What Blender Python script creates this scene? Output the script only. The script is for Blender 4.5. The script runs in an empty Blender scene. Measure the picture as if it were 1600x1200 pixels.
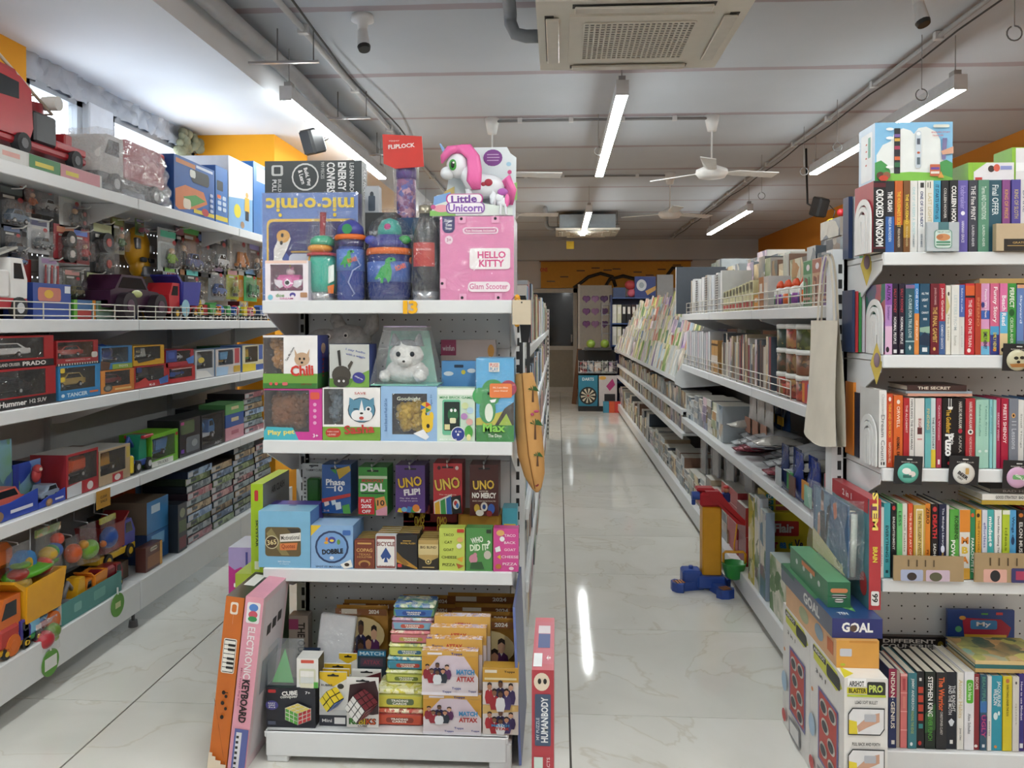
import bpy,math,random
from mathutils import Vector,Matrix
random.seed(7)
S=bpy.context.scene
COL=S.collection
# ---------------------------------------------------------------- camera
F_PX=1249.0;CAM_H=1.4
PITCH=math.radians(0.7);YAW=math.atan(72*math.cos(PITCH)/F_PX)
CYP=503+F_PX*math.tan(PITCH)
cam=bpy.data.cameras.new('camera');camo=bpy.data.objects.new('camera',cam);COL.objects.link(camo)
camo.location=(0,0,CAM_H);camo.rotation_euler=(math.pi/2-PITCH,0,YAW)
cam.sensor_width=36;cam.lens=F_PX*36/1600;cam.shift_y=-(600-CYP)/1600
cam.clip_start=0.02;cam.clip_end=100
S.camera=camo
# ---------------------------------------------------------------- world, exposure
W=bpy.data.worlds.new('overcast_sky');S.world=W;W.use_nodes=True
bg=W.node_tree.nodes['Background'];bg.inputs[0].default_value=(0.80,0.90,1.0,1);bg.inputs[1].default_value=7.0
S.view_settings.view_transform='Standard';S.view_settings.look='None'
S.view_settings.gamma=1;S.view_settings.use_curve_mapping=False
S.view_settings.exposure=0.0
LAMP_STRENGTH=62.0
S.cycles.max_bounces=8;S.cycles.diffuse_bounces=5;S.cycles.glossy_bounces=2;S.cycles.transparent_max_bounces=12;S.cycles.caustics_refractive=False
# ---------------------------------------------------------------- photo measure -> place
_f=Vector((-math.sin(YAW)*math.cos(PITCH),math.cos(YAW)*math.cos(PITCH),-math.sin(PITCH)))
_r=Vector((math.cos(YAW),math.sin(YAW),0));_u=_r.cross(_f)
def at(px,py,X=None,Y=None,Z=None):
 """world point on the plane X, Y or Z = const that the photograph shows at (px, py)"""
 d=_f+_r*((px-800)/F_PX)+_u*((CYP-py)/F_PX)
 t=X/d.x if X is not None else Y/d.y if Y is not None else(Z-CAM_H)/d.z
 return Vector((0,0,CAM_H))+d*t
 # ---------------------------------------------------------------- materials
_mc={}
def lin(h):
 if isinstance(h,(tuple,list)):return tuple(h[:3])+(1,)
 h=h.lstrip('#');h=h if len(h)==6 else ''.join(c*2 for c in h)
 o=[]
 for i in(0,2,4):
  c=int(h[i:i+2],16)/255
  o.append(c/12.92 if c<=.04045 else((c+.055)/1.055)**2.4)
 return tuple(o)+(1,)
def newmat(name):
 m=bpy.data.materials.new(name);m.use_nodes=True
 nt=m.node_tree;b=nt.nodes['Principled BSDF']
 return m,nt,b
def nd(nt,typ,**kw):
 n=nt.nodes.new(typ)
 for k,v in kw.items():
  if k in n.inputs:n.inputs[k].default_value=v
  else:setattr(n,k,v)
 return n
def M(col,rough=.45,metal=0,vary=.10,scale=18,bump=0,kind=None,spec=.5):
 """plain surface: base colour broken by a little procedural noise"""
 key=(col,rough,metal,vary,scale,bump,spec)
 if key in _mc:return _mc[key]
 m,nt,b=newmat('surface_%s'%str(col).strip('#'))
 b.inputs['Roughness'].default_value=rough;b.inputs['Metallic'].default_value=metal
 b.inputs['Specular IOR Level'].default_value=spec
 tc=nd(nt,'ShaderNodeTexCoord');nz=nd(nt,'ShaderNodeTexNoise',Scale=scale,Detail=3.0)
 nt.links.new(tc.outputs['Object'],nz.inputs['Vector'])
 mx=nd(nt,'ShaderNodeMix',data_type='RGBA');c=lin(col)
 mx.inputs[6].default_value=c;mx.inputs[7].default_value=tuple(x*(1-2*vary)for x in c[:3])+(1,)
 nt.links.new(nz.outputs['Fac'],mx.inputs[0]);nt.links.new(mx.outputs[2],b.inputs['Base Color'])
 if bump:
  bp=nd(nt,'ShaderNodeBump',Strength=bump,Distance=.01);nt.links.new(nz.outputs['Fac'],bp.inputs['Height'])
  nt.links.new(bp.outputs['Normal'],b.inputs['Normal'])
 _mc[key]=m;return m
def ART(cols,scale=25,rough=.4,soft=True,stretch=(1,1,1),key=None):
 """busy printed artwork: warped cells and clouds of a few colours, different on every object"""
 k=('art',tuple(cols),scale,rough,soft,stretch)
 if k in _mc:return _mc[k]
 m,nt,b=newmat('printed_art');b.inputs['Roughness'].default_value=rough
 tc=nd(nt,'ShaderNodeTexCoord');mp=nd(nt,'ShaderNodeMapping');mp.inputs['Scale'].default_value=stretch
 oi=nd(nt,'ShaderNodeObjectInfo')
 nt.links.new(tc.outputs['Object'],mp.inputs['Vector'])
 ml=nd(nt,'ShaderNodeMath',operation='MULTIPLY');ml.inputs[1].default_value=57.0
 nt.links.new(oi.outputs['Random'],ml.inputs[0])
 n1=nd(nt,'ShaderNodeTexNoise',Scale=scale*.6,Detail=4.0,noise_dimensions='4D');n1.noise_dimensions='4D'
 nt.links.new(mp.outputs[0],n1.inputs['Vector']);nt.links.new(ml.outputs[0],n1.inputs['W'])
 v=nd(nt,'ShaderNodeTexVoronoi',Scale=scale);v.voronoi_dimensions='4D'
 ad=nd(nt,'ShaderNodeMix',data_type='VECTOR');ad.inputs[0].default_value=.12
 nt.links.new(mp.outputs[0],ad.inputs[4]);nt.links.new(n1.outputs['Color'],ad.inputs[5])
 nt.links.new(ad.outputs[1],v.inputs['Vector']);nt.links.new(ml.outputs[0],v.inputs['W'])
 sp=nd(nt,'ShaderNodeSeparateColor');nt.links.new(v.outputs['Color'],sp.inputs[0])
 ff=nd(nt,'ShaderNodeMix',data_type='FLOAT');ff.inputs[0].default_value=.45 if soft else .15
 nt.links.new(sp.outputs[0],ff.inputs[2]);nt.links.new(n1.outputs['Fac'],ff.inputs[3])
 cr=nd(nt,'ShaderNodeValToRGB');el=cr.color_ramp.elements
 cr.color_ramp.interpolation='LINEAR' if soft else 'CONSTANT'
 n=len(cols)
 for i,c in enumerate(cols):
  pos=.18+.64*i/max(1,n-1)
  e=el[i]if i<2 else el.new(pos)
  e.position=pos;e.color=lin(c)
 nt.links.new(ff.outputs[0],cr.inputs[0]);nt.links.new(cr.outputs[0],b.inputs['Base Color'])
 _mc[k]=m;return m
def FILM(tint='#ffffff',gloss=.10,crinkle=.6,key=0,haze=.05):
 """thin clear plastic: see-through with crinkled highlights"""
 k=('film',tint,gloss,crinkle,haze)
 if k in _mc:return _mc[k]
 m=bpy.data.materials.new('clear_plastic_film');m.use_nodes=True;nt=m.node_tree;nt.nodes.clear()
 out=nd(nt,'ShaderNodeOutputMaterial');tr=nd(nt,'ShaderNodeBsdfTransparent');tr.inputs[0].default_value=lin(tint)
 gl=nd(nt,'ShaderNodeBsdfGlossy');gl.inputs['Roughness'].default_value=.07
 df=nd(nt,'ShaderNodeBsdfDiffuse');df.inputs[0].default_value=(.85,.87,.9,1)
 tc=nd(nt,'ShaderNodeTexCoord');nz=nd(nt,'ShaderNodeTexNoise',Scale=11.0,Detail=3.0,Distortion=2.5)
 nt.links.new(tc.outputs['Object'],nz.inputs['Vector'])
 if crinkle:
  bp=nd(nt,'ShaderNodeBump',Strength=crinkle,Distance=.09);nt.links.new(nz.outputs['Fac'],bp.inputs['Height'])
  nt.links.new(bp.outputs['Normal'],gl.inputs['Normal'])
 m1=nd(nt,'ShaderNodeMixShader');m1.inputs[0].default_value=gloss
 nt.links.new(tr.outputs[0],m1.inputs[1]);nt.links.new(gl.outputs[0],m1.inputs[2])
 m2=nd(nt,'ShaderNodeMixShader');m2.inputs[0].default_value=haze
 nt.links.new(m1.outputs[0],m2.inputs[1]);nt.links.new(df.outputs[0],m2.inputs[2])
 nt.links.new(m2.outputs[0],out.inputs[0]);_mc[k]=m;return m
def LAMP(strength,col=(.955,1,.985)):
 k=('lamp',strength)
 if k in _mc:return _mc[k]
 m,nt,b=newmat('lit_diffuser');b.inputs['Emission Color'].default_value=tuple(col)+(1,)
 b.inputs['Emission Strength'].default_value=strength;_mc[k]=m;return m
def peg_material(col,pitch=.04,r=.0042):
 """punched steel panel: rows of round holes too small to cut one by one"""
 k=('peg',col,pitch)
 if k in _mc:return _mc[k]
 m,nt,b=newmat('pegboard_steel');b.inputs['Roughness'].default_value=.4
 tc=nd(nt,'ShaderNodeTexCoord');sx=nd(nt,'ShaderNodeSeparateXYZ');nt.links.new(tc.outputs['Object'],sx.inputs[0])
 sq=[]
 for o,p in((0,pitch),(2,pitch)):
  a=nd(nt,'ShaderNodeMath',operation='PINGPONG');a.inputs[1].default_value=p/2
  nt.links.new(sx.outputs[o],a.inputs[0])
  q=nd(nt,'ShaderNodeMath',operation='POWER');q.inputs[1].default_value=2;nt.links.new(a.outputs[0],q.inputs[0]);sq.append(q)
 ad=nd(nt,'ShaderNodeMath',operation='ADD');nt.links.new(sq[0].outputs[0],ad.inputs[0]);nt.links.new(sq[1].outputs[0],ad.inputs[1])
 lt=nd(nt,'ShaderNodeMath',operation='LESS_THAN');lt.inputs[1].default_value=r*r;nt.links.new(ad.outputs[0],lt.inputs[0])
 mx=nd(nt,'ShaderNodeMix',data_type='RGBA');mx.inputs[6].default_value=lin(col);mx.inputs[7].default_value=(.01,.01,.01,1)
 nt.links.new(lt.outputs[0],mx.inputs[0]);nt.links.new(mx.outputs[2],b.inputs['Base Color']);_mc[k]=m;return m
def fur(col,col2=None):
 return M(col,.9,0,.25,60,.6,spec=.1)
 # ---------------------------------------------------------------- mesh building
class MB:
 def __init__(s):s.v=[];s.f=[];s.mi=[];s.mats=[];s.sm=[]
 def slot(s,m):
  if isinstance(m,str):m=M(m)
  if m not in s.mats:s.mats.append(m)
  return s.mats.index(m)
 def add(s,vs,fs,m,smooth=False):
  o=len(s.v);i=s.slot(m);s.v+=[tuple(v)for v in vs]
  for f in fs:s.f.append(tuple(o+k for k in f));s.mi.append(i);s.sm.append(smooth)
  return s
 def box(s,x0,x1,y0,y1,z0,z1,m,faces=None):
  """faces: optional {'f','b','l','r','t','u'} -> material (front -y, back, left -x, right, top, under)"""
  vs=[(x0,y0,z0),(x1,y0,z0),(x1,y1,z0),(x0,y1,z0),(x0,y0,z1),(x1,y0,z1),(x1,y1,z1),(x0,y1,z1)]
  Q={'f':(0,1,5,4),'b':(2,3,7,6),'l':(3,0,4,7),'r':(1,2,6,5),'t':(4,5,6,7),'u':(3,2,1,0)}
  if not faces:return s.add(vs,list(Q.values()),m)
  for k,q in Q.items():s.add([vs[i]for i in q],[(0,1,2,3)],faces.get(k,m))
  return s
 def cbox(s,x0,x1,y0,y1,z0,z1,m,c=.004,smooth=True):
  """box with chamfered edges"""
  c=min(c,(x1-x0)*.49,(y1-y0)*.49,(z1-z0)*.49)
  V=[];idx={}
  for ix in(0,1):
   for iy in(0,1):
    for iz in(0,1):
     for ax in(0,1,2):
      p=[x1 if ix else x0,y1 if iy else y0,z1 if iz else z0]
      for k,i in enumerate((ix,iy,iz)):
       if k!=ax:p[k]+=-c if i else c
      idx[ix,iy,iz,ax]=len(V);V.append(p)
  Fs=[]
  for ax in range(3):
   o=[k for k in range(3)if k!=ax]
   for sd in(0,1):
    q=[]
    for a,b2 in((0,0),(1,0),(1,1),(0,1)):
     t=[0,0,0];t[ax]=sd;t[o[0]]=a;t[o[1]]=b2;q.append(idx[tuple(t)+(ax,)])
    Fs.append(q if(sd==1)!=(ax==1)else q[::-1])
  for ax in range(3):
   o=[k for k in range(3)if k!=ax]
   for a in(0,1):
    for b2 in(0,1):
     t0=[0,0,0];t0[o[0]]=a;t0[o[1]]=b2;t1=list(t0);t1[ax]=1
     q=[idx[tuple(t0)+(o[0],)],idx[tuple(t1)+(o[0],)],idx[tuple(t1)+(o[1],)],idx[tuple(t0)+(o[1],)]]
     Fs.append(q)
  for t in[(a,b2,c2)for a in(0,1)for b2 in(0,1)for c2 in(0,1)]:
   Fs.append([idx[t+(k,)]for k in range(3)])
  return s.add(V,Fs,m)
 def prism(s,poly,a,b,m,axis='y',side=None):
  """poly in the two other axes (x,z for y; y,z for x; x,y for z) swept from a to b"""
  def P(p,t):return(p[0],t,p[1])if axis=='y' else(t,p[0],p[1])if axis=='x' else(p[0],p[1],t)
  n=len(poly);vs=[P(p,a)for p in poly]+[P(p,b)for p in poly]
  s.add(vs,[tuple(range(n))[::-1],tuple(range(n,2*n))],m)
  return s.add(vs,[(i,(i+1)%n,n+(i+1)%n,n+i)for i in range(n)],side or m)
 def cyl(s,p0,p1,r0,r1=None,n=14,m='#888',caps=True,smooth=True):
  r1=r0 if r1 is None else r1;p0=Vector(p0);p1=Vector(p1);d=(p1-p0).normalized()
  a=d.orthogonal().normalized();b=d.cross(a)
  vs=[p0+(a*math.cos(2*math.pi*i/n)+b*math.sin(2*math.pi*i/n))*r0 for i in range(n)]
  vs+=[p1+(a*math.cos(2*math.pi*i/n)+b*math.sin(2*math.pi*i/n))*r1 for i in range(n)]
  s.add(vs,[(i,(i+1)%n,n+(i+1)%n,n+i)for i in range(n)],m,smooth)
  if caps:s.add(vs,[tuple(range(n))[::-1],tuple(range(n,2*n))],m)
  return s
 def tube(s,pts,r,m,n=7):
  pts=[Vector(p)for p in pts];rings=[];vs=[]
  rr=r if isinstance(r,(list,tuple))else[r]*len(pts)
  ref=None
  for i,p in enumerate(pts):
   d=(pts[min(i+1,len(pts)-1)]-pts[max(i-1,0)]).normalized()
   a=d.orthogonal().normalized()if ref is None else(ref-d*ref.dot(d)).normalized()
   ref=a;b=d.cross(a)
   vs+=[p+(a*math.cos(2*math.pi*k/n)+b*math.sin(2*math.pi*k/n))*rr[i]for k in range(n)]
  fs=[(i*n+k,i*n+(k+1)%n,(i+1)*n+(k+1)%n,(i+1)*n+k)for i in range(len(pts)-1)for k in range(n)]
  fs+=[tuple(range(n))[::-1],tuple(range(len(vs)-n,len(vs)))]
  return s.add(vs,fs,m,True)
 def lathe(s,prof,m,n=20,c=(0,0,0),sx=1,sy=1):
  vs=[(c[0]+sx*r*math.cos(2*math.pi*k/n),c[1]+sy*r*math.sin(2*math.pi*k/n),c[2]+z)for r,z in prof for k in range(n)]
  fs=[(i*n+k,i*n+(k+1)%n,(i+1)*n+(k+1)%n,(i+1)*n+k)for i in range(len(prof)-1)for k in range(n)]
  fs+=[tuple(range(n))[::-1],tuple(range(len(vs)-n,len(vs)))]
  return s.add(vs,fs,m,True)
 def ball(s,c,r,m,n=14,k=9,rot=None):
  rx,ry,rz=(r,r,r)if not isinstance(r,(tuple,list))else r
  vs=[];R=rot.to_matrix()if rot else None
  for i in range(1,k):
   th=math.pi*i/k
   for j in range(n):
    ph=2*math.pi*j/n;vs.append(Vector((rx*math.sin(th)*math.cos(ph),ry*math.sin(th)*math.sin(ph),rz*math.cos(th))))
  vs+=[Vector((0,0,rz)),Vector((0,0,-rz))]
  if R:vs=[R@v for v in vs]
  vs=[v+Vector(c)for v in vs];t=len(vs)-2
  fs=[(i*n+j,(i+1)*n+j,(i+1)*n+(j+1)%n,i*n+(j+1)%n)for i in range(k-2)for j in range(n)]
  fs+=[(t,j,(j+1)%n)for j in range(n)]+[(t+1,(k-2)*n+(j+1)%n,(k-2)*n+j)for j in range(n)]
  return s.add(vs,fs,m,True)
 def grid(s,fn,nu,nv,m,smooth=True):
  vs=[fn(i/nu,j/nv)for j in range(nv+1)for i in range(nu+1)];w=nu+1
  return s.add(vs,[(j*w+i,j*w+i+1,(j+1)*w+i+1,(j+1)*w+i)for j in range(nv)for i in range(nu)],m,smooth)
 def mesh(s,name):
  me=bpy.data.meshes.new(name);me.from_pydata(s.v,[],s.f)
  for m in s.mats:me.materials.append(m)
  me.polygons.foreach_set('material_index',s.mi);me.polygons.foreach_set('use_smooth',s.sm);me.update();return me
 def obj(s,name,parent=None,loc=None,rot=None,**tags):
  o=bpy.data.objects.new(name,s.mesh(name));COL.objects.link(o)
  if parent:o.parent=parent
  if loc is not None:o.location=loc
  if rot is not None:o.rotation_euler=rot
  for k,v in tags.items():o[k]=v
  return o
def place(o,loc,rz=0,label=None,cat=None,group=None,kind=None,rot=None):
 o.location=loc;o.rotation_euler=rot if rot else(0,0,rz)
 for k,v in(('label',label),('category',cat),('group',group),('kind',kind)):
  if v:o[k]=v
 return o
def thing(name,label,cat,loc=(0,0,0),rz=0,group=None,rot=None):
 o=bpy.data.objects.new(name,None);o.empty_display_size=.05;COL.objects.link(o)
 return place(o,loc,rz,label,cat,group,rot=rot)
def struct(mb,name,parent=None):
 o=mb.obj(name,parent)
 if not parent:o['kind']='structure'
 return o
def dup(root,loc,rz=0,label=None,group=None,rot=None):
 r=root.copy();COL.objects.link(r);place(r,loc,rz,label,None,group,rot=rot)
 def kids(a,b):
  for ch in a.children:
   c=ch.copy();COL.objects.link(c);c.parent=b;kids(ch,c)
 kids(root,r);return r
ORD=['nearest','second','third','fourth','fifth','sixth','seventh','eighth','ninth','tenth','eleventh','twelfth','thirteenth','fourteenth','fifteenth','sixteenth','seventeenth','eighteenth','nineteenth','twentieth']
def nth(i,first='first'):
 if i==0:return first
 if i<20:return ORD[i]
 t={2:'twenty',3:'thirty',4:'forty',5:'fifty',6:'sixty',7:'seventy',8:'eighty',9:'ninety'}[min(9,(i+1)//10)]
 k=(i+1)%10
 return(t[:-1]+'ieth')if k==0 else t+'-'+['','first'][k]if k==1 else t+'-'+ORD[k-1]
 # ---------------------------------------------------------------- flat print: lettering and shapes on a face
_tc={}
def glyphs(txt,bold):
 k=(txt,bold)
 if k not in _tc:
  cu=bpy.data.curves.new('t','FONT');cu.body=txt;cu.resolution_u=2;cu.offset=bold;cu.fill_mode='FRONT'
  o=bpy.data.objects.new('t',cu);me=bpy.data.meshes.new_from_object(o)
  vs=[tuple(v.co[:2])for v in me.vertices];fs=[tuple(p.vertices)for p in me.polygons]
  bpy.data.objects.remove(o);bpy.data.curves.remove(cu);bpy.data.meshes.remove(me)
  if vs:
   x0=min(v[0]for v in vs);x1=max(v[0]for v in vs);y0=min(v[1]for v in vs);y1=max(v[1]for v in vs)
   vs=[((x-x0)/max(1e-6,x1-x0)-.5,(y-y0)/max(1e-6,y1-y0)-.5)for x,y in vs]
  _tc[k]=(vs,fs)
 return _tc[k]
def frame(w,d,h,side='f'):
 """origin at the top left of a face as its viewer sees it, right vector, down vector, outward normal, size"""
 X=Vector((1,0,0));Y=Vector((0,1,0));Z=Vector((0,0,1));a=w/2
 return{'f':(Vector((-a,0,h)),X,-Z,-Y,w,h),'r':(Vector((a,0,h)),Y,-Z,X,d,h),'l':(Vector((-a,d,h)),-Y,-Z,-X,d,h),'t':(Vector((-a,d,h)),X,-Y,Z,w,d)}[side]
def paint(art,let,fr,items,e0=.0006,de=.00025):
 """items use 0..1 face coordinates, y down.  r rect, R rounded rect, e ellipse, p polygon, t text"""
 O,U,D,N,w,h=fr
 P=lambda x,y,e:O+U*(x*w)+D*(y*h)+N*e
 for i,it in enumerate(items):
  e=e0+de*i;k=it[0]
  if k=='r':pts=[(it[1],it[2]),(it[1],it[4]),(it[3],it[4]),(it[3],it[2])];c=it[5]
  elif k=='R':
   x0,y0,x1,y1,rr,c=it[1:7];rx=rr;ry=rr*w/h;pts=[]
   for cx,cy,a0 in((x0+rx,y0+ry,270),(x0+rx,y1-ry,180),(x1-rx,y1-ry,90),(x1-rx,y0+ry,0)):
    for s in range(5):
     t=math.radians(a0-s*22.5);pts.append((cx+rx*math.cos(t),cy+ry*math.sin(t)))
  elif k=='e':
   cx,cy,rx,ry,c=it[1:6];n=18;pts=[(cx+rx*math.cos(-2*math.pi*s/n),cy+ry*math.sin(-2*math.pi*s/n))for s in range(n)]
  elif k=='p':pts,c=it[1],it[2]
  if k!='t':
   art.add([P(x,y,e)for x,y in pts],[tuple(range(len(pts)))],c)
   continue
  _,txt,cx,cy,tw,th,c=it[:7];rot=math.radians(it[7])if len(it)>7 else 0;bold=it[8]if len(it)>8 else .012
  vs,fs=glyphs(txt,bold);out=[]
  ca,sa=math.cos(rot),math.sin(rot)
  for x,y in vs:
   X=x*tw;Y=-y*th
   out.append(O+U*(cx*w+X*ca-Y*sa)+D*(cy*h+X*sa+Y*ca)+N*e)
  let.add(out,fs,c)
def T(txt,cx,cy,tw,th,c,rot=0,bold=.012):return('t',txt,cx,cy,tw,th,c,rot,bold)
def scaled(items,w,h):
 """text sizes given as fractions of the face -> metres"""
 out=[]
 for it in items:
  if it[0]=='t':
   it=list(it);r=abs((it[7]if len(it)>7 else 0))%180
   if 45<r<135:it[4]*=h;it[5]*=w
   else:it[4]*=w;it[5]*=h
   it=tuple(it)
  out.append(it)
 return out
def prints(root,dims,faces,name='printed_artwork'):
 w,d,h=dims;art,let=MB(),MB()
 for side,items in faces.items():
  fr=frame(w,d,h,side);paint(art,let,fr,scaled(items,fr[4],fr[5]))
 if art.f:art.obj(name,root)
 if let.f:let.obj('lettering',root)
def carton(name,label,cat,dims,loc,rz=0,col='#888',side=None,top=None,faces=None,group=None,rot=None,rough=.35,lid=False,wrap=False):
 w,d,h=dims;side=side or col;top=top or side
 g=lambda c:M(c,rough)if isinstance(c,str)else c
 mb=MB();mb.box(-w/2,w/2,0,d,0,h,g(col),{'f':g(col),'l':g(side),'r':g(side),'t':g(top),'u':g(side),'b':g(col)})
 if not faces and not wrap:
  o=mb.obj(name);return place(o,loc,rz,label,cat,group,rot=rot)
 t=thing(name,label,cat,loc,rz,group,rot);prints(mb.obj('box_body',t),dims,faces or{})
 if wrap:
  e=.003;f=MB();f.box(-w/2-e,w/2+e,-e,d+e,-.0,h+e,FILM(gloss=.07,crinkle=.35,haze=.02));f.obj('shrink_wrap',t)
 return t
def wbox(name,label,cat,dims,loc,rz=0,col='#888',side=None,top=None,win=(.1,.1,.9,.7),faces=None,inside='#333',toy=None,group=None,rot=None,backart=None,topwin=False,rough=.35,film=True):
 """window box: front panel with an opening, clear film, a back card and the toy inside"""
 w,d,h=dims;side=side or col;top=top or side;g=lambda c:M(c,rough)if isinstance(c,str)else c
 x0,y0,x1,y1=-w/2+win[0]*w,h-win[3]*h,-w/2+win[2]*w,h-win[1]*h;t_=.003
 t=thing(name,label,cat,loc,rz,group,rot);mb=MB();a=w/2
 fm=g(col)
 if y1<h-1e-4:mb.box(-a,a,0,t_,y1,h,fm)
 if y0>1e-4:mb.box(-a,a,0,t_,0,y0,fm)
 if x0>-a+1e-4:mb.box(-a,x0,0,t_,max(y0,0),min(y1,h),fm)
 if x1<a-1e-4:mb.box(x1,a,0,t_,max(y0,0),min(y1,h),fm)
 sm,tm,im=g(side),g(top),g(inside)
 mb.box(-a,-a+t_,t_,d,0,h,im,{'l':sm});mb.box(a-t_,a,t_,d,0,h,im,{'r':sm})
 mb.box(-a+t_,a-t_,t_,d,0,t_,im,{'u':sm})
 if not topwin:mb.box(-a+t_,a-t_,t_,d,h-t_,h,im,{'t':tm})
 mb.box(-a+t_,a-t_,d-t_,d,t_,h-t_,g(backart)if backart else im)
 bb=mb.obj('box_body',t)
 if film:
  f=MB();f.box(x0,x1,.0012,.0018,y0,y1,FILM(gloss=.06,crinkle=.25,haze=.02));f.obj('window_film',t)
 if faces:prints(bb,dims,faces)
 if toy:toy(t,(x0,x1,d,y0,y1))
 return t
 # ================================================================ the room
WHITE=M('#dcdde0',.38,vary=.04);SHELF=M('#dadcdd',.35,vary=.03);STEEL=M('#b9babd',.35,.6,vary=.05)
DARK=M('#1a1a1c',.5);GREYP=M('#9b9a98',.5,vary=.05)
XL,XR,YB,YF,ZC=-2.61,3.86,16.05,-5.0,3.0
SOF=2.75;SOFX=-1.70;BEAMX=2.9
def plaster(col,name,stripes=False,dirt=.08):
 m,nt,b=newmat(name);b.inputs['Roughness'].default_value=.85
 tc=nd(nt,'ShaderNodeTexCoord');n=nd(nt,'ShaderNodeTexNoise',Scale=1.7,Detail=6.0);nt.links.new(tc.outputs['Object'],n.inputs['Vector'])
 mx=nd(nt,'ShaderNodeMix',data_type='RGBA');c=lin(col);mx.inputs[6].default_value=c;mx.inputs[7].default_value=tuple(v*(1-2*dirt)for v in c[:3])+(1,)
 nt.links.new(n.outputs['Fac'],mx.inputs[0]);last=mx.outputs[2]
 if stripes:
  sx=nd(nt,'ShaderNodeSeparateXYZ');nt.links.new(tc.outputs['Object'],sx.inputs[0])
  ad=nd(nt,'ShaderNodeMath',operation='ADD');ad.inputs[1].default_value=.35;nt.links.new(sx.outputs[1],ad.inputs[0])
  pp=nd(nt,'ShaderNodeMath',operation='PINGPONG');pp.inputs[1].default_value=.55;nt.links.new(ad.outputs[0],pp.inputs[0])
  n2=nd(nt,'ShaderNodeTexNoise',Scale=2.2,Detail=3.0);nt.links.new(tc.outputs['Object'],n2.inputs['Vector'])
  a2=nd(nt,'ShaderNodeMath',operation='MULTIPLY_ADD');a2.inputs[1].default_value=.05;a2.inputs[2].default_value=.012;nt.links.new(n2.outputs['Fac'],a2.inputs[0])
  lt=nd(nt,'ShaderNodeMath',operation='LESS_THAN');nt.links.new(pp.outputs[0],lt.inputs[0]);nt.links.new(a2.outputs[0],lt.inputs[1])
  f2=nd(nt,'ShaderNodeMath',operation='MULTIPLY');nt.links.new(lt.outputs[0],f2.inputs[0]);f2.inputs[1].default_value=.8
  m2=nd(nt,'ShaderNodeMix',data_type='RGBA');m2.inputs[7].default_value=lin('#97888c');nt.links.new(f2.outputs[0],m2.inputs[0]);nt.links.new(last,m2.inputs[6]);last=m2.outputs[2]
 nt.links.new(last,b.inputs['Base Color'])
 bp=nd(nt,'ShaderNodeBump',Strength=.15,Distance=.02);nt.links.new(n.outputs['Fac'],bp.inputs['Height']);nt.links.new(bp.outputs['Normal'],b.inputs['Normal'])
 return m
CEIL=plaster('#b7bdc4','ceiling_plaster',True);WALLM=plaster('#c9c8c9','wall_plaster');SOFM=plaster('#dfe2e6','soffit_plaster')
YEL=plaster('#eaa21c','yellow_paint',dirt=.04);ORA=plaster('#c27a1c','orange_paint',dirt=.05)
def marble():
 m,nt,b=newmat('polished_tile');b.inputs['Roughness'].default_value=.09;b.inputs['Specular IOR Level'].default_value=.55
 tc=nd(nt,'ShaderNodeTexCoord');oi=nd(nt,'ShaderNodeObjectInfo')
 ml=nd(nt,'ShaderNodeMath',operation='MULTIPLY');ml.inputs[1].default_value=31.0;nt.links.new(oi.outputs['Random'],ml.inputs[0])
 n=nd(nt,'ShaderNodeTexNoise',Scale=1.6,Detail=7.0,Distortion=1.2);n.noise_dimensions='4D'
 nt.links.new(tc.outputs['Object'],n.inputs['Vector']);nt.links.new(ml.outputs[0],n.inputs['W'])
 cr=nd(nt,'ShaderNodeValToRGB');e=cr.color_ramp.elements
 e[0].position=.32;e[0].color=lin('#d3d1c9');e[1].position=.62;e[1].color=lin('#e0ded7')
 x=e.new(.495);x.color=lin('#dad8d0');x=e.new(.505);x.color=lin('#cfcabd');x=e.new(.515);x.color=lin('#dcdad2')
 nt.links.new(n.outputs['Fac'],cr.inputs[0]);nt.links.new(cr.outputs[0],b.inputs['Base Color'])
 n3=nd(nt,'ShaderNodeTexNoise',Scale=3.0,Detail=4.0);nt.links.new(tc.outputs['Object'],n3.inputs['Vector'])
 mr=nd(nt,'ShaderNodeMapRange');mr.inputs[3].default_value=.03;mr.inputs[4].default_value=.09;nt.links.new(n3.outputs['Fac'],mr.inputs[0]);nt.links.new(mr.outputs[0],b.inputs['Roughness'])
 return m
TILE=marble()
fl=MB();fl.box(XL-.3,XR+.3,YF-.3,YB+.3,-.2,-.004,M('#55504a',.9));floor=struct(fl,'floor')
tm=MB();tm.box(.0035,1.5965,.0015,.7985,-.0039,0,TILE);tme=tm.mesh('floor_tile')
for i in range(-2,4):
 for j in range(-10,17):
  o=bpy.data.objects.new('floor_tile',tme);COL.objects.link(o);o.parent=floor;o.location=(.041+1.6*i,2.846+.8*j,0)
b=MB();b.box(SOFX,XR+.3,YF-.3,YB+.3,ZC,ZC+.2,CEIL);struct(b,'ceiling')
b=MB();b.box(XL-.2,SOFX,YF-.2,YB+.2,SOF,ZC+.2,SOFM)
struct(b,'trim_1')
b=MB();b.box(SOFX,XR,15.7,YB,2.62,ZC,CEIL);struct(b,'trim_2')
b=MB();b.box(XL-.06,XL,YF,3.80,0,2.54,WALLM);b.box(XL-.06,XL,YF,3.80,2.54,SOF,YEL);b.box(XL-.06,XL,5.64,YB,0,SOF,YEL)
struct(b,'wall_left')
b=MB();b.box(XL,-2.04,5.66,6.42,0,SOF,YEL);struct(b,'wall_pier')
b=MB();b.box(XR,XR+.25,YF,YB,0,ZC,ORA);struct(b,'wall_right')
b=MB();b.box(XL-.25,XR+.25,YB,YB+.25,0,ZC,WALLM);struct(b,'wall_back')
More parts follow.
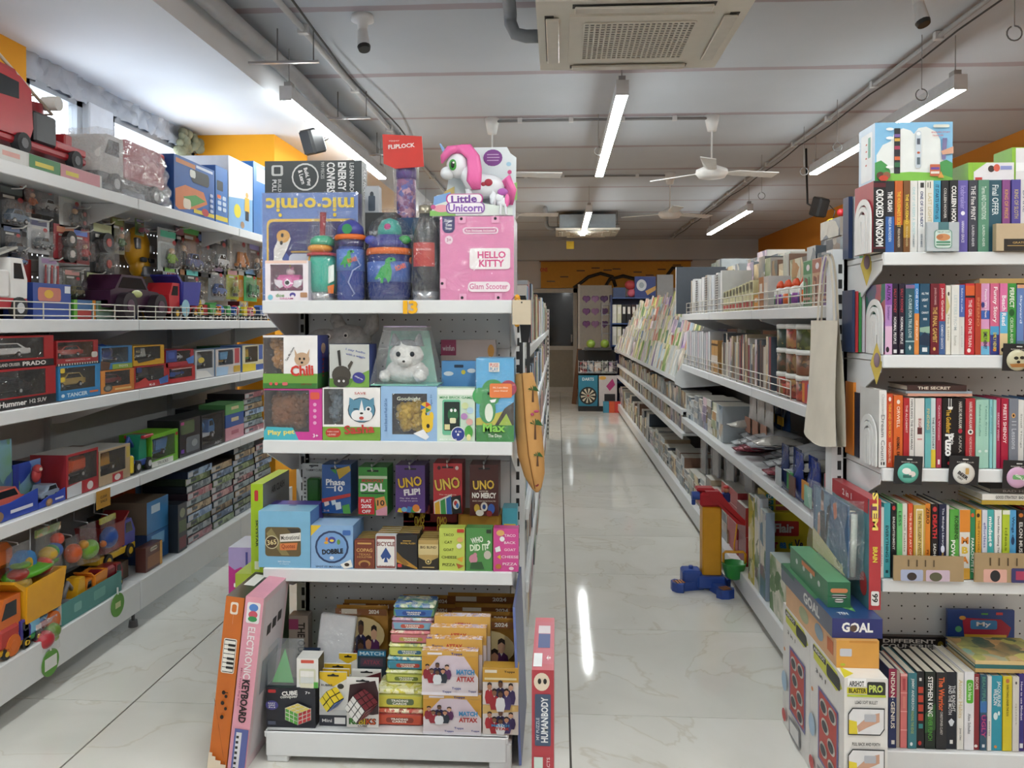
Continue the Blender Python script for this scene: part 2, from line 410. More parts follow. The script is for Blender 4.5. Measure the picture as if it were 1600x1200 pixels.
b=MB();b.box(XL-.25,XR+.25,YF-.25,YF,0,ZC,WALLM);struct(b,'wall_front')
# glazing on the left: two tall panes with metal frames, a white pier cover between them
PANE=FILM('#ffffff',gloss=.06,crinkle=0,haze=.03)
for n,(y0,y1)in enumerate(((3.80,4.28),(4.56,5.64))):
 w=MB();fr=M('#8d9196',.45,.5)
 for a,c in((y0,y0+.04),(y1-.05,y1)):w.box(XL-.06,XL-.01,a,c,.04,2.62,fr)
 w.box(XL-.06,XL-.01,y0,y1,0,.04,fr);w.box(XL-.06,XL-.01,y0,y1,2.58,2.62,fr)
 o=struct(w,'window_%d'%(n+1));p=MB();p.box(XL-.04,XL-.034,y0+.04,y1-.05,.04,2.58,PANE);p.obj('pane',o)
b=MB();b.cbox(XL-.08,XL+.02,4.30,4.54,0,2.62,M('#d5d8dc',.5),.006)
def wrinkle(u,v):return(XL-.02+.05*random.random()-.03*v,3.80+1.84*u,2.60+.15*v+.012*random.random())
b.grid(wrinkle,60,4,M('#b9bcc0',.25,.0,bump=.3));b.box(XL-.1,XL-.03,3.8,5.64,2.6,SOF,M('#a3a6aa',.5))
struct(b,'trim_3')
b=MB()
for i in range(60):b.ball((XL+.02+.03*random.random(),5.30+.34*random.random(),2.42+.30*random.random()),.018+.02*random.random(),M('#8d8d72',.95,bump=.5),8,6)
place(b.obj('insulation_foam'),(0,0,0),label='greenish lump of wall foam at the far end of the window',cat='insulation')
# ================================================================ ceiling fittings
def linear_lamp(x,y0,y1,label):
 t=thing('linear_ceiling_lamp',label,'lamp',(x,(y0+y1)/2,2.68),group='hanging linear lamps');L=(y1-y0)/2
 h=MB();h.box(-.033,.033,-L,L,.012,.085,M('#c9cbce',.35,.3));h.box(-.036,.036,-L-.004,-L,.0,.086,M('#d8d9db',.4));h.box(-.036,.036,L,L+.004,0,.086,M('#d8d9db',.4));h.obj('housing',t)
 d=MB();d.box(-.031,.031,-L,L,0,.012,LAMP(LAMP_STRENGTH));d.obj('diffuser',t)
 for s in(-1,1):
  c=MB();c.cyl((0,s*(L-.06),.085),(0,s*(L-.06),ZC-2.68),.003,n=6,m='#9a9a9a');c.box(-.02,.02,s*(L-.06)-.03,s*(L-.06)+.03,.085,.12,'#a8a8a8');c.obj('suspension_cord',t)
for x,nm in((-1.575,'left of the three lamp rows'),(.362,'middle of the three lamp rows'),(2.215,'right of the three lamp rows')):
 for(y0,y1),wh in(((-4.9,-2.5),'far behind the viewer'),((-.3,2.2),'just behind the viewer'),((4.56,7.1),'nearer in view'),((9.4,11.9),'farther in view')):
  linear_lamp(x,y0,y1,'white linear tube lamp, %s, %s'%(nm,wh))
def cassette(x,y,z,label):
 t=thing('ceiling_air_conditioner',label,'air conditioner',(x,y,z),group='ceiling cassette units');W2=M('#d6d2c6',.4,vary=.05)
 p=MB();a=.455
 for x0,x1,y0,y1 in((-a,a,-a,-.30),(-a,a,.30,a),(-a,-.30,-.30,.30),(.30,a,-.30,.30)):p.box(x0,x1,y0,y1,.012,.04,W2)
 for sx,sy,lx,ly in((0,-1,.30,.02),(0,1,.30,.02),(-1,0,.02,.30),(1,0,.02,.30)):p.box(sx*.40-lx,sx*.40+lx,sy*.40-ly,sy*.40+ly,.009,.013,'#3a3a38')
 p.obj('fascia_panel',t)
 for sx,sy,lx,ly in((0,-1,.29,.03),(0,1,.29,.03),(-1,0,.03,.29),(1,0,.03,.29)):
  l=MB();l.cbox(sx*.385-lx,sx*.385+lx,sy*.385-ly,sy*.385+ly,-.006,.006,M('#cfcbc0',.3),.004);l.obj('louver',t)
 g=MB();g.box(-.31,.31,-.31,.31,.002,.014,W2);g.obj('grille_frame',t)
 g=MB();g.box(-.245,.245,-.235,.235,-.001,.003,'#4c4a46')
 for i in range(21):q=-.245+.49*i/20;g.box(q-.004,q+.004,-.235,.235,-.006,0,W2)
 for i in range(17):q=-.235+.47*i/16;g.box(-.245,.245,q-.005,q+.005,-.005,.001,W2)
 g.obj('grille',t)
 c=MB();c.box(-.40,.40,-.40,.40,.04,.24,M('#9aa3a8',.45,.5));c.obj('casing',t)
 for s in(-1,1):
  for q in(-1,1):
   r=MB();r.cyl((s*.43,q*.3,.1),(s*.43,q*.3,ZC-z),.006,n=6,m='#777');r.box(s*.40-.02,s*.40+.04*(s>0)+.02,q*.3-.02,q*.3+.02,.10,.108,'#777');r.obj('hanger_rod',t)
 h=MB();h.tube([(-.40,.22,.11),(-.52,.22,.11),(-.575,.22,.125),(-.60,.22,.18),(-.60,.22,ZC-z-.06),(-.60,.1,ZC-z-.04),(-.60,-.9,ZC-z-.04)],.033,M('#8e9195',.7,bump=.4),10);h.obj('drain_pipe',t)
 return t
cassette(.36,3.80,2.72,'large cream ceiling cassette air conditioner close overhead')
cassette(.42,11.9,2.70,'distant ceiling cassette air conditioner with its grey casing showing')
def fan(x,y,label,a0):
 t=thing('ceiling_fan',label,'fan',(x,y,2.56),group='white ceiling fans');Wm=M('#e4e4e2',.35)
 b=MB();b.cyl((0,0,.06),(0,0,ZC-2.56),.007,n=8,m=Wm);b.lathe([(.035,ZC-2.56-.12),(.06,ZC-2.56)],Wm,14);b.obj('down_rod',t)
 b=MB();b.lathe([(.02,-.045),(.10,-.04),(.125,-.005),(.12,.02),(.05,.05),(.02,.07)],Wm,20);b.obj('motor',t)
 for k in range(3):
  an=a0+k*2*math.pi/3;bl=MB();c,s_=math.cos(an),math.sin(an)
  P=lambda r,w,z:(c*r-s_*w,s_*r+c*w,z)
  bl.add([P(.10,-.02,0),P(.2,-.055,.012),P(.55,-.06,.012),P(.55,.05,-.008),P(.2,.045,-.006),P(.10,.02,0)]+[P(.10,-.02,.006),P(.2,-.055,.018),P(.55,-.06,.018),P(.55,.05,-.002),P(.2,.045,0),P(.10,.02,.006)],[(5,4,3,2,1,0),(6,7,8,9,10,11)]+[(i,(i+1)%6,6+(i+1)%6,6+i)for i in range(6)],Wm);bl.obj('blade',t)
fan(1.19,6.30,'white ceiling fan hanging right of the middle lamp row, nearer',.3);fan(-.52,6.30,'white ceiling fan behind the unicorn toy, one blade showing',.15)
fan(1.20,8.70,'white ceiling fan right of the middle lamp row, farther',.55);fan(-.55,8.70,'white ceiling fan above the middle gondola, farther',.05)
def conduit(name,label,pts,r,col,clip=None,n=8,cat='conduit'):
 t=thing(name,label,cat);b=MB();b.tube(pts,r,M(col,.6,bump=.2),n);b.obj('pipe',t)
 if clip:
  p0,p1=Vector(pts[0]),Vector(pts[-1]);L=(p1-p0).length
  for i in range(int(L/clip)):
   q=p0.lerp(p1,(i+.5)*clip/L);c=MB();c.box(q.x-r*1.6,q.x+r*1.6,q.y-.018,q.y+.018,q.z-r*1.3,ZC-.003 if q.z>2.9 else q.z+r*1.3,'#c8c8c8');c.obj('clip',t)
 return t
conduit('insulated_pipe','thick grey insulated pipe along the left beam',[(-1.625,y,2.905+.01*math.sin(y*3))for y in[i*.5 for i in range(-8,15)]],.048,'#a9abad',n=12,cat='pipe')
conduit('cable_conduit','white cable conduit with black wire left of the middle lamps',[(-1.37,y,2.972)for y in range(-4,16)],.017,'#b9b9b9',1.1)
conduit('black_cable','loose black cable running beside the left conduit',[(-1.29+.03*math.sin(y*2.3),y,2.965-.03*abs(math.sin(y*1.4)))for y in[i*.3 for i in range(0,26)]],.006,'#222',cat='cable')
conduit('cable_conduit','grey cable conduit along the right half of the ceiling',[(2.09,y,2.972)for y in range(-4,16)],.014,'#9c9c9c',.9)
conduit('black_cable','thin black cable clipped to the right conduit',[(2.12,y,2.955-.02*abs(math.sin(y*2.2)))for y in[i*.4 for i in range(2,38)]],.005,'#222',cat='cable')
for y,x0,x1,wd in((6.28,-.5,1.2,'nearer'),(8.7,-.55,1.22,'farther')):
 conduit('cable_conduit','thin conduit across the ceiling feeding the %s fans'%wd,[(x0,y,2.975),(x0+.5,y,2.978),(x1-.4,y,2.978),(x1,y,2.975)],.011,'#7d7d7d',.4)
for x,y,nm in((-1.02,4.14,'left'),(1.72,3.95,'right')):
 t=thing('ceiling_spot','white ceiling spotlight with black rim, %s of the big air conditioner'%nm,'spotlight',(x,y,ZC),group='ceiling spotlights')
 b=MB();b.lathe([(.055,0),(.06,-.03),(.03,-.04),(.022,-.09)][::-1],M('#dcdcdc',.4),16);b.obj('rose',t)
 b=MB();b.cyl((0,0,-.08),(.012,-.02,-.17),.026,.034,14,M('#d3d3d3',.35));b.obj('bulb_body',t)
 b=MB();b.cyl((.012,-.02,-.17),(.016,-.026,-.188),.035,.03,14,'#1b1b1b');b.obj('rim',t)
for i,(px,py)in enumerate(((1585,52),(1440,148),(1308,230),(1256,268),(1190,306),(935,236))):
 y=[3.6,4.6,5.9,6.7,7.8,6.2][i];q=at(px,py,Y=y);t=thing('wire_hook','small wire ring hanging from the ceiling, %s from the right'%nth(i),'hook',q,group='wire rings on the ceiling');b=MB()
 b.tube([(.032*math.sin(a),0,.032*math.cos(a))for a in[k*.45 for k in range(14)]],.0035,'#6c6c6c',5);b.obj('ring',t)
 b=MB();b.cyl((0,0,.03),(0,0,ZC-q.z),.0022,n=5,m='#8a8a8a');b.obj('wire',t)
for i,(x,y,z,ly)in enumerate(((-1.66,4.3,2.822,.5),(-1.66,5.5,2.822,.4),(-1.66,6.7,2.822,.4))):
 t=thing('pipe_bracket','thin steel hanger under the grey pipe, %s along it'%nth(i),'bracket',(x,y,z),group='pipe hangers');b=MB()
 b.box(-.03,.36,-.012,.012,-.012,0,STEEL);b.obj('cross_bar',t)
 for q in(.13,.33):b=MB();b.cyl((q,0,0),(q,0,ZC-z),.004,n=6,m='#777');b.obj('rod',t)
def speaker(loc,rz,label,tilt=.35):
 t=thing('wall_speaker',label,'speaker',loc,rz);b=MB();Rm=Matrix.Rotation(tilt,4,'X')
 b.cbox(-.06,.06,-.055,.055,-.085,.085,M('#17181a',.5),.012);b.v=[tuple(Rm@Vector(v))for v in b.v];b.obj('cabinet',t)
 b=MB();b.cbox(-.05,.05,-.061,-.055,-.075,.075,M('#2b2c2e',.8),.004);b.v=[tuple(Rm@Vector(v))for v in b.v];b.obj('grille',t)
 b=MB();b.tube([(0,.05,0),(0,.14,.05),(0,.16,ZC-loc[2]-(.25 if loc[0]<0 else 0))],.01,'#202020');b.obj('bracket',t)
speaker((-1.66,5.35,2.625),-.6,'small black speaker under the left ceiling slab')
speaker((2.36,7.4,2.44),.5,'small black speaker hanging over the right shelves')
t=thing('hanging_pompom','yellow ball decoration with a red ball hung from the right speaker','decoration',(2.42,7.22,2.30));b=MB();b.ball((0,0,-.06),.075,M('#e0c41c',.5));b.obj('yellow_ball',t)
b=MB();b.ball((.06,-.03,.06),.035,M('#b5202a',.5));b.obj('red_ball',t);b=MB();b.tube([(0,0,.0),(.02,0,.08),(0,.08,.14)],.004,'#222');b.obj('string',t)
# ================================================================ steel shelving
def board(p,ax,a0,a1,f,bk,z,lip=.042,th=.018,name='shelf'):
 """one shelf board: long axis ax from a0 to a1, front edge at f, back at bk, top surface at z"""
 b=MB();s=1 if bk>f else-1
 def bx(u0,u1,v0,v1,z0,z1):
  v0,v1=min(v0,v1),max(v0,v1)
  if ax=='x':b.cbox(u0,u1,v0,v1,z0,z1,SHELF,.0025)
  else:b.cbox(v0,v1,u0,u1,z0,z1,SHELF,.0025)
 bx(a0,a1,f+s*.012,bk,z-th,z);bx(a0,a1,f,f+s*.014,z-lip,z+.002)
 return b.obj(name,p)
def bracket(p,ax,a,f,bk,z):
 b=MB();poly=[(f+(.02 if bk>f else-.02),z-.02),(bk,z-.02),(bk,z-.16),(bk-(bk-f)*.2,z-.15),(f+(bk-f)*.1,z-.05)]
 b.prism(poly,a-.002,a+.002,SHELF,'x' if ax=='x' else 'y');return b.obj('bracket',p)
def upright(p,x,y,z1,ax='x',w=.05):
 b=MB();b.box(x-w/2,x+w/2,y-.03,y+.03,0,z1,SHELF)
 for k in range(int(z1/.05)-1):
  z=.06+k*.05
  if ax=='x':b.box(x-.006,x+.006,y-.0312,y-.0295,z,z+.03,DARK)
  else:b.box(x+(w/2-.0005)*ax,x+(w/2+.0008)*ax if ax>0 else x+(w/2-.0005)*ax,y-.006,y+.006,z,z+.03,DARK)
 return b.obj('upright',p)
PEGW=peg_material('#d2d4d6',.044,.0028);PEGD=peg_material('#cdcfd0',.042,.0028)
# --- middle gondola: end unit marked 13 facing the viewer
EX0,EX1,EYF,EYB=-.988,-.150,2.62,2.98
EZ=(1.470,1.002,.572);BASEZ=.10;EYBASE=2.475
t=E13=thing('gondola_end_unit','white steel end-of-aisle shelf unit marked 13 in the middle','shelf unit',((EX0+EX1)/2,EYB,0));E13.location=(0,0,0)
for i,(z0,z1)in enumerate(((.12,.56),(.56,.88),(.88,1.02),(1.02,1.30),(1.30,1.468))):
 b=MB();b.box(EX0+.03,EX1-.03,EYB,EYB+.012,z0+.001,z1-.001,PEGW);b.obj('back_panel',t)
for z in EZ:
 board(t,'x',EX0,EX1,EYF,EYB,z)
 for x in(EX0+.004,EX1-.004):bracket(t,'x',x,EYF,EYB,z)
for x in(EX0+.02,EX1+.0):upright(t,x,EYB+.03,1.50)
b=MB();b.cbox(EX0+.056,EX1-.004,EYBASE,EYB,BASEZ-.02,BASEZ,SHELF,.003);b.cbox(EX0+.062,EX1-.01,EYBASE-.002,EYBASE+.012,.022,BASEZ,SHELF,.003);b.obj('base_deck',t)
for x in(EX0+.098,EX1-.03):
 b=MB();b.cbox(x-.035,x+.035,EYBASE+.003,EYB,.0,BASEZ-.02,SHELF,.004);b.obj('foot',t)
 # foam number 13 stuck on the top shelf lip
t13=thing('foam_number','yellow foam number 13 stuck on the top shelf edge','number',at(641,480,Y=EYF-.001))
def solid_glyph(ch,x,w_,h_,m,d=.007):
 vs,fs=glyphs(ch,.035);b=MB();n=len(vs);P=[(x+v[0]*w_,-d,v[1]*h_)for v in vs]+[(x+v[0]*w_,0,v[1]*h_)for v in vs];ed={}
 for f in fs:
  for i in range(len(f)):e=(f[i],f[(i+1)%len(f)]);ed[e]=1
 side=[(a,c,n+c,n+a)for a,c in ed if(c,a)not in ed]
 b.add(P,list(fs)+[tuple(n+i for i in f[::-1])for f in fs]+side,m);return b
solid_glyph('1',-.016,.014,.044,M('#f2b51f',.8)).obj('digit_one',t13);solid_glyph('3',.010,.030,.044,M('#f2b51f',.8)).obj('digit_three',t13)
# --- middle gondola body behind it
MGX0,MGX1,MGY0,MGY1=-1.01,-.112,3.06,9.55
t=thing('gondola_shelf_run','long white double-sided shelf run behind the end unit marked 13','shelf unit');xm=(MGX0+MGX1)/2
b=MB();b.box(xm-.015,xm+.015,MGY0,MGY1,.1,1.52,GREYP);b.obj('spine_panel',t)
b=MB();b.box(MGX0+.02,MGX1-.02,MGY0,MGY1,.02,.13,SHELF);b.obj('base_plinth',t)
for k in range(6):
 a0=MGY0+k*(MGY1-MGY0)/6;a1=MGY0+(k+1)*(MGY1-MGY0)/6-.004
 for z in(1.30,.98,.68,.40):
  board(t,'y',a0,a1,MGX1,xm+.015,z);board(t,'y',a0,a1,MGX0,xm-.015,z)
b=MB();b.box(-.135,-.105,MGY1-.03,MGY1,0,1.55,M('#dddcd8',.4))
for k in range(30):b.box(-.126,-.114,MGY1-.0315,MGY1-.029,.06+k*.05,.085+k*.05,DARK)
b.obj('end_post',t)
# --- left gondola against the window wall
LF,LB=-1.90,-2.34;LY=[1.23,2.38,3.53,4.68,5.62];LZ=(1.957,1.408,1.09,.70)
t=LG=thing('wall_shelf_run','white steel wall shelving full of toys along the window side','shelf unit')
PB=M('#c6c6c5',.45,.0,vary=.05)
for k in range(4):
 a0,a1=LY[k]+.003,LY[k+1]-.003
 b=MB();b.box(LB-.0016,LB,a0,a1,.10,1.46,PB);zs=[1.50+.1*j for j in range(5)];zp=1.46
 for z in zs:
  b.box(LB-.0016,LB,a0,a1,zp,z-.0035,PB);y=a0;n=int((a1-a0)/.036)
  for j in range(n+1):
   ye=a0+(j+.5)*(a1-a0)/(n+1)-.0035 if j<n+1 else a1
   b.box(LB-.0016,LB,y,ye,z-.0035,z+.0035,PB);y=ye+.007
  b.box(LB-.0016,LB,y,a1,z-.0035,z+.0035,PB);zp=z+.0035
 b.box(LB-.0016,LB,a0,a1,zp,2.02,PB);b.obj('back_panel',t)
 for i,z in enumerate(LZ):
  board(t,'y',a0,a1,LF,LB,z,.046);bracket(t,'y',a0+.003,LF,LB,z);bracket(t,'y',a1-.003,LF,LB,z)
 b=MB();b.cbox(LB,LF-.006,a0,a1,.20,.2195,SHELF,.003);b.cbox(LF-.014,LF,a0,a1,.085,.222,SHELF,.003);b.obj('base_deck',t)
 b=MB();b.cyl((LF-.05,a0+.02,0),(LF-.05,a0+.02,.03),.022,.018,10,'#5c5c5c');b.cyl((LF-.05,a0+.02,.03),(LF-.05,a0+.02,.2),.008,n=8,m='#5c5c5c');b.obj('levelling_foot',t)
for y in LY[1:]:
 b=MB();b.box(LB,LB+.03,y-.02,y+.02,0,2.02,M('#c9cacb',.35,.4));b.obj('upright',t)
 # --- right gondola: end unit with books, and the long run behind it
RX0,RX1,RYF,RYB=.952,1.79,2.40,2.70;RZ=(1.602,1.301,.968,.641);RBASE=.137
t=thing('gondola_end_unit','white steel end-of-aisle bookshelf unit on the right','shelf unit')
for z0,z1 in((.15,.60),(.60,.95),(.95,1.28),(1.28,1.62)):
 b=MB();b.box(RX0-.01,RX1,RYB,RYB+.012,z0+.001,z1-.001,PEGD);b.obj('back_panel',t)
for z in RZ:
 board(t,'x',RX0,RX1,RYF,RYB,z,.036)
 for x in(RX0+.004,RX1-.004):bracket(t,'x',x,RYF,RYB,z)
for x in(RX0-.022,RX1):upright(t,x,RYB+.03,1.64)
b=MB();b.cbox(RX0,RX1,RYF-.0,RYB,RBASE-.02,RBASE,SHELF,.003);b.cbox(RX0+.01,RX1,RYF-.004,RYF+.01,.012,RBASE+.001,SHELF,.003);b.obj('base_deck',t)
RGX=.92;RY0,RY1,RY2=2.79,6.02,12.6
t=RG=thing('gondola_shelf_run','long white double-sided stationery shelf run on the right','shelf unit');xm=1.36
b=MB();b.box(xm-.015,xm+.015,RY0,RY2,.1,1.50,M('#6f6c69',.5));b.obj('spine_panel',t)
b=MB();b.box(RGX+.05,1.80,RY0,RY2,.0,.035,DARK);b.cbox(RGX,1.80,RY0,RY2,.036,.138,SHELF,.003);b.obj('base_plinth',t)
ny=3
for k in range(ny):
 a0=RY0+k*(RY1-RY0)/ny;a1=RY0+(k+1)*(RY1-RY0)/ny-.003
 for z in(1.455,1.085,.69):
  board(t,'y',a0,a1,RGX,xm-.015,z);bracket(t,'y',a0+.004,RGX,xm-.015,z);bracket(t,'y',a1-.004,RGX,xm-.015,z)
for k in range(6):
 a0=RY1+.01+k*(RY2-RY1)/6;a1=a0+(RY2-RY1)/6-.006
 for z in(.745,.565):board(t,'y',a0,a1,RGX,xm-.015,z)
for k in range(4):board(t,'y',RY0+k*1.4,RY0+k*1.4+1.395,1.80,xm+.015,1.455)
# ================================================================ goods on the end unit marked 13
def fit(x0,x1,ytop,Y,z):
 a,c=at(x0,600,Y=Y).x,at(x1,600,Y=Y).x;h=at((x0+x1)/2,ytop,Y=Y).z-z
 return((a+c)/2,Y,z),c-a,h
def put(name,label,cat,x0,x1,ytop,Y,z,d,**kw):
 loc,w,h=fit(x0,x1,ytop,Y,z);kw.setdefault('col','#888');return carton(name,label,cat,(w,d,h),loc,**kw),w,h
def wheel(p,x,y,z,r,w,tyre='#222',hub='#ccc',name='wheel'):
 b=MB();b.cyl((x,y-w/2,z),(x,y+w/2,z),r,n=14,m=M(tyre,.6));o=b.obj(name,p);s=-1 if y<.1 else 1;b=MB();b.cyl((x,y-w/2-.002,z),(x,y+w/2+.002,z),r*.5,n=10,m=M(hub,.4));b.obj('hub',o);return o
def truck(p,L,W,H,body,cab,load,tyre='#222',hub='#ccc',kind='dump',x0=0,y0=0,z0=0,flip=1,glass='#20262c'):
 """toy vehicle along local x, front end at +x*flip; parts go under p"""
 r=H*.17;m=M(body,.3);f=flip
 X=lambda a,c:(x0+min(f*a,f*c),x0+max(f*a,f*c))
 b=MB();b.cbox(*X(-L/2,L/2),y0-W*.42,y0+W*.42,z0+r*.9,z0+r*1.9,m,.004);b.obj('chassis',p)
 for sx in(-.30,.30):
  for sy in(-1,1):wheel(p,x0+f*sx*L,y0+sy*W*.42,z0+r,r,W*.16,tyre,hub)
 zc=z0+r*1.9
 if kind in('dump','fire','mixer','box'):
  b=MB();poly=[(x0+f*L*.16,zc),(x0+f*L*.48,zc),(x0+f*L*.49,zc+H*.30),(x0+f*L*.38,zc+H*.62),(x0+f*L*.16,zc+H*.62)]
  b.prism(poly if f>0 else poly[::-1],y0-W*.42,y0+W*.42,M(cab,.3));b.obj('cab',p)
  g=MB();wp=[(x0+f*L*.22,zc+H*.30),(x0+f*L*.42,zc+H*.30),(x0+f*L*.36,zc+H*.54),(x0+f*L*.22,zc+H*.54)]
  g.prism(wp if f>0 else wp[::-1],y0-W*.43,y0+W*.43,M(glass,.15));g.obj('cab_window',p)
 if kind=='dump':
  b=MB();o=[(x0-f*L*.50,zc+H*.70),(x0-f*L*.40,zc+H*.06),(x0+f*L*.12,zc+H*.06),(x0+f*L*.15,zc+H*.62),(x0+f*L*.28,zc+H*.80)]
  i=[(x0-f*L*.46,zc+H*.70),(x0-f*L*.37,zc+H*.12),(x0+f*L*.09,zc+H*.12),(x0+f*L*.11,zc+H*.66),(x0+f*L*.27,zc+H*.84)]
  poly=o+i[::-1];b.prism(poly if f>0 else poly[::-1],y0-W*.48,y0+W*.48,M(load,.3))
  q=[o[0],o[1],o[2],i[3]]
  for s in(-1,1):b.prism(q if f>0 else q[::-1],y0+s*W*.48-.004,y0+s*W*.48+.004,M(load,.3))
  b.obj('tipper',p)
 elif kind=='fire':
  b=MB();b.cbox(*X(-L*.48,L*.13),y0-W*.44,y0+W*.44,zc,zc+H*.42,M(load,.3),.006);b.obj('pump_body',p)
  b=MB()
  for s in(-1,1):b.cyl((x0-f*L*.42,y0+s*W*.16,zc+H*.46),(x0+f*L*.45,y0+s*W*.16,zc+H*.80),.006,n=6,m='#d8d6cf')
  for k in range(9):q=k/8;b.cyl((x0+f*L*(-.42+.87*q),y0-W*.16,zc+H*(.46+.34*q)),(x0+f*L*(-.42+.87*q),y0+W*.16,zc+H*(.46+.34*q)),.004,n=5,m='#d8d6cf')
  b.obj('ladder',p)
 elif kind=='mixer':
  b=MB();b.cyl((x0-f*L*.42,y0,zc+H*.45),(x0-f*L*.12,y0,zc+H*.36),W*.22,W*.46,14,M(load,.3));b.cyl((x0-f*L*.12,y0,zc+H*.36),(x0+f*L*.12,y0,zc+H*.28),W*.46,W*.26,14,M(load,.3));b.obj('drum',p)
 elif kind=='box':
  b=MB();b.cbox(*X(-L*.49,L*.13),y0-W*.46,y0+W*.46,zc,zc+H*.66,M(load,.3),.01);b.obj('hopper',p)
 elif kind=='car':
  b=MB();poly=[(-.5,0),(.5,0),(.5,.22),(.40,.30),(.22,.32),(.10,.62),(-.30,.62),(-.42,.32),(-.5,.28)]
  poly=[(x0+f*a*L,zc-r*.6+c*H)for a,c in poly];b.prism(poly if f>0 else poly[::-1],y0-W*.46,y0+W*.46,m);b.obj('car_body',p)
  g=MB();poly=[(x0+f*a*L,zc-r*.6+c*H)for a,c in((-.36,.34),(.17,.34),(.07,.57),(-.28,.57))];g.prism(poly if f>0 else poly[::-1],y0-W*.47,y0+W*.47,M(glass,.12));g.obj('windows',p)
 elif kind=='loader':
  b=MB();poly=[(-.3,0),(.12,0),(.12,.3),(.02,.66),(-.26,.66)];poly=[(x0+f*a*L,zc+c*H)for a,c in poly];b.prism(poly if f>0 else poly[::-1],y0-W*.34,y0+W*.34,M(cab,.3));b.obj('cab',p)
  b=MB();b.tube([(x0+f*.02*L,y0,zc+H*.3),(x0+f*.30*L,y0,zc+H*.62),(x0+f*.52*L,y0,zc+H*.22)],.010,M(load,.3));b.cbox(*X(.44*L,.58*L),y0-W*.45,y0+W*.45,zc-H*.12,zc+H*.20,M(load,.3),.008);b.obj('bucket_arm',p)
def in_truck(**kw):
 k=dict(kw);sc=k.pop('s',.86)
 def f(t,bx):
  x0,x1,d,y0,y1=bx;L=(x1-x0)*sc;H=min((y1-y0)*.8,L*.62);truck(t,L,min(d*.6,L*.5),H,x0=(x0+x1)/2,y0=d*.5,z0=y0+.004,**k)
 return f
Z1=EZ[0]+.002;Z2=EZ[1]+.002;Z3=EZ[2]+.002;Z0=BASEZ+.001
# ---- top shelf
put('construction_toy_box','blue construction toy box with its yellow lettering upside down','toy box',411,560,301,2.78,Z1,.06,col='#6a86c4',side='#51497f',top='#51497f',wrap=True,faces={'f':[('R',.045,.24,.98,1.0,.06,'#e9c04a'),('R',.065,.265,.97,1.0,.055,'#2e2d6e'),('p',[(.07,1),(.12,.75),(.25,.55),(.4,.72),(.55,.8),(.6,1)],'#4c63b0'),('p',[(.12,.52),(.18,.40),(.26,.36),(.30,.42),(.26,.52),(.21,.60),(.22,1),(.12,1)],'#e8e4de'),('e',.22,.40,.07,.06,'#d9a24a'),('e',.21,.39,.016,.02,'#222'),('e',.20,.46,.016,.02,'#222'),('r',.3,.535,.66,.55,'#c9a04a'),('R',.28,.56,.60,.8,.05,'#d7dbe8'),T('mic·o·mic',.5,.11,.92,.13,'#e9cc3c',180,.03),('e',.19,.205,.018,.018,'#e9cc3c'),('e',.76,.205,.018,.018,'#e9cc3c')]})
put('science_kit_box','black science kit box with white sideways lettering behind the blue box','toy box',415,566,251,2.88,Z1,.08,col='#333a3d',side='#1b1d1f',top='#24282a',faces={'f':[('R',.07,.03,.19,.105,.02,'#c9cccb'),('R',.095,.042,.165,.092,.01,'#333a3d'),T('PULL',.10,.175,.085,.045,'#e8eaea',90),T('BUILD',.155,.175,.09,.035,'#c9cccb',90),('e',.42,.115,.14,.098,'#d7d9d8'),('e',.42,.115,.125,.086,'#333a3d'),T('Build, Play',.44,.115,.13,.05,'#fff',75),T('& Learn',.385,.115,.10,.045,'#fff',75),T('909 PIECES',.60,.07,.12,.035,'#b9bcbb',90),T('CONVERSION',.685,.165,.30,.085,'#f2f3f3',90,.03),T('ENERGY',.80,.115,.20,.085,'#f2f3f3',90,.03),T('LEARN ABOUT',.90,.145,.25,.045,'#e5e7e7',90)],'r':[T('ARK HOUSE',.5,.16,.22,.5,'#e0e0e0',90)]})
def toycam(t,bx):
 x0,x1,d,y0,y1=bx;cx=(x0+x1)/2;w=(x1-x0)*.86;z=y0+.004
 b=MB();b.cbox(cx-w/2,cx+w/2,.02,.06,z,z+.052,M('#e46fb0',.3),.012);b.obj('camera_body',t)
 b=MB()
 for s in(-1,1):b.prism([(cx,z+.02),(cx+s*.022,z+.032),(cx+s*.05,z+.036),(cx+s*.045,z+.018),(cx+s*.03,z+.006)][::s],.016,.0195,M('#f0eaf2',.3))
 b.obj('wings',t)
 b=MB();b.cyl((cx,.008,z+.024),(cx,.02,z+.024),.018,n=18,m=M('#e884bc',.3));b.cyl((cx,.006,z+.024),(cx,.009,z+.024),.011,n=16,m='#f4f0f6');b.cyl((cx,.004,z+.024),(cx,.007,z+.024),.007,n=14,m='#141418');b.obj('lens',t)
 b=MB();b.ball((cx,.04,z+.064),(.016,.012,.015),M('#f3e3ea',.4));b.ball((cx+.008,.034,z+.074),.007,M('#e39ac0',.4));b.cyl((cx,.04,z+.075),(cx-.002,.038,z+.092),.003,.0005,7,'#f0d060');b.obj('figurine',t)
loc,w,h=fit(415,482,407,2.64,Z1)
wbox('toy_camera_box','white window box with a pink winged toy camera','toy box',(w,.075,h),loc,col='#efe6ec',side='#d9d3e2',inside='#d9b8d0',win=(.12,.1,.88,.76),toy=toycam,faces={'f':[('r',.0,.0,.97,.07,'#f0cfc0'),('e',.12,.92,.06,.07,'#7fc2d6'),('e',.64,.86,.07,.06,'#5b51a0'),('e',.64,.9,.04,.04,'#efe6ec'),T('doe',.35,.87,.20,.09,'#6aa05a'),('R',.82,.8,.98,.92,.02,'#b98c6a'),T('DREAM',.5,.95,.3,.04,'#d06aa0')]})
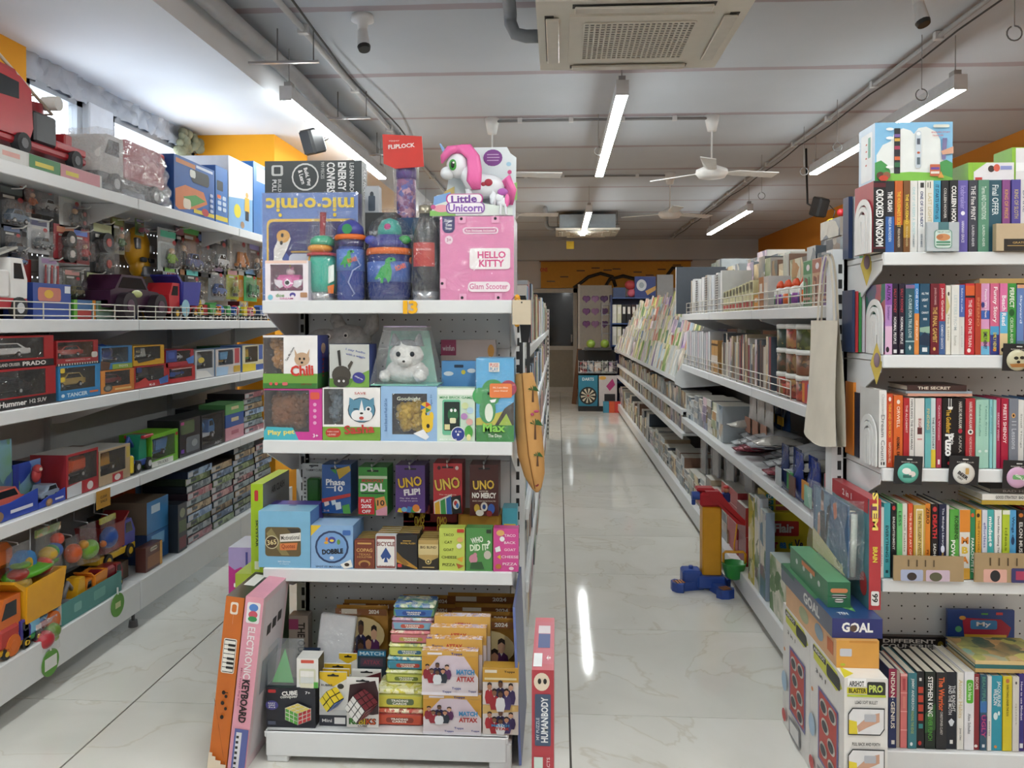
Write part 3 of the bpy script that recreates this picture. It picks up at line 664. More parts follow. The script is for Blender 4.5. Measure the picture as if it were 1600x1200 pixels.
# bottles
def bottle(name,label,px0,px1,ytop,Y,body):
 loc,w,h=fit(px0,px1,ytop,Y,Z1);t=thing(name,label,'bottle',loc);body(t,w/2,h);return t
def bag_over(t,r,h,top=.75,ry=None,g=.12):
 b=MB();R0=r*1.06;prof=[(R0*.96,.001),(R0,.02),(R0*1.02,h*.5),(R0,h*.72),(R0*.75,h*.86),(R0*.25,h*.95),(R0*.35,h)]
 b.lathe(prof,FILM(gloss=g*1.2,crinkle=1.0,haze=.015),16,sy=(ry or 1));b.obj('plastic_bag',t)
def bt_turq(t,r,h):
 b=MB();b.lathe([(r*.86,0),(r*.9,.012),(r*.86,h*.10)],M('#c9cacb',.25,.8),20);b.obj('steel_base',t)
 b=MB();b.lathe([(r*.88,h*.10),(r*.95,h*.2),(r*.95,h*.46),(r*.80,h*.50)],M('#2fb59b',.35),20);b.obj('body',t)
 b=MB();b.lathe([(r*1.02,h*.50),(r*1.05,h*.515),(r*.98,h*.53)],M('#c43a34',.35),20);b.obj('collar',t)
 b=MB();b.ball((-r*.1,-r*.2,h*.58),(r*.85,r*.8,h*.055),M('#eda526',.35));b.tube([(-r*.7,-r*.5,h*.5),(-r*.75,-r*.8,h*.38),(-r*.7,-r*.8,h*.24)],[.004,.005,.008],M('#e7a522',.4));b.obj('yellow_bill',t)
 b=MB();b.lathe([(r*.82,h*.62),(r*.8,h*.68),(r*.5,h*.72),(r*.1,h*.73)],M('#43b98f',.35),18);b.obj('cap',t)
 b=MB();b.cyl((0,0,h*.70),(r*.05,0,h*.985),.009,.011,10,M('#a53038',.35));b.obj('straw_cover',t)
 b=MB();b.prism([(r*.45,h*.36),(r*.99,h*.40),(r*.99,h*.22),(r*.5,h*.18)],-r*.72,-r*.66,M('#e6efe9',.4));b.prism([(r*.55,h*.16),(r*1.0,h*.18),(r*.95,h*.08),(r*.6,h*.08)],-r*.74,-r*.66,M('#d8702c',.4));b.obj('printed_tail',t)
 bag_over(t,r,h)
bottle('kids_bottle','turquoise kids bottle with yellow bill and red straw in a clear bag',482,527,330,2.71,bt_turq)
def dino(t,r,h,z,s,y=-1.012,col='#3fae5a'):
 b=MB();pts=[(-.9,-.6),(-.55,-.2),(-.35,.2),(.0,.45),(.05,.8),(.3,1.0),(.75,.95),(.85,.75),(.4,.62),(.45,.3),(.55,-.1),(.45,-.7),(.25,-.95),(.1,-.6),(-.1,-.55),(-.15,-.95),(-.35,-.95),(-.4,-.55),(-.7,-.7)]
 vs=[]
 for a,c in pts:x=a*s;yy=-math.sqrt(max(.0001,(r*abs(y))**2-min(abs(x),r*.97)**2))-.0012;vs.append((x,yy,z+c*s*1.05))
 b.add(vs,[tuple(range(len(vs)))[::-1]],M(col,.4));b.add([(s*.52+dx,vs[5][1]-.003,z+s*.88+dz)for dx,dz in((0,.004),(-.004,0),(0,-.004),(.004,0))],[(0,1,2,3)],'#123')
 b.obj('printed_dinosaur',t)
def bt_navy(t,r,h):
 b=MB();b.lathe([(r*.8,0),(r*.9,.01),(r*.9,h*.6),(r*.82,h*.66)],M('#3c4f9a',.2),22);b.obj('body',t)
 b=MB();b.lathe([(r*.92,h*.36),(r*.92,h*.62)],M('#5c82cf',.3),22);b.obj('printed_band',t)
 b=MB();b.lathe([(r*.88,h*.66),(r*.85,h*.74)],M('#2b2f70',.4),22);b.obj('neck',t)
 b=MB();b.lathe([(r*1.0,h*.74),(r*1.05,h*.77),(r*.95,h*.80)],M('#e2702e',.4),20);b.obj('orange_collar',t)
 b=MB();b.lathe([(r*.9,h*.80),(r*.82,h*.90),(r*.4,h*.97),(.002,h)],M('#4a4f9c',.35),20);b.cyl((0,-r*.85,h*.86),(0,-r*.93,h*.86),.017,n=14,m=M('#2e8a52',.4));b.obj('lid',t)
 dino(t,r*.92,h,h*.5,r*.55);lt=MB();fr=(Vector((0,-r*.96,h*.56)),Vector((1,0,0)),Vector((0,0,-1)),Vector((0,-1,0)),1,1);paint(MB(),lt,fr,[T('ROAR!',.018,.02,.032,.016,'#e9733a',-15,.03)]);lt.obj('lettering',t)
 b=MB();b.tube([(r*.5,-r*.9,h*.55),(r*.85,-r*.8,h*.42),(r*.4,-r*.98,h*.36),(r*.1,-r,h*.22),(r*.5,-r*.95,h*.08)],.0025,M('#9aa5cf',.4));b.obj('strap',t)
 bag_over(t,r,h,g=.09)
bottle('kids_bottle','tall navy kids bottle with a green dinosaur and orange collar',525,572,342,2.71,bt_navy)
def bt_jar(t,r,h):
 b=MB();b.lathe([(r*.85,0),(r*.95,.015),(r*.98,h*.2),(r*.98,h*.50)],M('#34427f',.15),26);b.obj('body',t)
 b=MB();b.lathe([(r,h*.20),(r,h*.42)],M('#5878c4',.3),26);b.obj('printed_band',t)
 b=MB();b.lathe([(r*1.03,h*.50),(r*1.05,h*.54),(r*1.0,h*.57)],M('#e8742b',.4),26);b.obj('orange_rim',t)
 b=MB();b.lathe([(r*.96,h*.57),(r*.9,h*.64),(r*.62,h*.70),(r*.56,h*.72)],M('#3b3f8f',.4),24);b.obj('lid',t)
 b=MB();b.lathe([(r*.56,h*.70),(r*.52,h*.80),(r*.35,h*.88),(.003,h*.91)],M('#2fa79b',.4),20);b.ball((0,-r*.48,h*.80),(.012,.006,.012),M('#c0347c',.4));b.obj('flip_cap',t)
 for s in(-1,1):b=MB();b.ball((s*r*.75,-r*.45,h*.66),(r*.28,r*.2,h*.05),M('#4a52b4' if s<0 else '#3a9a50',.3));b.obj('strap_knob',t)
 dino(t,r,h,h*.32,r*.55);lt=MB();fr=(Vector((0,-r*.9,h*.36)),Vector((1,0,0)),Vector((0,0,-1)),Vector((0,-1,0)),1,1);paint(MB(),lt,fr,[T('ROAR!',r*.66,.0,.036,.018,'#e9733a',-20,.03)]);lt.obj('lettering',t)
 b=MB();b.cyl((r*.98,-r*.2,h*.44),(r*1.06,-r*.22,h*.44),.012,n=14,m='#e8742b');b.obj('strap_button',t);bag_over(t,r,h,g=.10)
bottle('kids_jar','wide navy kids drinking jar with a green dinosaur, orange rim and teal cap',575,644,328,2.725,bt_jar)
def bt_flask(t,r,h):
 b=MB();b.lathe([(r*.86,0),(r*.9,.006),(r*.9,h*.10)],M('#bfc2c6',.25,.8),22);b.obj('steel_base',t)
 b=MB();b.lathe([(r*.92,h*.10),(r*.95,h*.14),(r*.95,h*.55),(r*.78,h*.70),(r*.5,h*.82),(r*.45,h*.88)],M('#34363b',.3),22);b.obj('body',t)
 b=MB();b.lathe([(r*.46,h*.88),(r*.5,h*.90),(r*.48,h*.96),(.003,h*.97)],M('#b7b09c',.3,.7),18);b.obj('cap',t)
 b=MB();vs=[]
 for j in range(2):
  for i in range(9):a=math.radians(-140+95*i/8);vs.append((r*.97*math.cos(a),r*.97*math.sin(a),h*(.34+.24*j)))
 b.add(vs,[(i,i+1,10+i,9+i)for i in range(8)],M('#c9473f',.4),True);b.obj('label',t)
 lt=MB();fr=(Vector((0,-r*1.0,h*.46)),Vector((1,0,0)),Vector((0,0,-1)),Vector((0,-1,0)),1,1);paint(MB(),lt,fr,[T('Hydro2Go',0,-.016,.05,.010,'#f3dcd8')]);lt.obj('lettering',t);bag_over(t,r,h,g=.13)
bottle('steel_flask','black steel flask with a red label in crinkled plastic',643,689,316,2.70,bt_flask)
put('shaker_box','low black box standing between the dinosaur jars','box',571,619,332,2.80,Z1,.11,col='#1d2124',faces={'f':[T('INFUSION',.55,.23,.8,.045,'#d9dcdd'),('r',0,.45,1,.46,'#777')]})
put('flask_box','dark flask box with white lettering behind the black flask','box',619,690,340,2.82,Z1,.10,col='#2a3340',side='#1b1d22',faces={'f':[('r',0,.0,.55,.5,'#20466e'),T('Servewell',.32,.22,.5,.10,'#e8ecef'),('e',.35,.6,.25,.2,'#d8cfcb'),('e',.4,.65,.12,.1,'#2a2022')]})
loc,w,h=fit(597,664,208,2.87,at(630,341,Y=2.82).z)
t=thing('bagged_bottle','pink and purple kids bottle in a bag with a red header card','bottle',loc)
b=MB();b.lathe([(.034,0),(.036,.02),(.036,h*.45),(.033,h*.50)],ART(('#b77a9f','#8d5a86','#5d6fc0','#d9a7b8','#6a3f6d'),40),20,c=(0,.06,0));b.obj('body',t)
b=MB();b.lathe([(.038,h*.50),(.038,h*.60),(.033,h*.66),(.02,h*.70)],M('#6a4fa5',.35),20,c=(0,.06,0));b.cbox(-.025,.022,.035,.085,h*.66,h*.80,M('#b58ac0',.35),.006);b.obj('flip_lid',t)
b=MB();b.prism([(-w*.47,h*.66),(-w*.2,h*.60),(w*.47,h*.62),(w*.42,h*.97),(-w*.5,h)],.012,.016,M('#d9392f',.4));b.obj('header_card',t)
lt=MB();fr=(Vector((-w*.5,.0115,h)),Vector((1,0,0)),Vector((0,0,-1)),Vector((0,-1,0)),w,h);paint(MB(),lt,fr,[T('FLIPLOCK',.45,.14,w*.62,h*.05,'#f6e9e4',-4,.03),T('sipper',.28,.08,w*.25,h*.022,'#f1c9c0')]);lt.obj('lettering',t)
b=MB();b.lathe([(.045,0),(.047,h*.45),(.048,h*.62),(.047,h*.8),(.046,h)],FILM(gloss=.12,crinkle=1.0,haze=.04),14,c=(0,.06,0));b.obj('plastic_bag',t)
q=at(580,334,Y=2.84)
t=carton('figure_box','small clear box with a dark figure on the black box','toy box',(.05,.05,.10),(at(581,334,Y=2.84).x,2.84,at(600,332,Y=2.80).z+.001),col='#aeb2b8',faces={'f':[('e',.5,.3,.14,.1,'#333b44'),('R',.25,.35,.75,.9,.1,'#3c4a5a')]})
# pink scooter box and the unicorn pack on it
bx,w,h=put('scooter_box','pink glam scooter carton with dotted print and white name panel','toy box',688,803,338,2.645,Z1,.20,col='#e58ab8',side='#d9d2dc',top='#d985b2',wrap=True,faces={'f':[('p',[(.03,.0),(.2,0),(.2,.15),(.17,.19),(.115,.2),(.06,.19),(.03,.15)],'#28286a'),T('Tinker',.115,.05,.11,.035,'#fff'),T('Tots',.115,.10,.09,.035,'#fff'),T('Toys',.115,.145,.09,.035,'#fff'),('R',.31,.13,.79,.21,.04,'#f3dce8'),('R',.33,.145,.77,.195,.03,'#cf6f9f'),T('Fun Stickers Included!',.55,.17,.40,.026,'#fff'),('e',.12,.28,.055,.05,'#f3dce8'),T('3+',.12,.28,.06,.045,'#b94f86'),('R',.40,.38,.95,.63,.04,'#f4eef0'),T('HELLO',.70,.46,.38,.085,'#d95c90',0,.03),T('KITTY',.70,.56,.34,.085,'#d95c90',0,.03),('R',.38,.78,.95,.90,.06,'#f1e6eb'),T('Glam Scooter',.66,.835,.52,.07,'#d36a9d'),('r',.25,.0,.35,.08,'#eaa9ca'),('r',.70,.0,.80,.08,'#eaa9ca'),('r',.26,.92,.36,1,'#eaa9ca'),('r',.74,.92,.84,1,'#eaa9ca'),('r',.0,.74,.08,.86,'#eaa9ca')]+[('e',.29,.03,.02,.018,'#221722'),('e',.75,.03,.02,.018,'#221722'),('e',.30,.97,.02,.018,'#221722'),('e',.79,.97,.02,.018,'#221722'),('e',.03,.80,.02,.018,'#221722')]})
HKZ=Z1+h+.004
loc,w,h=fit(672,806,220,2.66,HKZ);t=thing('unicorn_toy_pack','open display pack with a white pink-maned unicorn toy on the pink carton','toy',loc)
b=MB();poly=[(-w*.32,.002),(w*.48,.002),(w*.49,h*.84),(w*.42,h*.90),(w*.38,h*.985),(-w*.15,h*.985),(-w*.28,h*.85),(-w*.36,h*.3)]
b.prism(poly,.085,.089,M('#dde6ea',.4));b.obj('back_card',t)
b=MB();b.prism([(-w*.5,.001),(w*.46,.001),(w*.46,h*.10),(w*.15,h*.16),(-w*.22,h*.30),(-w*.42,h*.28)],.0,.004,M('#dfeae2',.4));b.box(-w*.45,w*.46,.004,.088,0,.003,'#e0e6ea');b.obj('front_tray',t)
fr=(Vector((-w/2,0,h)),Vector((1,0,0)),Vector((0,0,-1)),Vector((0,-1,0)),w,h);art,lt=MB(),MB()
paint(art,lt,fr,scaled([('p',[(.05,.74),(.24,.68),(.26,.78),(.04,.86)],'#7fa8dd'),('r',.0,.93,.3,1,'#8cc46a'),('e',.14,.9,.1,.05,'#e9a3b0'),('R',.19,.705,.62,.84,.05,'#c84a98'),('R',.205,.715,.605,.83,.045,'#f6f1f6'),('R',.19,.82,.64,.97,.05,'#8b58a8'),('R',.205,.83,.625,.96,.045,'#f6f1f6'),T('Little',.40,.775,.30,.10,'#7a4aa0',-2,.03),T('Unicorn',.415,.895,.40,.105,'#8f63b8',0,.03),('e',.04,.88,.03,.03,'#c85a90')],w,h))
fr2=(Vector((-w/2,.085,h)),Vector((1,0,0)),Vector((0,0,-1)),Vector((0,-1,0)),w,h)
paint(art,lt,fr2,[('e',.71,.16,.115,.115,'#7d3f8c'),('p',[(.61,.2),(.66,.27),(.70,.22)],'#7d3f8c'),('r',.64,.11,.78,.122,'#c9a8d0'),('r',.64,.15,.79,.162,'#c9a8d0'),('r',.64,.19,.78,.202,'#c9a8d0'),('e',.91,.36,.025,.03,'#d95a90'),('e',.91,.45,.025,.03,'#e8944a'),('e',.90,.25,.03,.03,'#a8d0e6'),('p',[(.86,.55),(1,.5),(1,.75),(.88,.7)],'#9ccf7a'),('p',[(.13,.62),(.25,.55),(.25,.75),(.1,.8)],'#d9c27a')])
art.obj('printed_artwork',t);lt.obj('lettering',t)
uw=M('#e9edf2',.35);up=M('#ec6fae',.4);u=thing
b=MB();b.ball((w*.13,.045,h*.42),(w*.23,.034,h*.17),uw,18,12);b.tube([(w*.02,.045,h*.40),(-w*.06,.044,h*.55),(-w*.14,.042,h*.68)],[.034,.028,.026],uw,12);b.ball((-w*.19,.040,h*.70),(w*.135,.034,h*.17),uw,18,12);b.ball((-w*.31,.034,h*.595),(w*.085,.026,h*.09),uw,16,10)
for x in(-.05,.03,.22,.29):b.tube([(w*x,.045+(.014 if x in(.03,.29)else-.014),h*.38),(w*(x+.01),.045,h*.12),(w*x,.045,.006)],[.015,.010,.013],uw)
b.cyl((-w*.13,.045,h*.82),(-w*.10,.04,h*.97),.013,.001,8,uw);ub=b.obj('unicorn_body',t)
b=MB()
for j in range(6):q=(j-2.5)*.006;b.tube([(-w*.22+q,.030,h*.88),(-w*.10+q,.024,h*.93),(w*(-.03+.012*j),.020,h*.80),(w*(-.02+.016*j),.012,h*.62),(w*(-.04+.02*j),.012,h*.48),(w*(.0+.016*j),.014,h*.36)],[.008,.013,.014,.013,.011,.003],up,8)
b.tube([(-w*.16,.03,h*.93),(-w*.28,.022,h*.90),(-w*.35,.02,h*.80),(-w*.37,.022,h*.72)],[.012,.016,.012,.003],up,8);b.obj('mane',ub)
b=MB()
for j in range(4):b.tube([(w*.33,.045,h*.46),(w*.40,.036+.006*j,h*(.52-.03*j)),(w*(.46-.01*j),.034+.006*j,h*(.36-.03*j)),(w*(.45-.02*j),.034,h*.16)],[.008,.014,.013,.003],up,8)
b.obj('tail',ub)
b=MB();b.cyl((-w*.31,.04,h*.82),(-w*.40,.036,h*1.0),.011,.002,8,M('#8fb6ea',.3));b.obj('horn',ub)
b=MB();b.ball((-w*.235,.008,h*.69),(.013,.004,.019),'#3f9a3f');b.ball((-w*.236,.0055,h*.69),(.007,.003,.012),'#0d1a10');b.ball((-w*.225,.003,h*.715),.0035,'#fff');b.obj('eye',ub)
b=MB();b.ball((w*.18,.010,h*.45),(.014,.003,.012),'#a3283c');b.ball((w*.12,.012,h*.43),(.008,.003,.007),'#a3283c');b.obj('heart_marks',ub)
b=MB();b.ball((w*.36,-.004,h*.18),(.02,.004,.014),uw);b.ball((w*.31,-.006,h*.24),(.014,.004,.013),uw);b.ball((w*.35,-.008,h*.31),(.018,.004,.012),M('#b05cb0',.4));b.ball((w*.40,-.007,h*.2),(.008,.004,.022),up);b.cyl((w*.32,-.006,.002),(w*.33,-.006,h*.15),.004,n=6,m=uw);b.cyl((w*.39,-.006,.002),(w*.38,-.006,h*.15),.004,n=6,m=uw);b.obj('small_unicorn',t)
# ---- second shelf: plush toy boxes
def plush(col,parts):
 def f(t,bx):
  x0,x1,d,y0,y1=bx;w,h=x1-x0,y1-y0;b=MB();m=fur(col)
  for cx,cz,rx,rz in parts:
   c0=Vector((x0+w*cx,d*.45,y0+h*cz));R=(w*rx,min(d*.4,w*rx),h*rz);b.ball(c0,R,m,14,9)
   for k in range(26):
    v=Vector((random.gauss(0,1),-abs(random.gauss(0,1)),random.gauss(0,1))).normalized();b.ball(c0+Vector((v.x*R[0],v.y*R[1],v.z*R[2]))*.95,.007+.004*random.random(),m,6,5)
  b.obj('plush_toy',t)
 return f
loc,w,h=fit(412,503,608,2.63,Z2);PPZ=Z2+h+.001
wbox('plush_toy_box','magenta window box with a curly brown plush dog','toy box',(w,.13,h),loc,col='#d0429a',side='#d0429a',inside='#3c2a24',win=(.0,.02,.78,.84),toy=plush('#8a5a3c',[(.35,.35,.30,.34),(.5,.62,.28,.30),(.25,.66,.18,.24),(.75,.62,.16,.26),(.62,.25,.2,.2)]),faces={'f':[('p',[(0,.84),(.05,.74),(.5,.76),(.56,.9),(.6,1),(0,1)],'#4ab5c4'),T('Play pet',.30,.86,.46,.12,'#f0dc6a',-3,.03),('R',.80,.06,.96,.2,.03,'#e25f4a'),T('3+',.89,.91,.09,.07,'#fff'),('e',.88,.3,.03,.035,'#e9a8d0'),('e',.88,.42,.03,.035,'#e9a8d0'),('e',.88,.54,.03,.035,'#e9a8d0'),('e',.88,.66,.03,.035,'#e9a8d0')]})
def chili_art():return[('r',0,.72,1,1,'#74a843'),('r',0,.9,1,1,'#3f7f38'),('e',.72,.45,.14,.13,'#caa98a'),('p',[(.58,.25),(.66,.4),(.6,.45)],'#caa98a'),('p',[(.86,.25),(.78,.4),(.84,.45)],'#caa98a'),('e',.68,.44,.02,.025,'#222'),('e',.76,.44,.02,.025,'#222'),('e',.72,.51,.025,.02,'#222'),T('Chili',.72,.66,.42,.2,'#d23a2c',-3,.035),T('Take Me Home',.50,.35,.3,.04,'#333',-60),('e',.15,.91,.03,.03,'#e25f5f'),('e',.25,.91,.03,.03,'#e25f5f'),('R',.36,.88,.46,.94,.02,'#d86a6a'),T('SOFT TOYS',.80,.92,.2,.035,'#8a2020')]
loc,w,h=fit(411,496,524,2.64,PPZ)
wbox('plush_toy_box','white and green window box with a tan plush dog named Chili','toy box',(w,.13,h),loc,col='#f1efee',side='#3b4a9a',top='#2e3a80',inside='#4a2f22',win=(.0,.04,.38,.74),toy=plush('#d9a066',[(.6,.45,.34,.3),(.5,.75,.2,.2),(.3,.85,.14,.14),(.85,.25,.2,.2)]),faces={'f':chili_art(),'r':[('r',0,.72,1,1,'#3f7f38'),T('Chili',.5,.5,.6,.15,'#d23a2c',90),('e',.5,.25,.2,.1,'#caa98a')]})
loc,w,h=fit(504,594,606,2.63,Z2);SAZ=Z2+h+.001
wbox('plush_toy_box','white and green window box with a cat face print named Sasha','toy box',(w,.13,h),loc,col='#f3f1ef',side='#5a8a3c',top='#e8e6e4',inside='#4a4038',win=(.02,.02,.36,.70),toy=plush('#8496a6',[(.6,.6,.4,.32),(.35,.8,.25,.2),(.4,.3,.3,.25)]),faces={'f':[('r',0,.74,1,1,'#7aa83c'),('R',.05,.77,.32,.94,.08,'#c33f2e'),T('I make a sound',.18,.83,.2,.03,'#f4d9d0'),T('I purr',.18,.88,.12,.03,'#f4d9d0'),('e',.68,.42,.24,.24,'#2b3b45'),('e',.68,.42,.225,.225,'#5f93ad'),('p',[(.46,.33),(.47,.18),(.58,.25)],'#5f93ad'),('p',[(.90,.33),(.89,.18),(.78,.25)],'#5f93ad'),('p',[(.68,.22),(.60,.62),(.76,.62)],'#f0f0f0'),('e',.60,.52,.1,.1,'#f0f0f0'),('e',.77,.52,.1,.1,'#f0f0f0'),('e',.80,.40,.05,.05,'#f3f3f3'),('e',.80,.40,.025,.028,'#1c2830'),('r',.54,.39,.62,.405,'#1c2830'),('e',.68,.48,.03,.02,'#333'),('e',.68,.57,.04,.03,'#c0453c'),T('SAVE',.66,.10,.2,.045,'#c0453c'),T('Sasha',.64,.78,.52,.17,'#c5443a',-4,.03),T('make a sound',.16,.89,.14,.025,'#f4d9d0')]})
loc,w,h=fit(595,683,604,2.63,Z2);GNZ=Z2+h+.001
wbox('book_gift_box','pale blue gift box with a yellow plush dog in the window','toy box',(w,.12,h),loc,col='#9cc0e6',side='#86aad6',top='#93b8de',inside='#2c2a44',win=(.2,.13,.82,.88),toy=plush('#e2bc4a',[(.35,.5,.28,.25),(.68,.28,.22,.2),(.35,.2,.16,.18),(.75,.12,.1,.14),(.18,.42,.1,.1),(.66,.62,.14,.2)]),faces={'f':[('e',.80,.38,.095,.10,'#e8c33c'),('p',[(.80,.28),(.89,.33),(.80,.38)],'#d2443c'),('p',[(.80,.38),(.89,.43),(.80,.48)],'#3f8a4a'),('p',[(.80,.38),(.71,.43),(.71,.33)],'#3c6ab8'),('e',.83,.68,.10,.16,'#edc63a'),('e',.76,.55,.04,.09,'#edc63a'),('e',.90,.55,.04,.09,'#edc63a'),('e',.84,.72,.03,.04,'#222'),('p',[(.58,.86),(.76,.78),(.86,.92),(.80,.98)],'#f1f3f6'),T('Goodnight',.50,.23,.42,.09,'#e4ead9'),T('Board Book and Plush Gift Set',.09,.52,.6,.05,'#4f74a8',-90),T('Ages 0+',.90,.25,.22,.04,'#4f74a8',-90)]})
loc,w,h=fit(683,742,606,2.63,Z2)
put('phone_game_box','pale green box with a toy phone showing a dark dinosaur','toy box',683,742,606,2.63,Z2,.06,col='#d5e8d6',side='#7fb688',top='#bcdcbf',faces={'f':[('R',.02,.03,.98,.13,.02,'#f1f6f0'),T('MINI BRICK GAME',.5,.18,.86,.045,'#3f9a5c'),('R',.14,.22,.62,.88,.05,'#6fbf9a'),('R',.18,.26,.60,.80,.03,'#20302c'),('e',.42,.50,.14,.13,'#2f6a44'),('e',.38,.42,.035,.03,'#f4f4f4'),('e',.48,.42,.035,.03,'#f4f4f4'),('R',.34,.56,.5,.66,.03,'#e8e6c0'),('r',.2,.68,.34,.78,'#e2d9a0'),('e',.74,.33,.09,.06,'#d4e0a8'),('e',.88,.42,.09,.06,'#b9d6ea'),('e',.72,.53,.09,.06,'#b98ac0'),('e',.86,.63,.09,.06,'#e2b0a8'),('e',.56,.86,.19,.14,'#f2f4f2'),('e',.56,.86,.17,.125,'#2c3f8f'),T('6 in',.56,.81,.16,.04,'#fff'),T('1',.56,.87,.05,.04,'#fff'),('e',.84,.82,.11,.12,'#52a84a'),('e',.84,.92,.06,.06,'#e8e2a0'),T('BRICK GAME',.3,.96,.45,.025,'#fff')]})
put('dinosaur_toy_box','tall blue and green box of Max the dinosaur','toy box',744,803,560,2.63,Z2,.11,col='#5fb2e4',side='#3f96cc',top='#5fb2e4',wrap=True,faces={'f':[('r',0,.78,1,1,'#2f8a3f'),('e',.85,.36,.22,.10,'#b2405a'),('e',.45,.38,.3,.13,'#3f9a52'),('e',.1,.45,.2,.1,'#4aa860'),('p',[(0,.72),(1,.6),(1,.8),(0,.8)],'#c9c24a'),('p',[(.5,.8),(.75,.6),(1,.52),(1,.8)],'#3d3a38'),('p',[(.6,.8),(.8,.66),(.95,.8)],'#a8c64a'),('e',.35,.46,.20,.10,'#3f9a5a'),('e',.44,.50,.16,.055,'#3f9a5a'),('e',.30,.62,.22,.16,'#3f9a5a'),('e',.34,.65,.11,.11,'#e6efe0'),('p',[(.36,.50),(.54,.485),(.50,.525),(.40,.53)],'#f7f7f7'),('e',.33,.42,.03,.02,'#111'),('R',.36,.30,.95,.47,.05,'#e8824a'),T('Hi, I am Max',.65,.35,.4,.025,'#fbe9d8'),T('your friend',.65,.39,.36,.025,'#fbe9d8'),('r',.34,.05,.62,.16,'#e9e3d6'),T('PUGS',.48,.08,.22,.045,'#c23f4a'),T('PLAY',.48,.13,.22,.045,'#3f8ac0'),T('Max',.48,.835,.62,.11,'#17421e',0,.06),T('Max',.48,.83,.60,.105,'#8ed35a',0,.03),T('The Dino',.5,.925,.36,.04,'#f1f4ea')]})
put('plush_toy_box','grey and green box printed with a dark donkey seen from behind','toy box',515,577,538,2.65,SAZ,.11,col='#c6c8c4',side='#3c4a8a',top='#2f3a6a',faces={'f':[('r',0,.80,1,1,'#5f8f3a'),('p',[(.5,1),(.65,.75),(1,.6),(1,1)],'#7aa84a'),('e',.30,.72,.24,.22,'#4a453e'),('e',.30,.88,.2,.13,'#3f3a34'),('e',.24,.86,.03,.03,'#ddd'),('e',.36,.86,.03,.03,'#ddd'),('p',[(.2,.15),(.27,.13),(.30,.5),(.24,.5)],'#2f2b28'),('p',[(.46,.5),(.55,.38),(.6,.42),(.5,.62)],'#4a453e'),T('I say hello',.66,.16,.5,.06,'#5a68b0',12),T('with a wiggle',.66,.27,.5,.06,'#5a68b0',12),('e',.74,.78,.16,.13,'#3f3f90'),T('adopt me',.74,.78,.22,.05,'#fff',25)]})
# donkey plush lying on top
q=at(545,525,Y=2.84);t=thing('plush_donkey','grey plush donkey with long ears slumped over the boxes','plush toy',(q.x,2.84,SAZ));g=fur('#c9c6c2');b=MB()
b.ball((.0,0,.15),(.085,.06,.06),g,18,12);b.ball((-.085,-.02,.145),(.07,.05,.05),g,18,12);b.cbox(-.08,.08,-.05,.06,.002,.14,g,.03);b.obj('body',t)
for s,e in((-.03,(-.05,.0,.235)),(.06,(.09,.0,.24))):b=MB();b.tube([(s,0,.17),((s+e[0])/2+.01,0,.20),e,(e[0]*1.15,0,e[2]+.015)],[.02,.026,.022,.006],g,8);b.obj('ear',t)
b=MB();b.ball((-.055,-.068,.168),(.009,.004,.01),'#ece9e2');b.ball((-.055,-.071,.167),.005,'#111');b.ball((.005,-.06,.172),(.009,.004,.01),'#ece9e2');b.ball((.005,-.063,.171),.005,'#111');b.obj('eyes',t)
b=MB();b.ball((-.125,-.05,.13),(.032,.022,.028),fur('#b9b5b0'));b.obj('muzzle',t)
loc,w,h=fit(577,686,508,2.65,GNZ);t=thing('husky_toy_pack','clear tapered pack with a fluffy grey and white husky puppy','plush toy',loc);wf=fur('#e9e9e6');gf=fur('#8d9195')
b=MB();b.ball((0,.055,h*.22),(w*.32,.04,h*.2),wf,18,12);b.ball((0,.045,h*.50),(w*.24,.04,h*.24),wf,18,12);b.ball((-.0,.025,h*.40),(w*.13,.03,h*.10),wf);b.ball((-w*.3,.03,h*.15),(w*.08,.03,h*.1),wf);b.ball((w*.22,.02,h*.15),(w*.1,.03,h*.1),wf)
for i in range(len(b.v)):x,y,z=b.v[i];b.v[i]=(x+random.uniform(-.003,.003),y+random.uniform(-.003,.003),z+random.uniform(-.003,.003))
b.obj('body',t)
b=MB();b.ball((-.0,.05,h*.64),(w*.2,.035,h*.12),gf);b.cyl((-w*.16,.05,h*.66),(-w*.19,.05,h*.86),.022,.004,10,gf);b.cyl((w*.16,.05,h*.66),(w*.19,.05,h*.86),.022,.004,10,gf);b.obj('grey_cap_and_ears',t)
b=MB();b.ball((-w*.09,.008,h*.52),(.008,.004,.009),'#15202a');b.ball((w*.11,.008,h*.52),(.008,.004,.009),'#15202a');b.ball((0,-.003,h*.40),(.007,.004,.005),'#111');b.obj('eyes_and_nose',t)
b=MB();b.box(-w*.48,w*.48,.001,.12,0,.004,M('#86cdb8',.4));b.prism([(-w*.40,.005),(w*.40,.005),(w*.28,h*.9),(-w*.28,h*.9)],.112,.116,M('#9fd8c6',.4));b.obj('tray',t)
b=MB();q=[(-w*.5,0,.001),(w*.5,0,.001),(w*.5,.12,.001),(-w*.5,.12,.001),(-w*.31,.02,h*.97),(w*.31,.02,h*.97),(w*.31,.11,h*.97),(-w*.31,.11,h*.97)]
b.add(q,[(0,1,5,4),(1,2,6,5),(3,0,4,7),(2,3,7,6)],FILM(gloss=.10,crinkle=.7,haze=.06));b.obj('clear_cover',t);b=MB();b.box(-w*.31,w*.31,.02,.11,h*.965,h*.985,M('#a79ab5',.3));b.obj('pack_top',t)
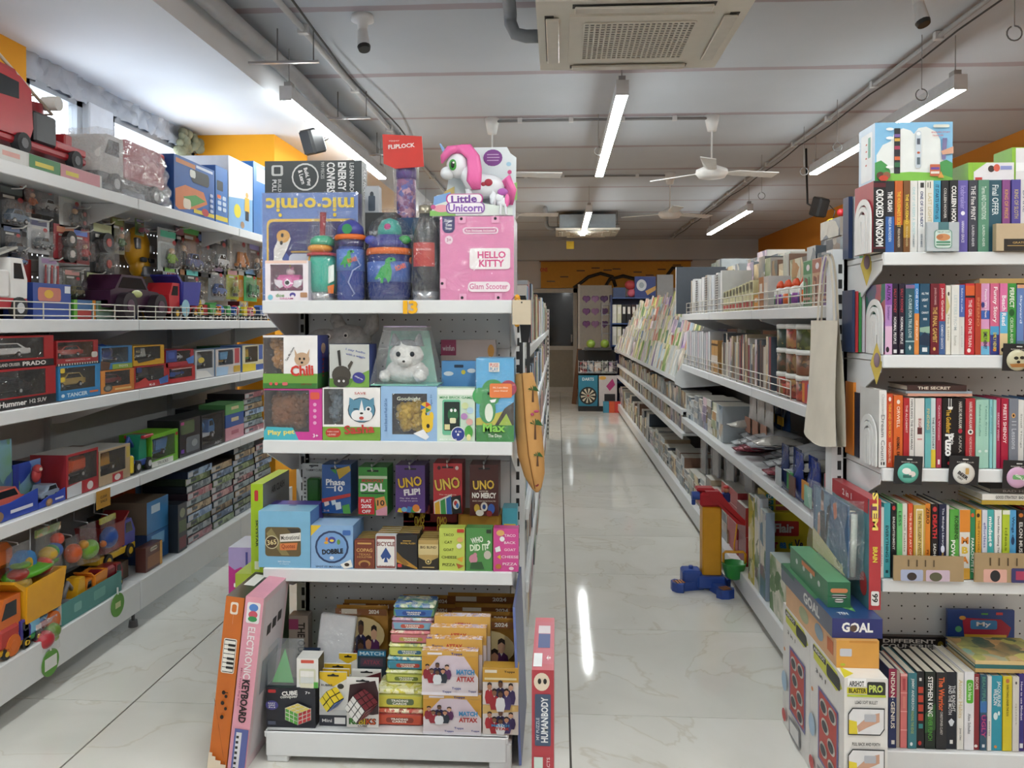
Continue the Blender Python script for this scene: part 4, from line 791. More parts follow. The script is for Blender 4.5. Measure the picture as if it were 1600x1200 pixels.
put('toy_tablet_box','toy tablet box with a red-framed picture behind the blue hang pack','toy box',689,774,531,2.87,Z2,.05,col='#c9b9b2',side='#b8a8a4',faces={'f':[('r',.0,.0,.28,.17,'#a53a62'),T('winfun',.14,.09,.22,.06,'#f0e2e8'),('r',.02,.22,.2,.4,'#d9c49a'),('r',.02,.6,.2,.8,'#b84a5a'),('R',.22,.24,.86,.9,.05,'#c23a3a'),('R',.26,.30,.82,.86,.04,'#2a3a3c'),('r',.32,.40,.42,.5,'#d9b04a'),('r',.45,.40,.55,.5,'#5fae6a'),('r',.58,.40,.68,.5,'#c9604a'),('e',.92,.12,.06,.07,'#e0a14a'),('r',.86,.3,.98,.45,'#4a5aa0')]})
put('kids_hang_pack','blue cloudy hang pack with a red discount sticker','toy box',690,745,564,2.77,Z2,.05,col='#5f9fd8',side='#4a86c0',faces={'f':[('R',.36,.05,.62,.09,.02,'#1d3550'),('e',.2,.17,.14,.03,'#e9f1f6'),('e',.85,.13,.12,.03,'#e9f1f6'),('e',.62,.15,.06,.03,'#e8d84a'),('r',.18,.34,.56,.7,'#c3303a'),T('FLAT',.37,.39,.22,.04,'#f5e8e4'),T('20%',.37,.47,.26,.06,'#f5e8e4',0,.03)]})
# ---- card games hanging on hooks
def hangbox(label,x0,x1,y0,y1,Y,col,side,items,d=.10,name='card_game_box'):
 a,c=at(x0,700,Y=Y).x,at(x1,700,Y=Y).x;zt,zb=at((x0+x1)/2,y0,Y=Y).z,at((x0+x1)/2,y1,Y=Y).z
 t=carton(name,label,'card game',(c-a,d,zt-zb),((a+c)/2,Y,zb),col=col,side=side,faces={'f':[('R',.3,.06,.7,.095,.02,'#15161a')]+items},wrap=False)
 hk=MB();x=0;h=zt-zb
 hk.tube([(x,-.02,h*1.0),(x,-.012,h*.935),(x,.02,h*.93)],.0025,M('#d9dadb',.3,.3));hk.obj('hang_tab',t)
 h2=MB();h2.tube([((a+c)/2,EYB,zt+.006),((a+c)/2,Y-.015,zt+.006),((a+c)/2,Y-.022,zt+.014)],.003,STEEL);h2.obj('peg_hook',E13)
 return t
fan5=lambda y:[('p',[(.12+.15*i,y+.02*abs(i-2)),(.28+.15*i,y+.02*abs(i-2)+.02),(.22+.15*i,1),(.06+.15*i,.98)],c)for i,c in enumerate(('#d9c23a','#c2413a','#3f7ac2','#3f9a4a','#e0dcd2'))]
hangbox('blue Phase 10 card game box hanging with bright stripes',503,548,726,802,2.80,'#2b5a9e','#24508c',[('p',[(.5,.1),(.95,.02),(1,.12),(.6,.3)],'#c9a83a'),('p',[(.3,.1),(.5,.1),(.5,.2)],'#3f9a4a'),T('Phase',.47,.36,.66,.13,'#f3f5f7',0,.03),T('10',.58,.49,.3,.12,'#f3f5f7',0,.03),('r',.15,.46,.42,.475,'#f3f5f7'),('p',[(.05,.72),(.2,.68),(.26,.82),(.1,.86)],'#ead9d6'),('p',[(.3,.70),(.45,.67),(.5,.8),(.36,.84)],'#cfe0ea'),('p',[(0,.7),(1,.58),(1,.65),(0,.78)],'#c23f3a'),('p',[(.45,.78),(.65,.76),(.68,.9),(.5,.93)],'#e0eaf0'),('p',[(.7,.84),(.95,.8),(1,1),(.75,1)],'#5aa84a'),T('2-6',.16,.94,.2,.04,'#e8c0c0')])
hangbox('green Monopoly Deal card game box with a discount sticker',560,605,730,805,2.79,'#3f9a3f','#2f7f34',[('r',0,.18,1,.24,'#cfe0c2'),T('MONOPOLY',.5,.28,.76,.07,'#c3333a',0,.03),T('DEAL',.5,.42,.86,.17,'#fbfbfb',0,.05),('r',.1,.53,.9,.555,'#22302a'),('p',[(.58,.65),(.9,.6),(1,.85),(.64,.9)],'#e6a05a'),T('10',.78,.74,.26,.12,'#3a2a1c',0,.03),('p',[(.6,.9),(1,.8),(1,1),(.62,1)],'#d99ab0'),('r',.0,.62,.56,.98,'#cf2f36'),T('FLAT',.28,.70,.36,.07,'#fff',0,.02),T('20%',.28,.81,.36,.08,'#fff',0,.03),T('OFF',.28,.92,.3,.07,'#fff',0,.02)])
hangbox('purple UNO FLIP card game box',618,664,727,801,2.80,'#5a3a86','#4b2f72',[T('UNO',.50,.36,.84,.22,'#2a1540',-8,.07),T('UNO',.49,.355,.80,.21,'#e9c23a',-8,.03),T('FLIP!',.56,.56,.56,.14,'#eae6ee',-6,.05),T('Flip the deck',.45,.70,.6,.035,'#d9cfe6'),T('change the game',.45,.75,.6,.03,'#d9cfe6')]+fan5(.86)+[('e',.7,.9,.12,.08,'#e58a3a'),('e',.3,.93,.1,.05,'#6ab0d8')])
hangbox('red UNO card game box',677,722,724,803,2.80,'#c1303a','#a8252f',[('e',.2,.09,.06,.04,'#4a1a20'),('e',.82,.09,.06,.04,'#e8d8d8'),T('UNO',.5,.41,.9,.24,'#5a1218',-9,.07),T('UNO',.49,.405,.86,.23,'#f0cf5a',-9,.03),T('The card game',.5,.62,.6,.03,'#f2d9c8')]+[('p',[(.02+.2*i,.74-.05*i+.02),(.24+.2*i,.70-.05*i),(.28+.2*i,1),(.04+.2*i,1)],c)for i,c in enumerate(('#e8e4dc','#e8e4dc','#e8e4dc'))]+[('p',[(.05+.2*i,.77-.05*i+.02),(.21+.2*i,.74-.05*i),(.25+.2*i,1),(.07+.2*i,1)],c)for i,c in enumerate(('#d9a92a','#3f9a4a','#2f66b0'))]+[('p',[(.62,.66),(.95,.62),(1,.98),(.66,1)],'#15161a'),('e',.80,.80,.12,.10,'#e8e4dc'),('e',.78,.78,.06,.05,'#c23a3a'),('e',.84,.83,.05,.05,'#3a7ac2')])
hangbox('dark brown UNO NO MERCY card game box',734,779,726,806,2.79,'#4f211f','#5a2a24',[T('UNO',.48,.40,.78,.19,'#180a0a',-3,.07),T('UNO',.48,.395,.74,.18,'#efc94e',-3,.03),T('SHOW EM',.48,.52,.3,.03,'#e8dccf'),T('NO MERCY',.5,.60,.84,.11,'#f4f1ea',0,.05),T('MORE CARDS MORE PENALTIES',.5,.71,.8,.025,'#d9c9b9'),('e',.25,.85,.1,.08,'#c9a83a'),('e',.5,.82,.12,.09,'#d9d4ca'),('e',.5,.82,.06,.05,'#2a4a8a'),('e',.75,.86,.12,.1,'#3a62b0'),('e',.35,.94,.14,.06,'#e0ddd2'),('e',.68,.95,.1,.06,'#8a3030')])
loc,w,h=fit(472,508,724,2.93,at(490,799,Y=2.93).z)
t=thing('pocket_game_pack','white hang card with a green pocket game on it','toy',loc);b=MB();b.box(-w/2,w/2,.0,.003,0,h,M('#d9dcda',.4));b.obj('hang_card',t)
b=MB();b.cbox(-w*.2,w*.34,-.03,0,h*.10,h*.72,M('#3f7a3a',.3),.006);b.obj('game_case',t);prints(t,(w,.003,h),{'f':[T('TAMMYCUBE',.5,.14,.7,.05,'#444'),('R',.3,.03,.7,.06,.02,'#444')]+[('e',.12,.3+.08*i,.05,.018,'#555')for i in range(7)]})
h2=MB();h2.tube([(loc[0],EYB,loc[2]+h*.95),(loc[0],2.90,loc[2]+h*.95)],.003,STEEL);h2.obj('peg_hook',E13)
# ---- lower shelf row
put('quotes_box','pale blue motivational quotes box with a striped picture panel','box',403,484,799,2.63,Z3,.10,col='#7fb9da',side='#5b86c0',top='#8fc2e0',faces={'f':[('R',.13,.28,.82,.80,.06,'#6a5c3c'),('p',[(.15,.4),(.25,.3),(.6,.78),(.45,.78)],'#8f8456'),('p',[(.55,.3),(.8,.3),(.8,.55)],'#3f3a30'),('e',.26,.55,.13,.12,'#d9cfa8'),('e',.26,.55,.115,.105,'#4c3a24'),T('365',.26,.55,.18,.09,'#e9d9a0',-8,.02),('p',[(.42,.41),(.82,.37),(.82,.52),(.42,.54)],'#efece2'),T('Motivational',.62,.46,.36,.08,'#37342c',-4),('p',[(.42,.57),(.76,.55),(.74,.68),(.42,.69)],'#d9824a'),T('Quotes',.58,.62,.26,.09,'#8a3a1c',-2),T('365 Quotes',.5,.89,.24,.03,'#dfeef6'),T('to inspire',.5,.93,.18,.02,'#dfeef6')],'t':[('R',.42,.05,.58,.2,.04,'#5b86c0')]})
put('quotes_box','violet quotes box standing behind the pale blue one','box',417,494,790,2.74,Z3,.08,col='#4a3f9a',top='#5a4fb0')
for i in range(2):
 Y=2.63+.115*i
 put('dobble_game_box','blue Dobble game box with a round logo' if i==0 else 'second blue game box behind the Dobble one','card game',485+8*i,551+6*i,821-4*i,Y,Z3,.10,col='#8db4dd',side='#6c97cc',top='#9fc0e2',faces=None if i else{'f':[('p',[(0,0),(.25,0),(0,.25)],'#e0c03a'),('e',.5,.5,.40,.38,'#2c3f66'),('e',.5,.5,.355,.335,'#7aa5d8'),('e',.5,.34,.09,.08,'#4a4a9a'),('e',.5,.35,.05,.03,'#e8d04a'),('e',.38,.32,.035,.05,'#d87a3a'),('e',.66,.38,.04,.06,'#6a9a4a'),('e',.37,.40,.05,.03,'#e0b03a'),T('DOBBLE',.52,.60,.5,.12,'#161616',-4,.04),('e',.5,.75,.05,.04,'#e3e9ef'),T('SPOT IT! MATCH!',.42,.955,.6,.04,'#1f2c44'),('p',[(.7,.9),(.95,.78),(1,.95),(.8,1)],'#f0efe9'),('e',.86,.9,.06,.04,'#3a2a1a'),('R',.76,.1,.95,.22,.03,'#3f6ab0')]})
DK=[(553,585,844,'#8a4a34','#7a4230',[('R',.06,.05,.94,.95,.05,'#7a3a28'),T('COPAG',.5,.35,.8,.12,'#d9b06a',0,.02),T('TEXAS',.5,.5,.6,.07,'#c99a5a'),T("HOLD'EM",.5,.59,.72,.07,'#c99a5a'),('e',.5,.82,.3,.12,'#b98a4a'),('e',.5,.86,.22,.1,'#6a3020'),('R',.15,.08,.85,.14,.03,'#c99a5a')],"brown Copag Texas Hold'em card deck"),(586,619,836,'#c9cdd0','#8a3a34',[('R',.04,.03,.96,.97,.05,'#8f4740'),('R',.08,.12,.92,.92,.04,'#e9e6e2'),T('BICYCLE',.5,.26,.86,.13,'#7a3a34',0,.03),('p',[(.5,.36),(.76,.62),(.66,.72),(.54,.66),(.6,.8),(.4,.8),(.46,.66),(.34,.72),(.24,.62)],'#2f4f8f'),T('STANDARD',.5,.92,.7,.06,'#7a3a34')],'white Bicycle card deck with a blue spade'),(619,652,836,'#1d1c1e','#151416',[('p',[(0,.55),(1,.95),(1,1),(0,.8)],'#b9872f'),('p',[(0,.48),(.6,.85),(.4,.9),(0,.7)],'#8a6526'),T('ROYAL FLUSH',.55,.24,.7,.05,'#d9ae4a'),('r',.3,.16,.7,.18,'#d9ae4a'),('R',.05,.84,.25,.94,.04,'#c23a3a')],'black Royal Flush card deck with a gold wave'),(653,685,844,'#b79a5c','#a2884c',[('r',0,.14,1,.5,'#d3c089'),T('BIG BLIND',.5,.24,.8,.09,'#3a2f1a',0,.02),('p',[(0,.58),(.5,.74),(1,.58),(1,1),(0,1)],'#241d12'),('e',.5,.72,.16,.1,'#c2a866'),('e',.5,.72,.10,.065,'#241d12'),('e',.5,.72,.05,.035,'#e0cf98'),('r',.2,.9,.8,.93,'#c2a866')],'gold Big Blind card deck')]
for x0,x1,yt,c,s_,it,lb in DK:
 for i in range(5):
  Y=2.635+.024*i;sx=(872-(x0+x1)/2)*(1-2.635/Y);loc,w,h=fit(x0,x1,yt,2.635,Z3)
  carton('card_deck',lb+(' at the front of its row' if i==0 else ', %s from the front'%nth(i)),'card deck',(w*.98,.021,h),(loc[0]+.0015*(i%2),Y,Z3),col=c,side=s_,top=M('#b49a5a',.25,.4)if i else c,faces={'f':it}if i==0 else None,group='playing card decks')
def words(ws,c):return[T(wd,.38-.012*(5-len(wd)),.10+.175*i+.06,.10*len(wd),.062,c)for i,wd in enumerate(ws)]
put('card_game_box','yellow-green Taco Cat Goat card game box','card game',686,726,825,2.63,Z3,.045,col='#bfce5a',side='#a8b84a',faces={'f':words(('TACO','CAT','GOAT','CHEESE','PIZZA'),'#4a4a20')+[('e',.82,.27,.12,.06,'#e0b06a'),('e',.78,.42,.1,.06,'#e8e4dc'),('p',[(.68,.72),(.95,.66),(.9,.8)],'#d9a53a'),('p',[(.66,.82),(.98,.88),(.75,.95)],'#b5652f'),('R',.7,.02,.98,.1,.03,'#c23a2c')]})
put('card_game_box','green Who Did It card game box','card game',728,769,825,2.63,Z3,.045,col='#4f8f4a',side='#3f7a3c',faces={'f':[T('WHO',.42,.28,.46,.14,'#e8efe0',-12,.03),T('DID IT',.48,.45,.66,.15,'#dff0d0',-4,.04),T('?',.85,.38,.14,.2,'#e8efe0',10,.03),('e',.82,.62,.14,.1,'#c9c0b4'),('e',.28,.72,.16,.11,'#c98a9a'),('e',.35,.62,.07,.05,'#c98a9a'),('p',[(.2,.8),(.6,.78),(.7,.95),(.15,.95)],'#2f5a30'),('R',.78,.03,.97,.12,.03,'#2a3a2c')]})
put('card_game_box','pink Taco Goat Cheese card game box','card game',771,810,826,2.63,Z3,.045,col='#cf4a92',side='#b23c7c',faces={'f':[T(wd,.66,.16+.165*i,.115*len(wd),.06,'#f7e0ec')for i,wd in enumerate(('TACO','BACK','GOAT','CHEESE','PIZZA'))]+[('e',.28,.10,.16,.07,'#e0b06a'),('e',.35,.24,.1,.06,'#eee'),('p',[(.06,.45),(.25,.4),(.3,.52),(.1,.55)],'#eee'),('p',[(.14,.66),(.28,.6),(.3,.72)],'#e0b43a'),('e',.2,.88,.12,.06,'#b5702f'),('e',.72,.92,.1,.04,'#e8d0d8')]})
for k in range(3):
 put('card_game_box','red card game box lying at the back, %s from the bottom'%nth(k,'lowest'),'card game',630,672 if k==2 else 714,832-9*k,2.87,Z3+.03*k+.10,.09,col='#7a2226',faces={'f':[T('UNO',.3,.5,.18,.6,'#e0b83a',0,.03),T('UNO',.72,.5,.18,.6,'#e0b83a',0,.03)]})[0]
for o in[o for o in COL.objects if o.get('label','').startswith('red card game box lying')]:pass
put('low_box','dark red carton under the lying card games','box',630,714,842,2.865,Z3,.10,col='#5a1f22')
put('card_game_box','amber game box at the back of the lower shelf','card game',716,783,804,2.86,Z3,.10,col='#b5862e',faces={'f':[('r',.05,.05,.95,.3,'#c99a3a'),('e',.3,.5,.15,.2,'#8a5a2a')]})
put('card_game_box','teal and yellow game box at the back right of the lower shelf','card game',785,808,794,2.84,Z3,.08,col='#4fa8ba',faces={'f':[('r',.1,.35,.9,.9,'#e0bc3c')]})
# ---- bottom deck: cubes, tins, card packs
def cube_face(n,cols,x0,y0,s):
 return[('R',x0+s*i/n+.004,y0+s*j/n+.004,x0+s*(i+1)/n-.004,y0+s*(j+1)/n-.004,.01,cols[(i*3+j*5)%len(cols)])for i in range(n)for j in range(n)]
def iso_cube(cx,cy,s,top,left,right):
 """drawn cube: three rhombic sides with nine stickers each"""
 out=[]
 a=(s*.87,-s*.45);c=(-s*.87,-s*.45);d=(0,s)
 def quad(o,u,v,col):
  out.append(('p',[o,(o[0]+v[0],o[1]+v[1]),(o[0]+u[0]+v[0],o[1]+u[1]+v[1]),(o[0]+u[0],o[1]+u[1])],'#e9e6da'))
  for i in range(3):
   for j in range(3):
    f=lambda p,q:(o[0]+u[0]*p/3+v[0]*q/3,o[1]+u[1]*p/3+v[1]*q/3)
    out.append(('p',[f(i+.1,j+.1),f(i+.1,j+.9),f(i+.9,j+.9),f(i+.9,j+.1)],col))
 quad((cx,cy),a,d,left if False else right);quad((cx+c[0],cy+c[1]),(-c[0],-c[1]),d,left);quad((cx,cy),c,a,top)if False else quad((cx+c[0],cy+c[1]),(a[0],a[1]),(-c[0],-c[1]),top)
 return out
bx,w,h=put('cube_puzzle_box','black puzzle cube box with a printed green, red and yellow cube','puzzle',414,491,1075,2.50,Z0,.075,col='#22242e',side='#181a22',top='#2a2d38',faces={'f':[('R',.04,.05,.2,.13,.02,'#d23a3a'),T('CUBE',.48,.13,.32,.11,'#f3f3ef',-6,.04),T('conquer',.47,.235,.36,.08,'#e8e8e2',-4,.02),T('7+',.85,.11,.10,.07,'#fff'),('e',.12,.44,.13,.12,'#4a4690'),T('EASY',.12,.39,.15,.035,'#fff'),T('GRIP',.12,.44,.14,.035,'#fff'),T('3x3',.12,.49,.14,.035,'#fff'),('r',.04,.84,.2,.93,'#555c70')]+iso_cube(.66,.62,.30,'#e3d36a','#5fae4a','#c4373c')})
CZ=Z0+h+.001
loc,w,h=fit(416,461,1013,2.515,CZ);t=thing('pyramid_puzzle','green and blue pyramid puzzle inside a clear square box','puzzle',loc)
b=MB();b.add([(-w*.38,.012,.004),(w*.38,.012,.004),(w*.0,.075,.004),(-w*.02,.04,h*.86)],[(0,1,3)],M('#5fd06a',.3));b.add([(-w*.38,.012,.004),(w*.38,.012,.004),(w*.0,.075,.004),(-w*.02,.04,h*.86)],[(1,2,3)],M('#3f6aa8',.3));b.add([(-w*.38,.012,.004),(w*.38,.012,.004),(w*.0,.075,.004),(-w*.02,.04,h*.86)],[(2,0,3),(0,2,1)],M('#d8d84a',.3));b.obj('pyramid',t)
b=MB();b.box(-w/2,w/2,0,.082,0,h,FILM('#eef2f4',gloss=.08,crinkle=.1,haze=.14));b.obj('clear_box',t)
put('mini_cube_box','small white puzzle cube box printed with a pale cube','puzzle',462,496,1029,2.505,CZ,.062,col='#ecebe6',side='#3a3a30',top='#e0dfda',faces={'f':[('R',.2,.05,.8,.16,.03,'#d65a4a'),('R',.12,.35,.88,.92,.08,'#d9dbc0')]+cube_face(3,('#f4f3ee','#e9e7cf','#dfe3e0'),.17,.42,.64)+[('r',.8,.8,1,1,'#5fae4a')]})
put('dark_card_pack','dark navy card pack standing behind the small cube box','puzzle',472,498,1014,2.60,Z0,.012,col='#24324a')
def cube_pack(label,x0,x1,ytop,Y,front):
 loc,w,h=fit(x0,x1,ytop,Y,Z0);t=thing('cube_hang_pack',label,'puzzle',loc);b=MB()
 b.box(-w/2,w/2,.004,.010,0,h,M('#e8e6e0',.4));b.obj('back_card',t);prints(t,(w,.0,h),{'f':[]})
 fr=(Vector((-w/2,.004,h)),Vector((1,0,0)),Vector((0,0,-1)),Vector((0,-1,0)),w,h);art,lt=MB(),MB();paint(art,lt,fr,scaled(front,w,h))
 if art.f:art.obj('printed_artwork',t)
 if lt.f:lt.obj('lettering',t)
 return t,w,h
def puzzle_cube(t,w,z,s,n,cols,rot,y):
 """a turned cube: black core, coloured tiles on three sides"""
 b=MB();R=Matrix.Rotation(rot,4,'Y')@Matrix.Rotation(math.radians(18),4,'X')@Matrix.Rotation(math.radians(-22),4,'Z');c=M('#161616',.4);k=len(b.v)
 b.cbox(-s,s,-s,s,-s,s,c,.002);u=2*s/n
 for i in range(n):
  for j in range(n):
   a,d=-s+u*i+u*.08,-s+u*j+u*.08;e=u*.84
   b.box(a,a+e,-s-.0012,-s,d,d+e,M(cols[0],.3));b.box(a,a+e,d,d+e,s,s+.0012,M(cols[1],.3));b.box(s,s+.0012,a,a+e,d,d+e,M(cols[2],.3))
 b.v=[tuple(R@Vector(v)+Vector((0,y,z)))for v in b.v];b.obj('puzzle_cube',t)
hang=lambda c:[('R',.3,.045,.72,.075,.02,'#15161a'),('p',[(.42,.045),(.51,.02),(.6,.045)],'#15161a')]
cube_pack('fourth yellow-topped puzzle pack, farthest back',528,556,1022,2.66,[('p',[(0,0),(1,0),(1,.1),(.5,.2),(0,.1)],'#e3bd28')]+hang(0))
cube_pack('third yellow-topped puzzle pack from the front',505,547,1038,2.60,[('r',0,0,1,.2,'#dcb424')]+hang(0))
cube_pack('second yellow-topped puzzle pack from the front',500,544,1046,2.55,[('r',0,0,1,.2,'#dcb424')]+hang(0))
t,w,h=cube_pack('front puzzle pack with a yellow two by two cube',497,540,1051,2.515,[('p',[(0,0),(1,0),(1,.12),(.5,.27),(0,.12)],'#e8c22c'),('e',.78,.26,.12,.05,'#3a3a3a'),('r',0,.80,1,1,'#2c2f3a'),('r',.0,.70,1,.80,'#d5d6d6'),('r',.55,.84,.95,.96,'#f0f0ee'),T('Mini',.28,.90,.36,.06,'#e8e8e8'),T('RUBIKS',.28,.24,.4,.04,'#2a2a2a',0,.02)]+hang(0));puzzle_cube(t,w,h*.54,w*.26,2,('#e9d43a','#dfc42e','#3f66b0'),math.radians(38),-.012)
cube_pack('second white puzzle pack behind the red and white cube',548,594,1047,2.60,[('p',[(.3,.2),(1,.05),(1,.4),(.2,.4)],'#5a2028'),('r',0,0,1,.04,'#f3f3f0')]+hang(0))
t,w,h=cube_pack('front Rubiks Cube pack with a white and dark red three by three cube',540,590,1060,2.510,[('r',0,0,1,.12,'#edeae6'),('p',[(.1,.14),(.9,.05),(1,.3),(1,.72),(.5,.78),(0,.7)],'#3a2024'),('r',0,.74,1,1,'#ece9e4'),('p',[(.3,.70),(.5,.78),(.7,.70)],'#ece9e4'),T('RUBIKS',.5,.875,.86,.13,'#222',0,.06),T('RU',.22,.875,.25,.12,'#4f9a3c',0,.03),T('BI',.48,.875,.2,.12,'#e0c22f',0,.03),T('KS',.76,.875,.3,.12,'#d05a2a',0,.03),T('CUBE',.5,.965,.3,.04,'#333')]+hang(0));puzzle_cube(t,w,h*.50,w*.30,3,('#eceae6','#6e2a32','#7a323a'),math.radians(34),-.014)
put('match_pack','dark teal pack reading MATCH behind the cube packs','card pack',558,602,1017,2.68,Z0,.015,col='#3c4a54',faces={'f':[('r',0,0,1,.1,'#2f7fa8'),T('MATCH',.5,.05,.86,.07,'#c6dfe8',0,.03),('r',.1,.14,.9,.3,'#5a4a58'),T('ATTAX',.5,.22,.6,.08,'#9a4a5a',0,.03)]})
# tins
def tin(label,x,y,z,w,d,h,c1,c2,c3,group='card tins in a stack',tilt=0):
 t=thing('card_tin',label,'tin',(x,y,z),group=group,rot=(tilt,0,0));b=MB();b.cbox(-w/2,w/2,0,d,0,h*.72,M(c2,.3),.006);b.obj('tin_base',t)
 b=MB();b.cbox(-w/2-.001,w/2+.001,-.001,d+.001,h*.72,h,ART((c1,c2,'#e8e6c8',c1,c3),45,.3),.006);b.obj('tin_lid',t)
 prints(t,(w,d,h),{'f':[('p',[(.03,.35),(.97,.35),(.92,.9),(.08,.9)],c1),('R',.22,.48,.8,.8,.05,c3),T('TRADING',.5,.58,.36,.12,'#f4f2e4',0,.03),T('CARDS',.5,.73,.3,.12,'#f4f2e4',0,.03)]})
xa,xb=at(588,1100,Y=2.54).x,at(662,1100,Y=2.54).x;tw=xb-xa;xc=(xa+xb)/2
tin('wide red-based tin at the bottom of the tin stack',xc,2.53,Z0,tw,.11,.052,'#c9553a','#b9463a','#8a3a2c')
tin('wide yellow tin second from the bottom of the tin stack',xc,2.535,Z0+.053,tw,.11,.062,'#d3c84a','#c2c25a','#5a6a4a')
TC=[('#c9cc62','#b9c05a','#6a7a3a'),('#3f8aa0','#4a9ab8','#b5402f'),('#c9cc62','#c2c860','#3a6a8a'),('#c9737f','#d98a8a','#b9a04a'),('#7fa8c0','#c08aa0','#c25a4a'),('#3f6fb0','#6a9a7a','#2a4a90')]
z=Z0+.116
for i,c in enumerate(TC):
 hh=.040;tin('narrow tin, %s of the upper tin stack'%nth(i,'lowest'),xc+.012+.004*i,2.58+.006*i,z,tw*.88,.10,hh,*c);z+=hh+.001
 # football card packs
SK=('#c08a6a','#6a4632','#d8a888','#8a5f44')
def squad(cx,cy,s,kits):
 out=[]
 pos=[(-.9,-.15),(0,-.32),(.85,-.15),(-.5,.25),(.5,.22),(0,.35)]
 for i,k in enumerate(kits):
  x,y=pos[i%6];x=cx+x*s;y=cy+y*s*1.1
  out+=[('p',[(x-s*.28,y+s*1.4),(x-s*.40,y+s*.9),(x-s*.32,y+s*.38),(x-s*.10,y+s*.24),(x+s*.10,y+s*.24),(x+s*.32,y+s*.38),(x+s*.40,y+s*.9),(x+s*.28,y+s*1.4)],k),('p',[(x-s*.1,y+s*.24),(x,y+s*.40),(x+s*.1,y+s*.24)],'#e6e0da'),('e',x,y,s*.19,s*.29,SK[i%4]),('p',[(x-s*.19,y-s*.06),(x-s*.17,y-s*.26),(x,y-s*.34),(x+s*.17,y-s*.26),(x+s*.19,y-s*.06),(x,y-s*.17)],'#2a1d18')]
 return out
KITS=('#8f2634','#2a2350','#5a2a5a','#9a2a38','#26303c','#dfe2e6')
def pack_art():return[('r',0,0,1,.12,'#d8a850'),('e',.5,.35,.5,.25,'#d9c9d4'),('p',[(0,.12),(.3,.12),(0,.6)],'#cf9a3a'),('p',[(1,.12),(.75,.12),(1,.6)],'#cf9a3a'),('r',.1,.04,.36,.09,'#f2ecf0'),T('Topps',.62,.07,.2,.07,'#2c3a8a',0,.03)]+squad(.28,.40,.20,KITS)+[T('MATCH',.78,.46,.32,.12,'#3f8fc0',0,.05),T('ATTAX',.78,.62,.32,.12,'#b93a34',0,.05),('r',0,.93,1,1,'#efeaf0'),T('Topps',.62,.84,.16,.07,'#2c3a8a',0,.03),T('Topps',.45,.92,.16,.06,'#2c3a8a',0,.03),T('Topps',.9,.90,.14,.06,'#2c3a8a',0,.03)]
for row,(x0,x1,yb,yt,lb)in enumerate(((661,752,1152,1084,'lower'),(659,747,1084,1016,'upper'))):
 zb=Z0 if row==0 else at(700,1084,Y=2.50).z+.001
 for i in range(4 if row else 3):
  Y=2.495+.034*i;loc,w,h=fit(x0+2*i,x1+3*i,yt,2.50,zb)
  if row==0:hh=h
  else:hh=h+.024*i
  put_=carton('football_card_box','white and gold football card multipack, %s in the %s row'%(nth(i,'front one'),lb),'card pack',(w,.032,hh),(loc[0]+.004*i,Y,zb),col='#e6dcdf',side='#c99a46',top=ART(('#d9b068','#c08a2f','#e9dfe6','#6a4a8a'),60),faces={'f':pack_art()}if i==0 else{'f':[('r',0,0,1,.3,'#d9ab55'),T('ATTAX',.5,.14,.3,.08,'#b93a34',0,.04),T('Topps',.2,.15,.2,.06,'#2c3a8a',0,.03)]},group='football card multipacks')
for row,(yb,yt,lb)in enumerate(((1151,1102,'lower'),(1102,1044,'upper'))):
 zb=Z0 if row==0 else at(782,1102,Y=2.495).z+.001
 put('football_card_pack','narrow gold football card pack at the right, %s of two'%lb,'card pack',754,810,yt,2.495,zb,.05,col='#e3dad2',side='#b98c3a',top='#c99a3a',faces={'f':([('r',0,0,1,.38,'#cf9f3c'),('r',.06,.05,.4,.13,'#efe6d2'),T('Topps',.75,.1,.3,.07,'#3a2f1a',0,.03),('r',.05,.26,.95,.32,'#e8d9a8')]if row else[('p',[(0,0),(1,0),(1,.2),(0,.3)],'#d9b670')])+squad(.5,.55 if row else .38,.34,('#b02a34','#2a2350','#3a2a5a','#b02a34','#3f3360','#e6e8ea')[::1][:3]+('#a82c36','#463a6a','#e6e8ea'))+([]if row else[T('MATCH',.5,.66,.5,.09,'#3f8fc0',0,.05),T('ATTAX',.5,.77,.5,.09,'#b93a34',0,.05)])})
 # big gold foil packs at the back
FOIL=M('#cf9640',.28,.25,.2,25,.3)
def foil(label,x0,x1,yt,yb,Y,lean=0,art=True):
 a,c=at(x0,1000,Y=Y).x,at(x1,1000,Y=Y).x;zt,zb=at((x0+x1)/2,yt,Y=Y).z,(Z0 if yb is None else at((x0+x1)/2,yb,Y=Y).z);w,h=c-a,zt-zb
 t=thing('foil_card_pack',label,'card pack',((a+c)/2,Y,zb),group='large gold foil packs');b=MB()
 b.grid(lambda u,v:((u-.5)*w,-.012*math.sin(math.pi*u)*math.sin(math.pi*v)+.004*random.random(),v*h),10,8,FOIL);b.grid(lambda u,v:((.5-u)*w,.004+.010*math.sin(math.pi*u)*math.sin(math.pi*v),v*h),6,6,FOIL);b.obj('foil_pouch',t)
 fr=(Vector((-w/2,-.016,h)),Vector((1,0,0)),Vector((0,0,-1)),Vector((0,-1,0)),w,h);A,L=MB(),MB()
 it=[('r',.0,.02,1,.10,'#8a5428'),('r',.12,.025,.42,.085,'#d9d0c0'),T('2024',.75,.055,.2,.05,'#ece6da',0,.04)]
 if art:it+=[('e',.5,.34,.46,.22,'#dcc48e')]+squad(.5,.36,.30,KITS)
 paint(A,L,fr,scaled(it,w,h));A.obj('printed_artwork',t);L.obj('lettering',t);return t
foil('gold foil football card pack with six players, left of the tins',526,606,946,None,2.80)
foil('gold foil pack at the far left back, mostly hidden',538,622,938,None,2.86,art=False)
foil('gold foil football card pack at the right with players',708,809,966,None,2.72)
foil('gold foil pack second from the front at the right',706,808,956,None,2.77,art=False)
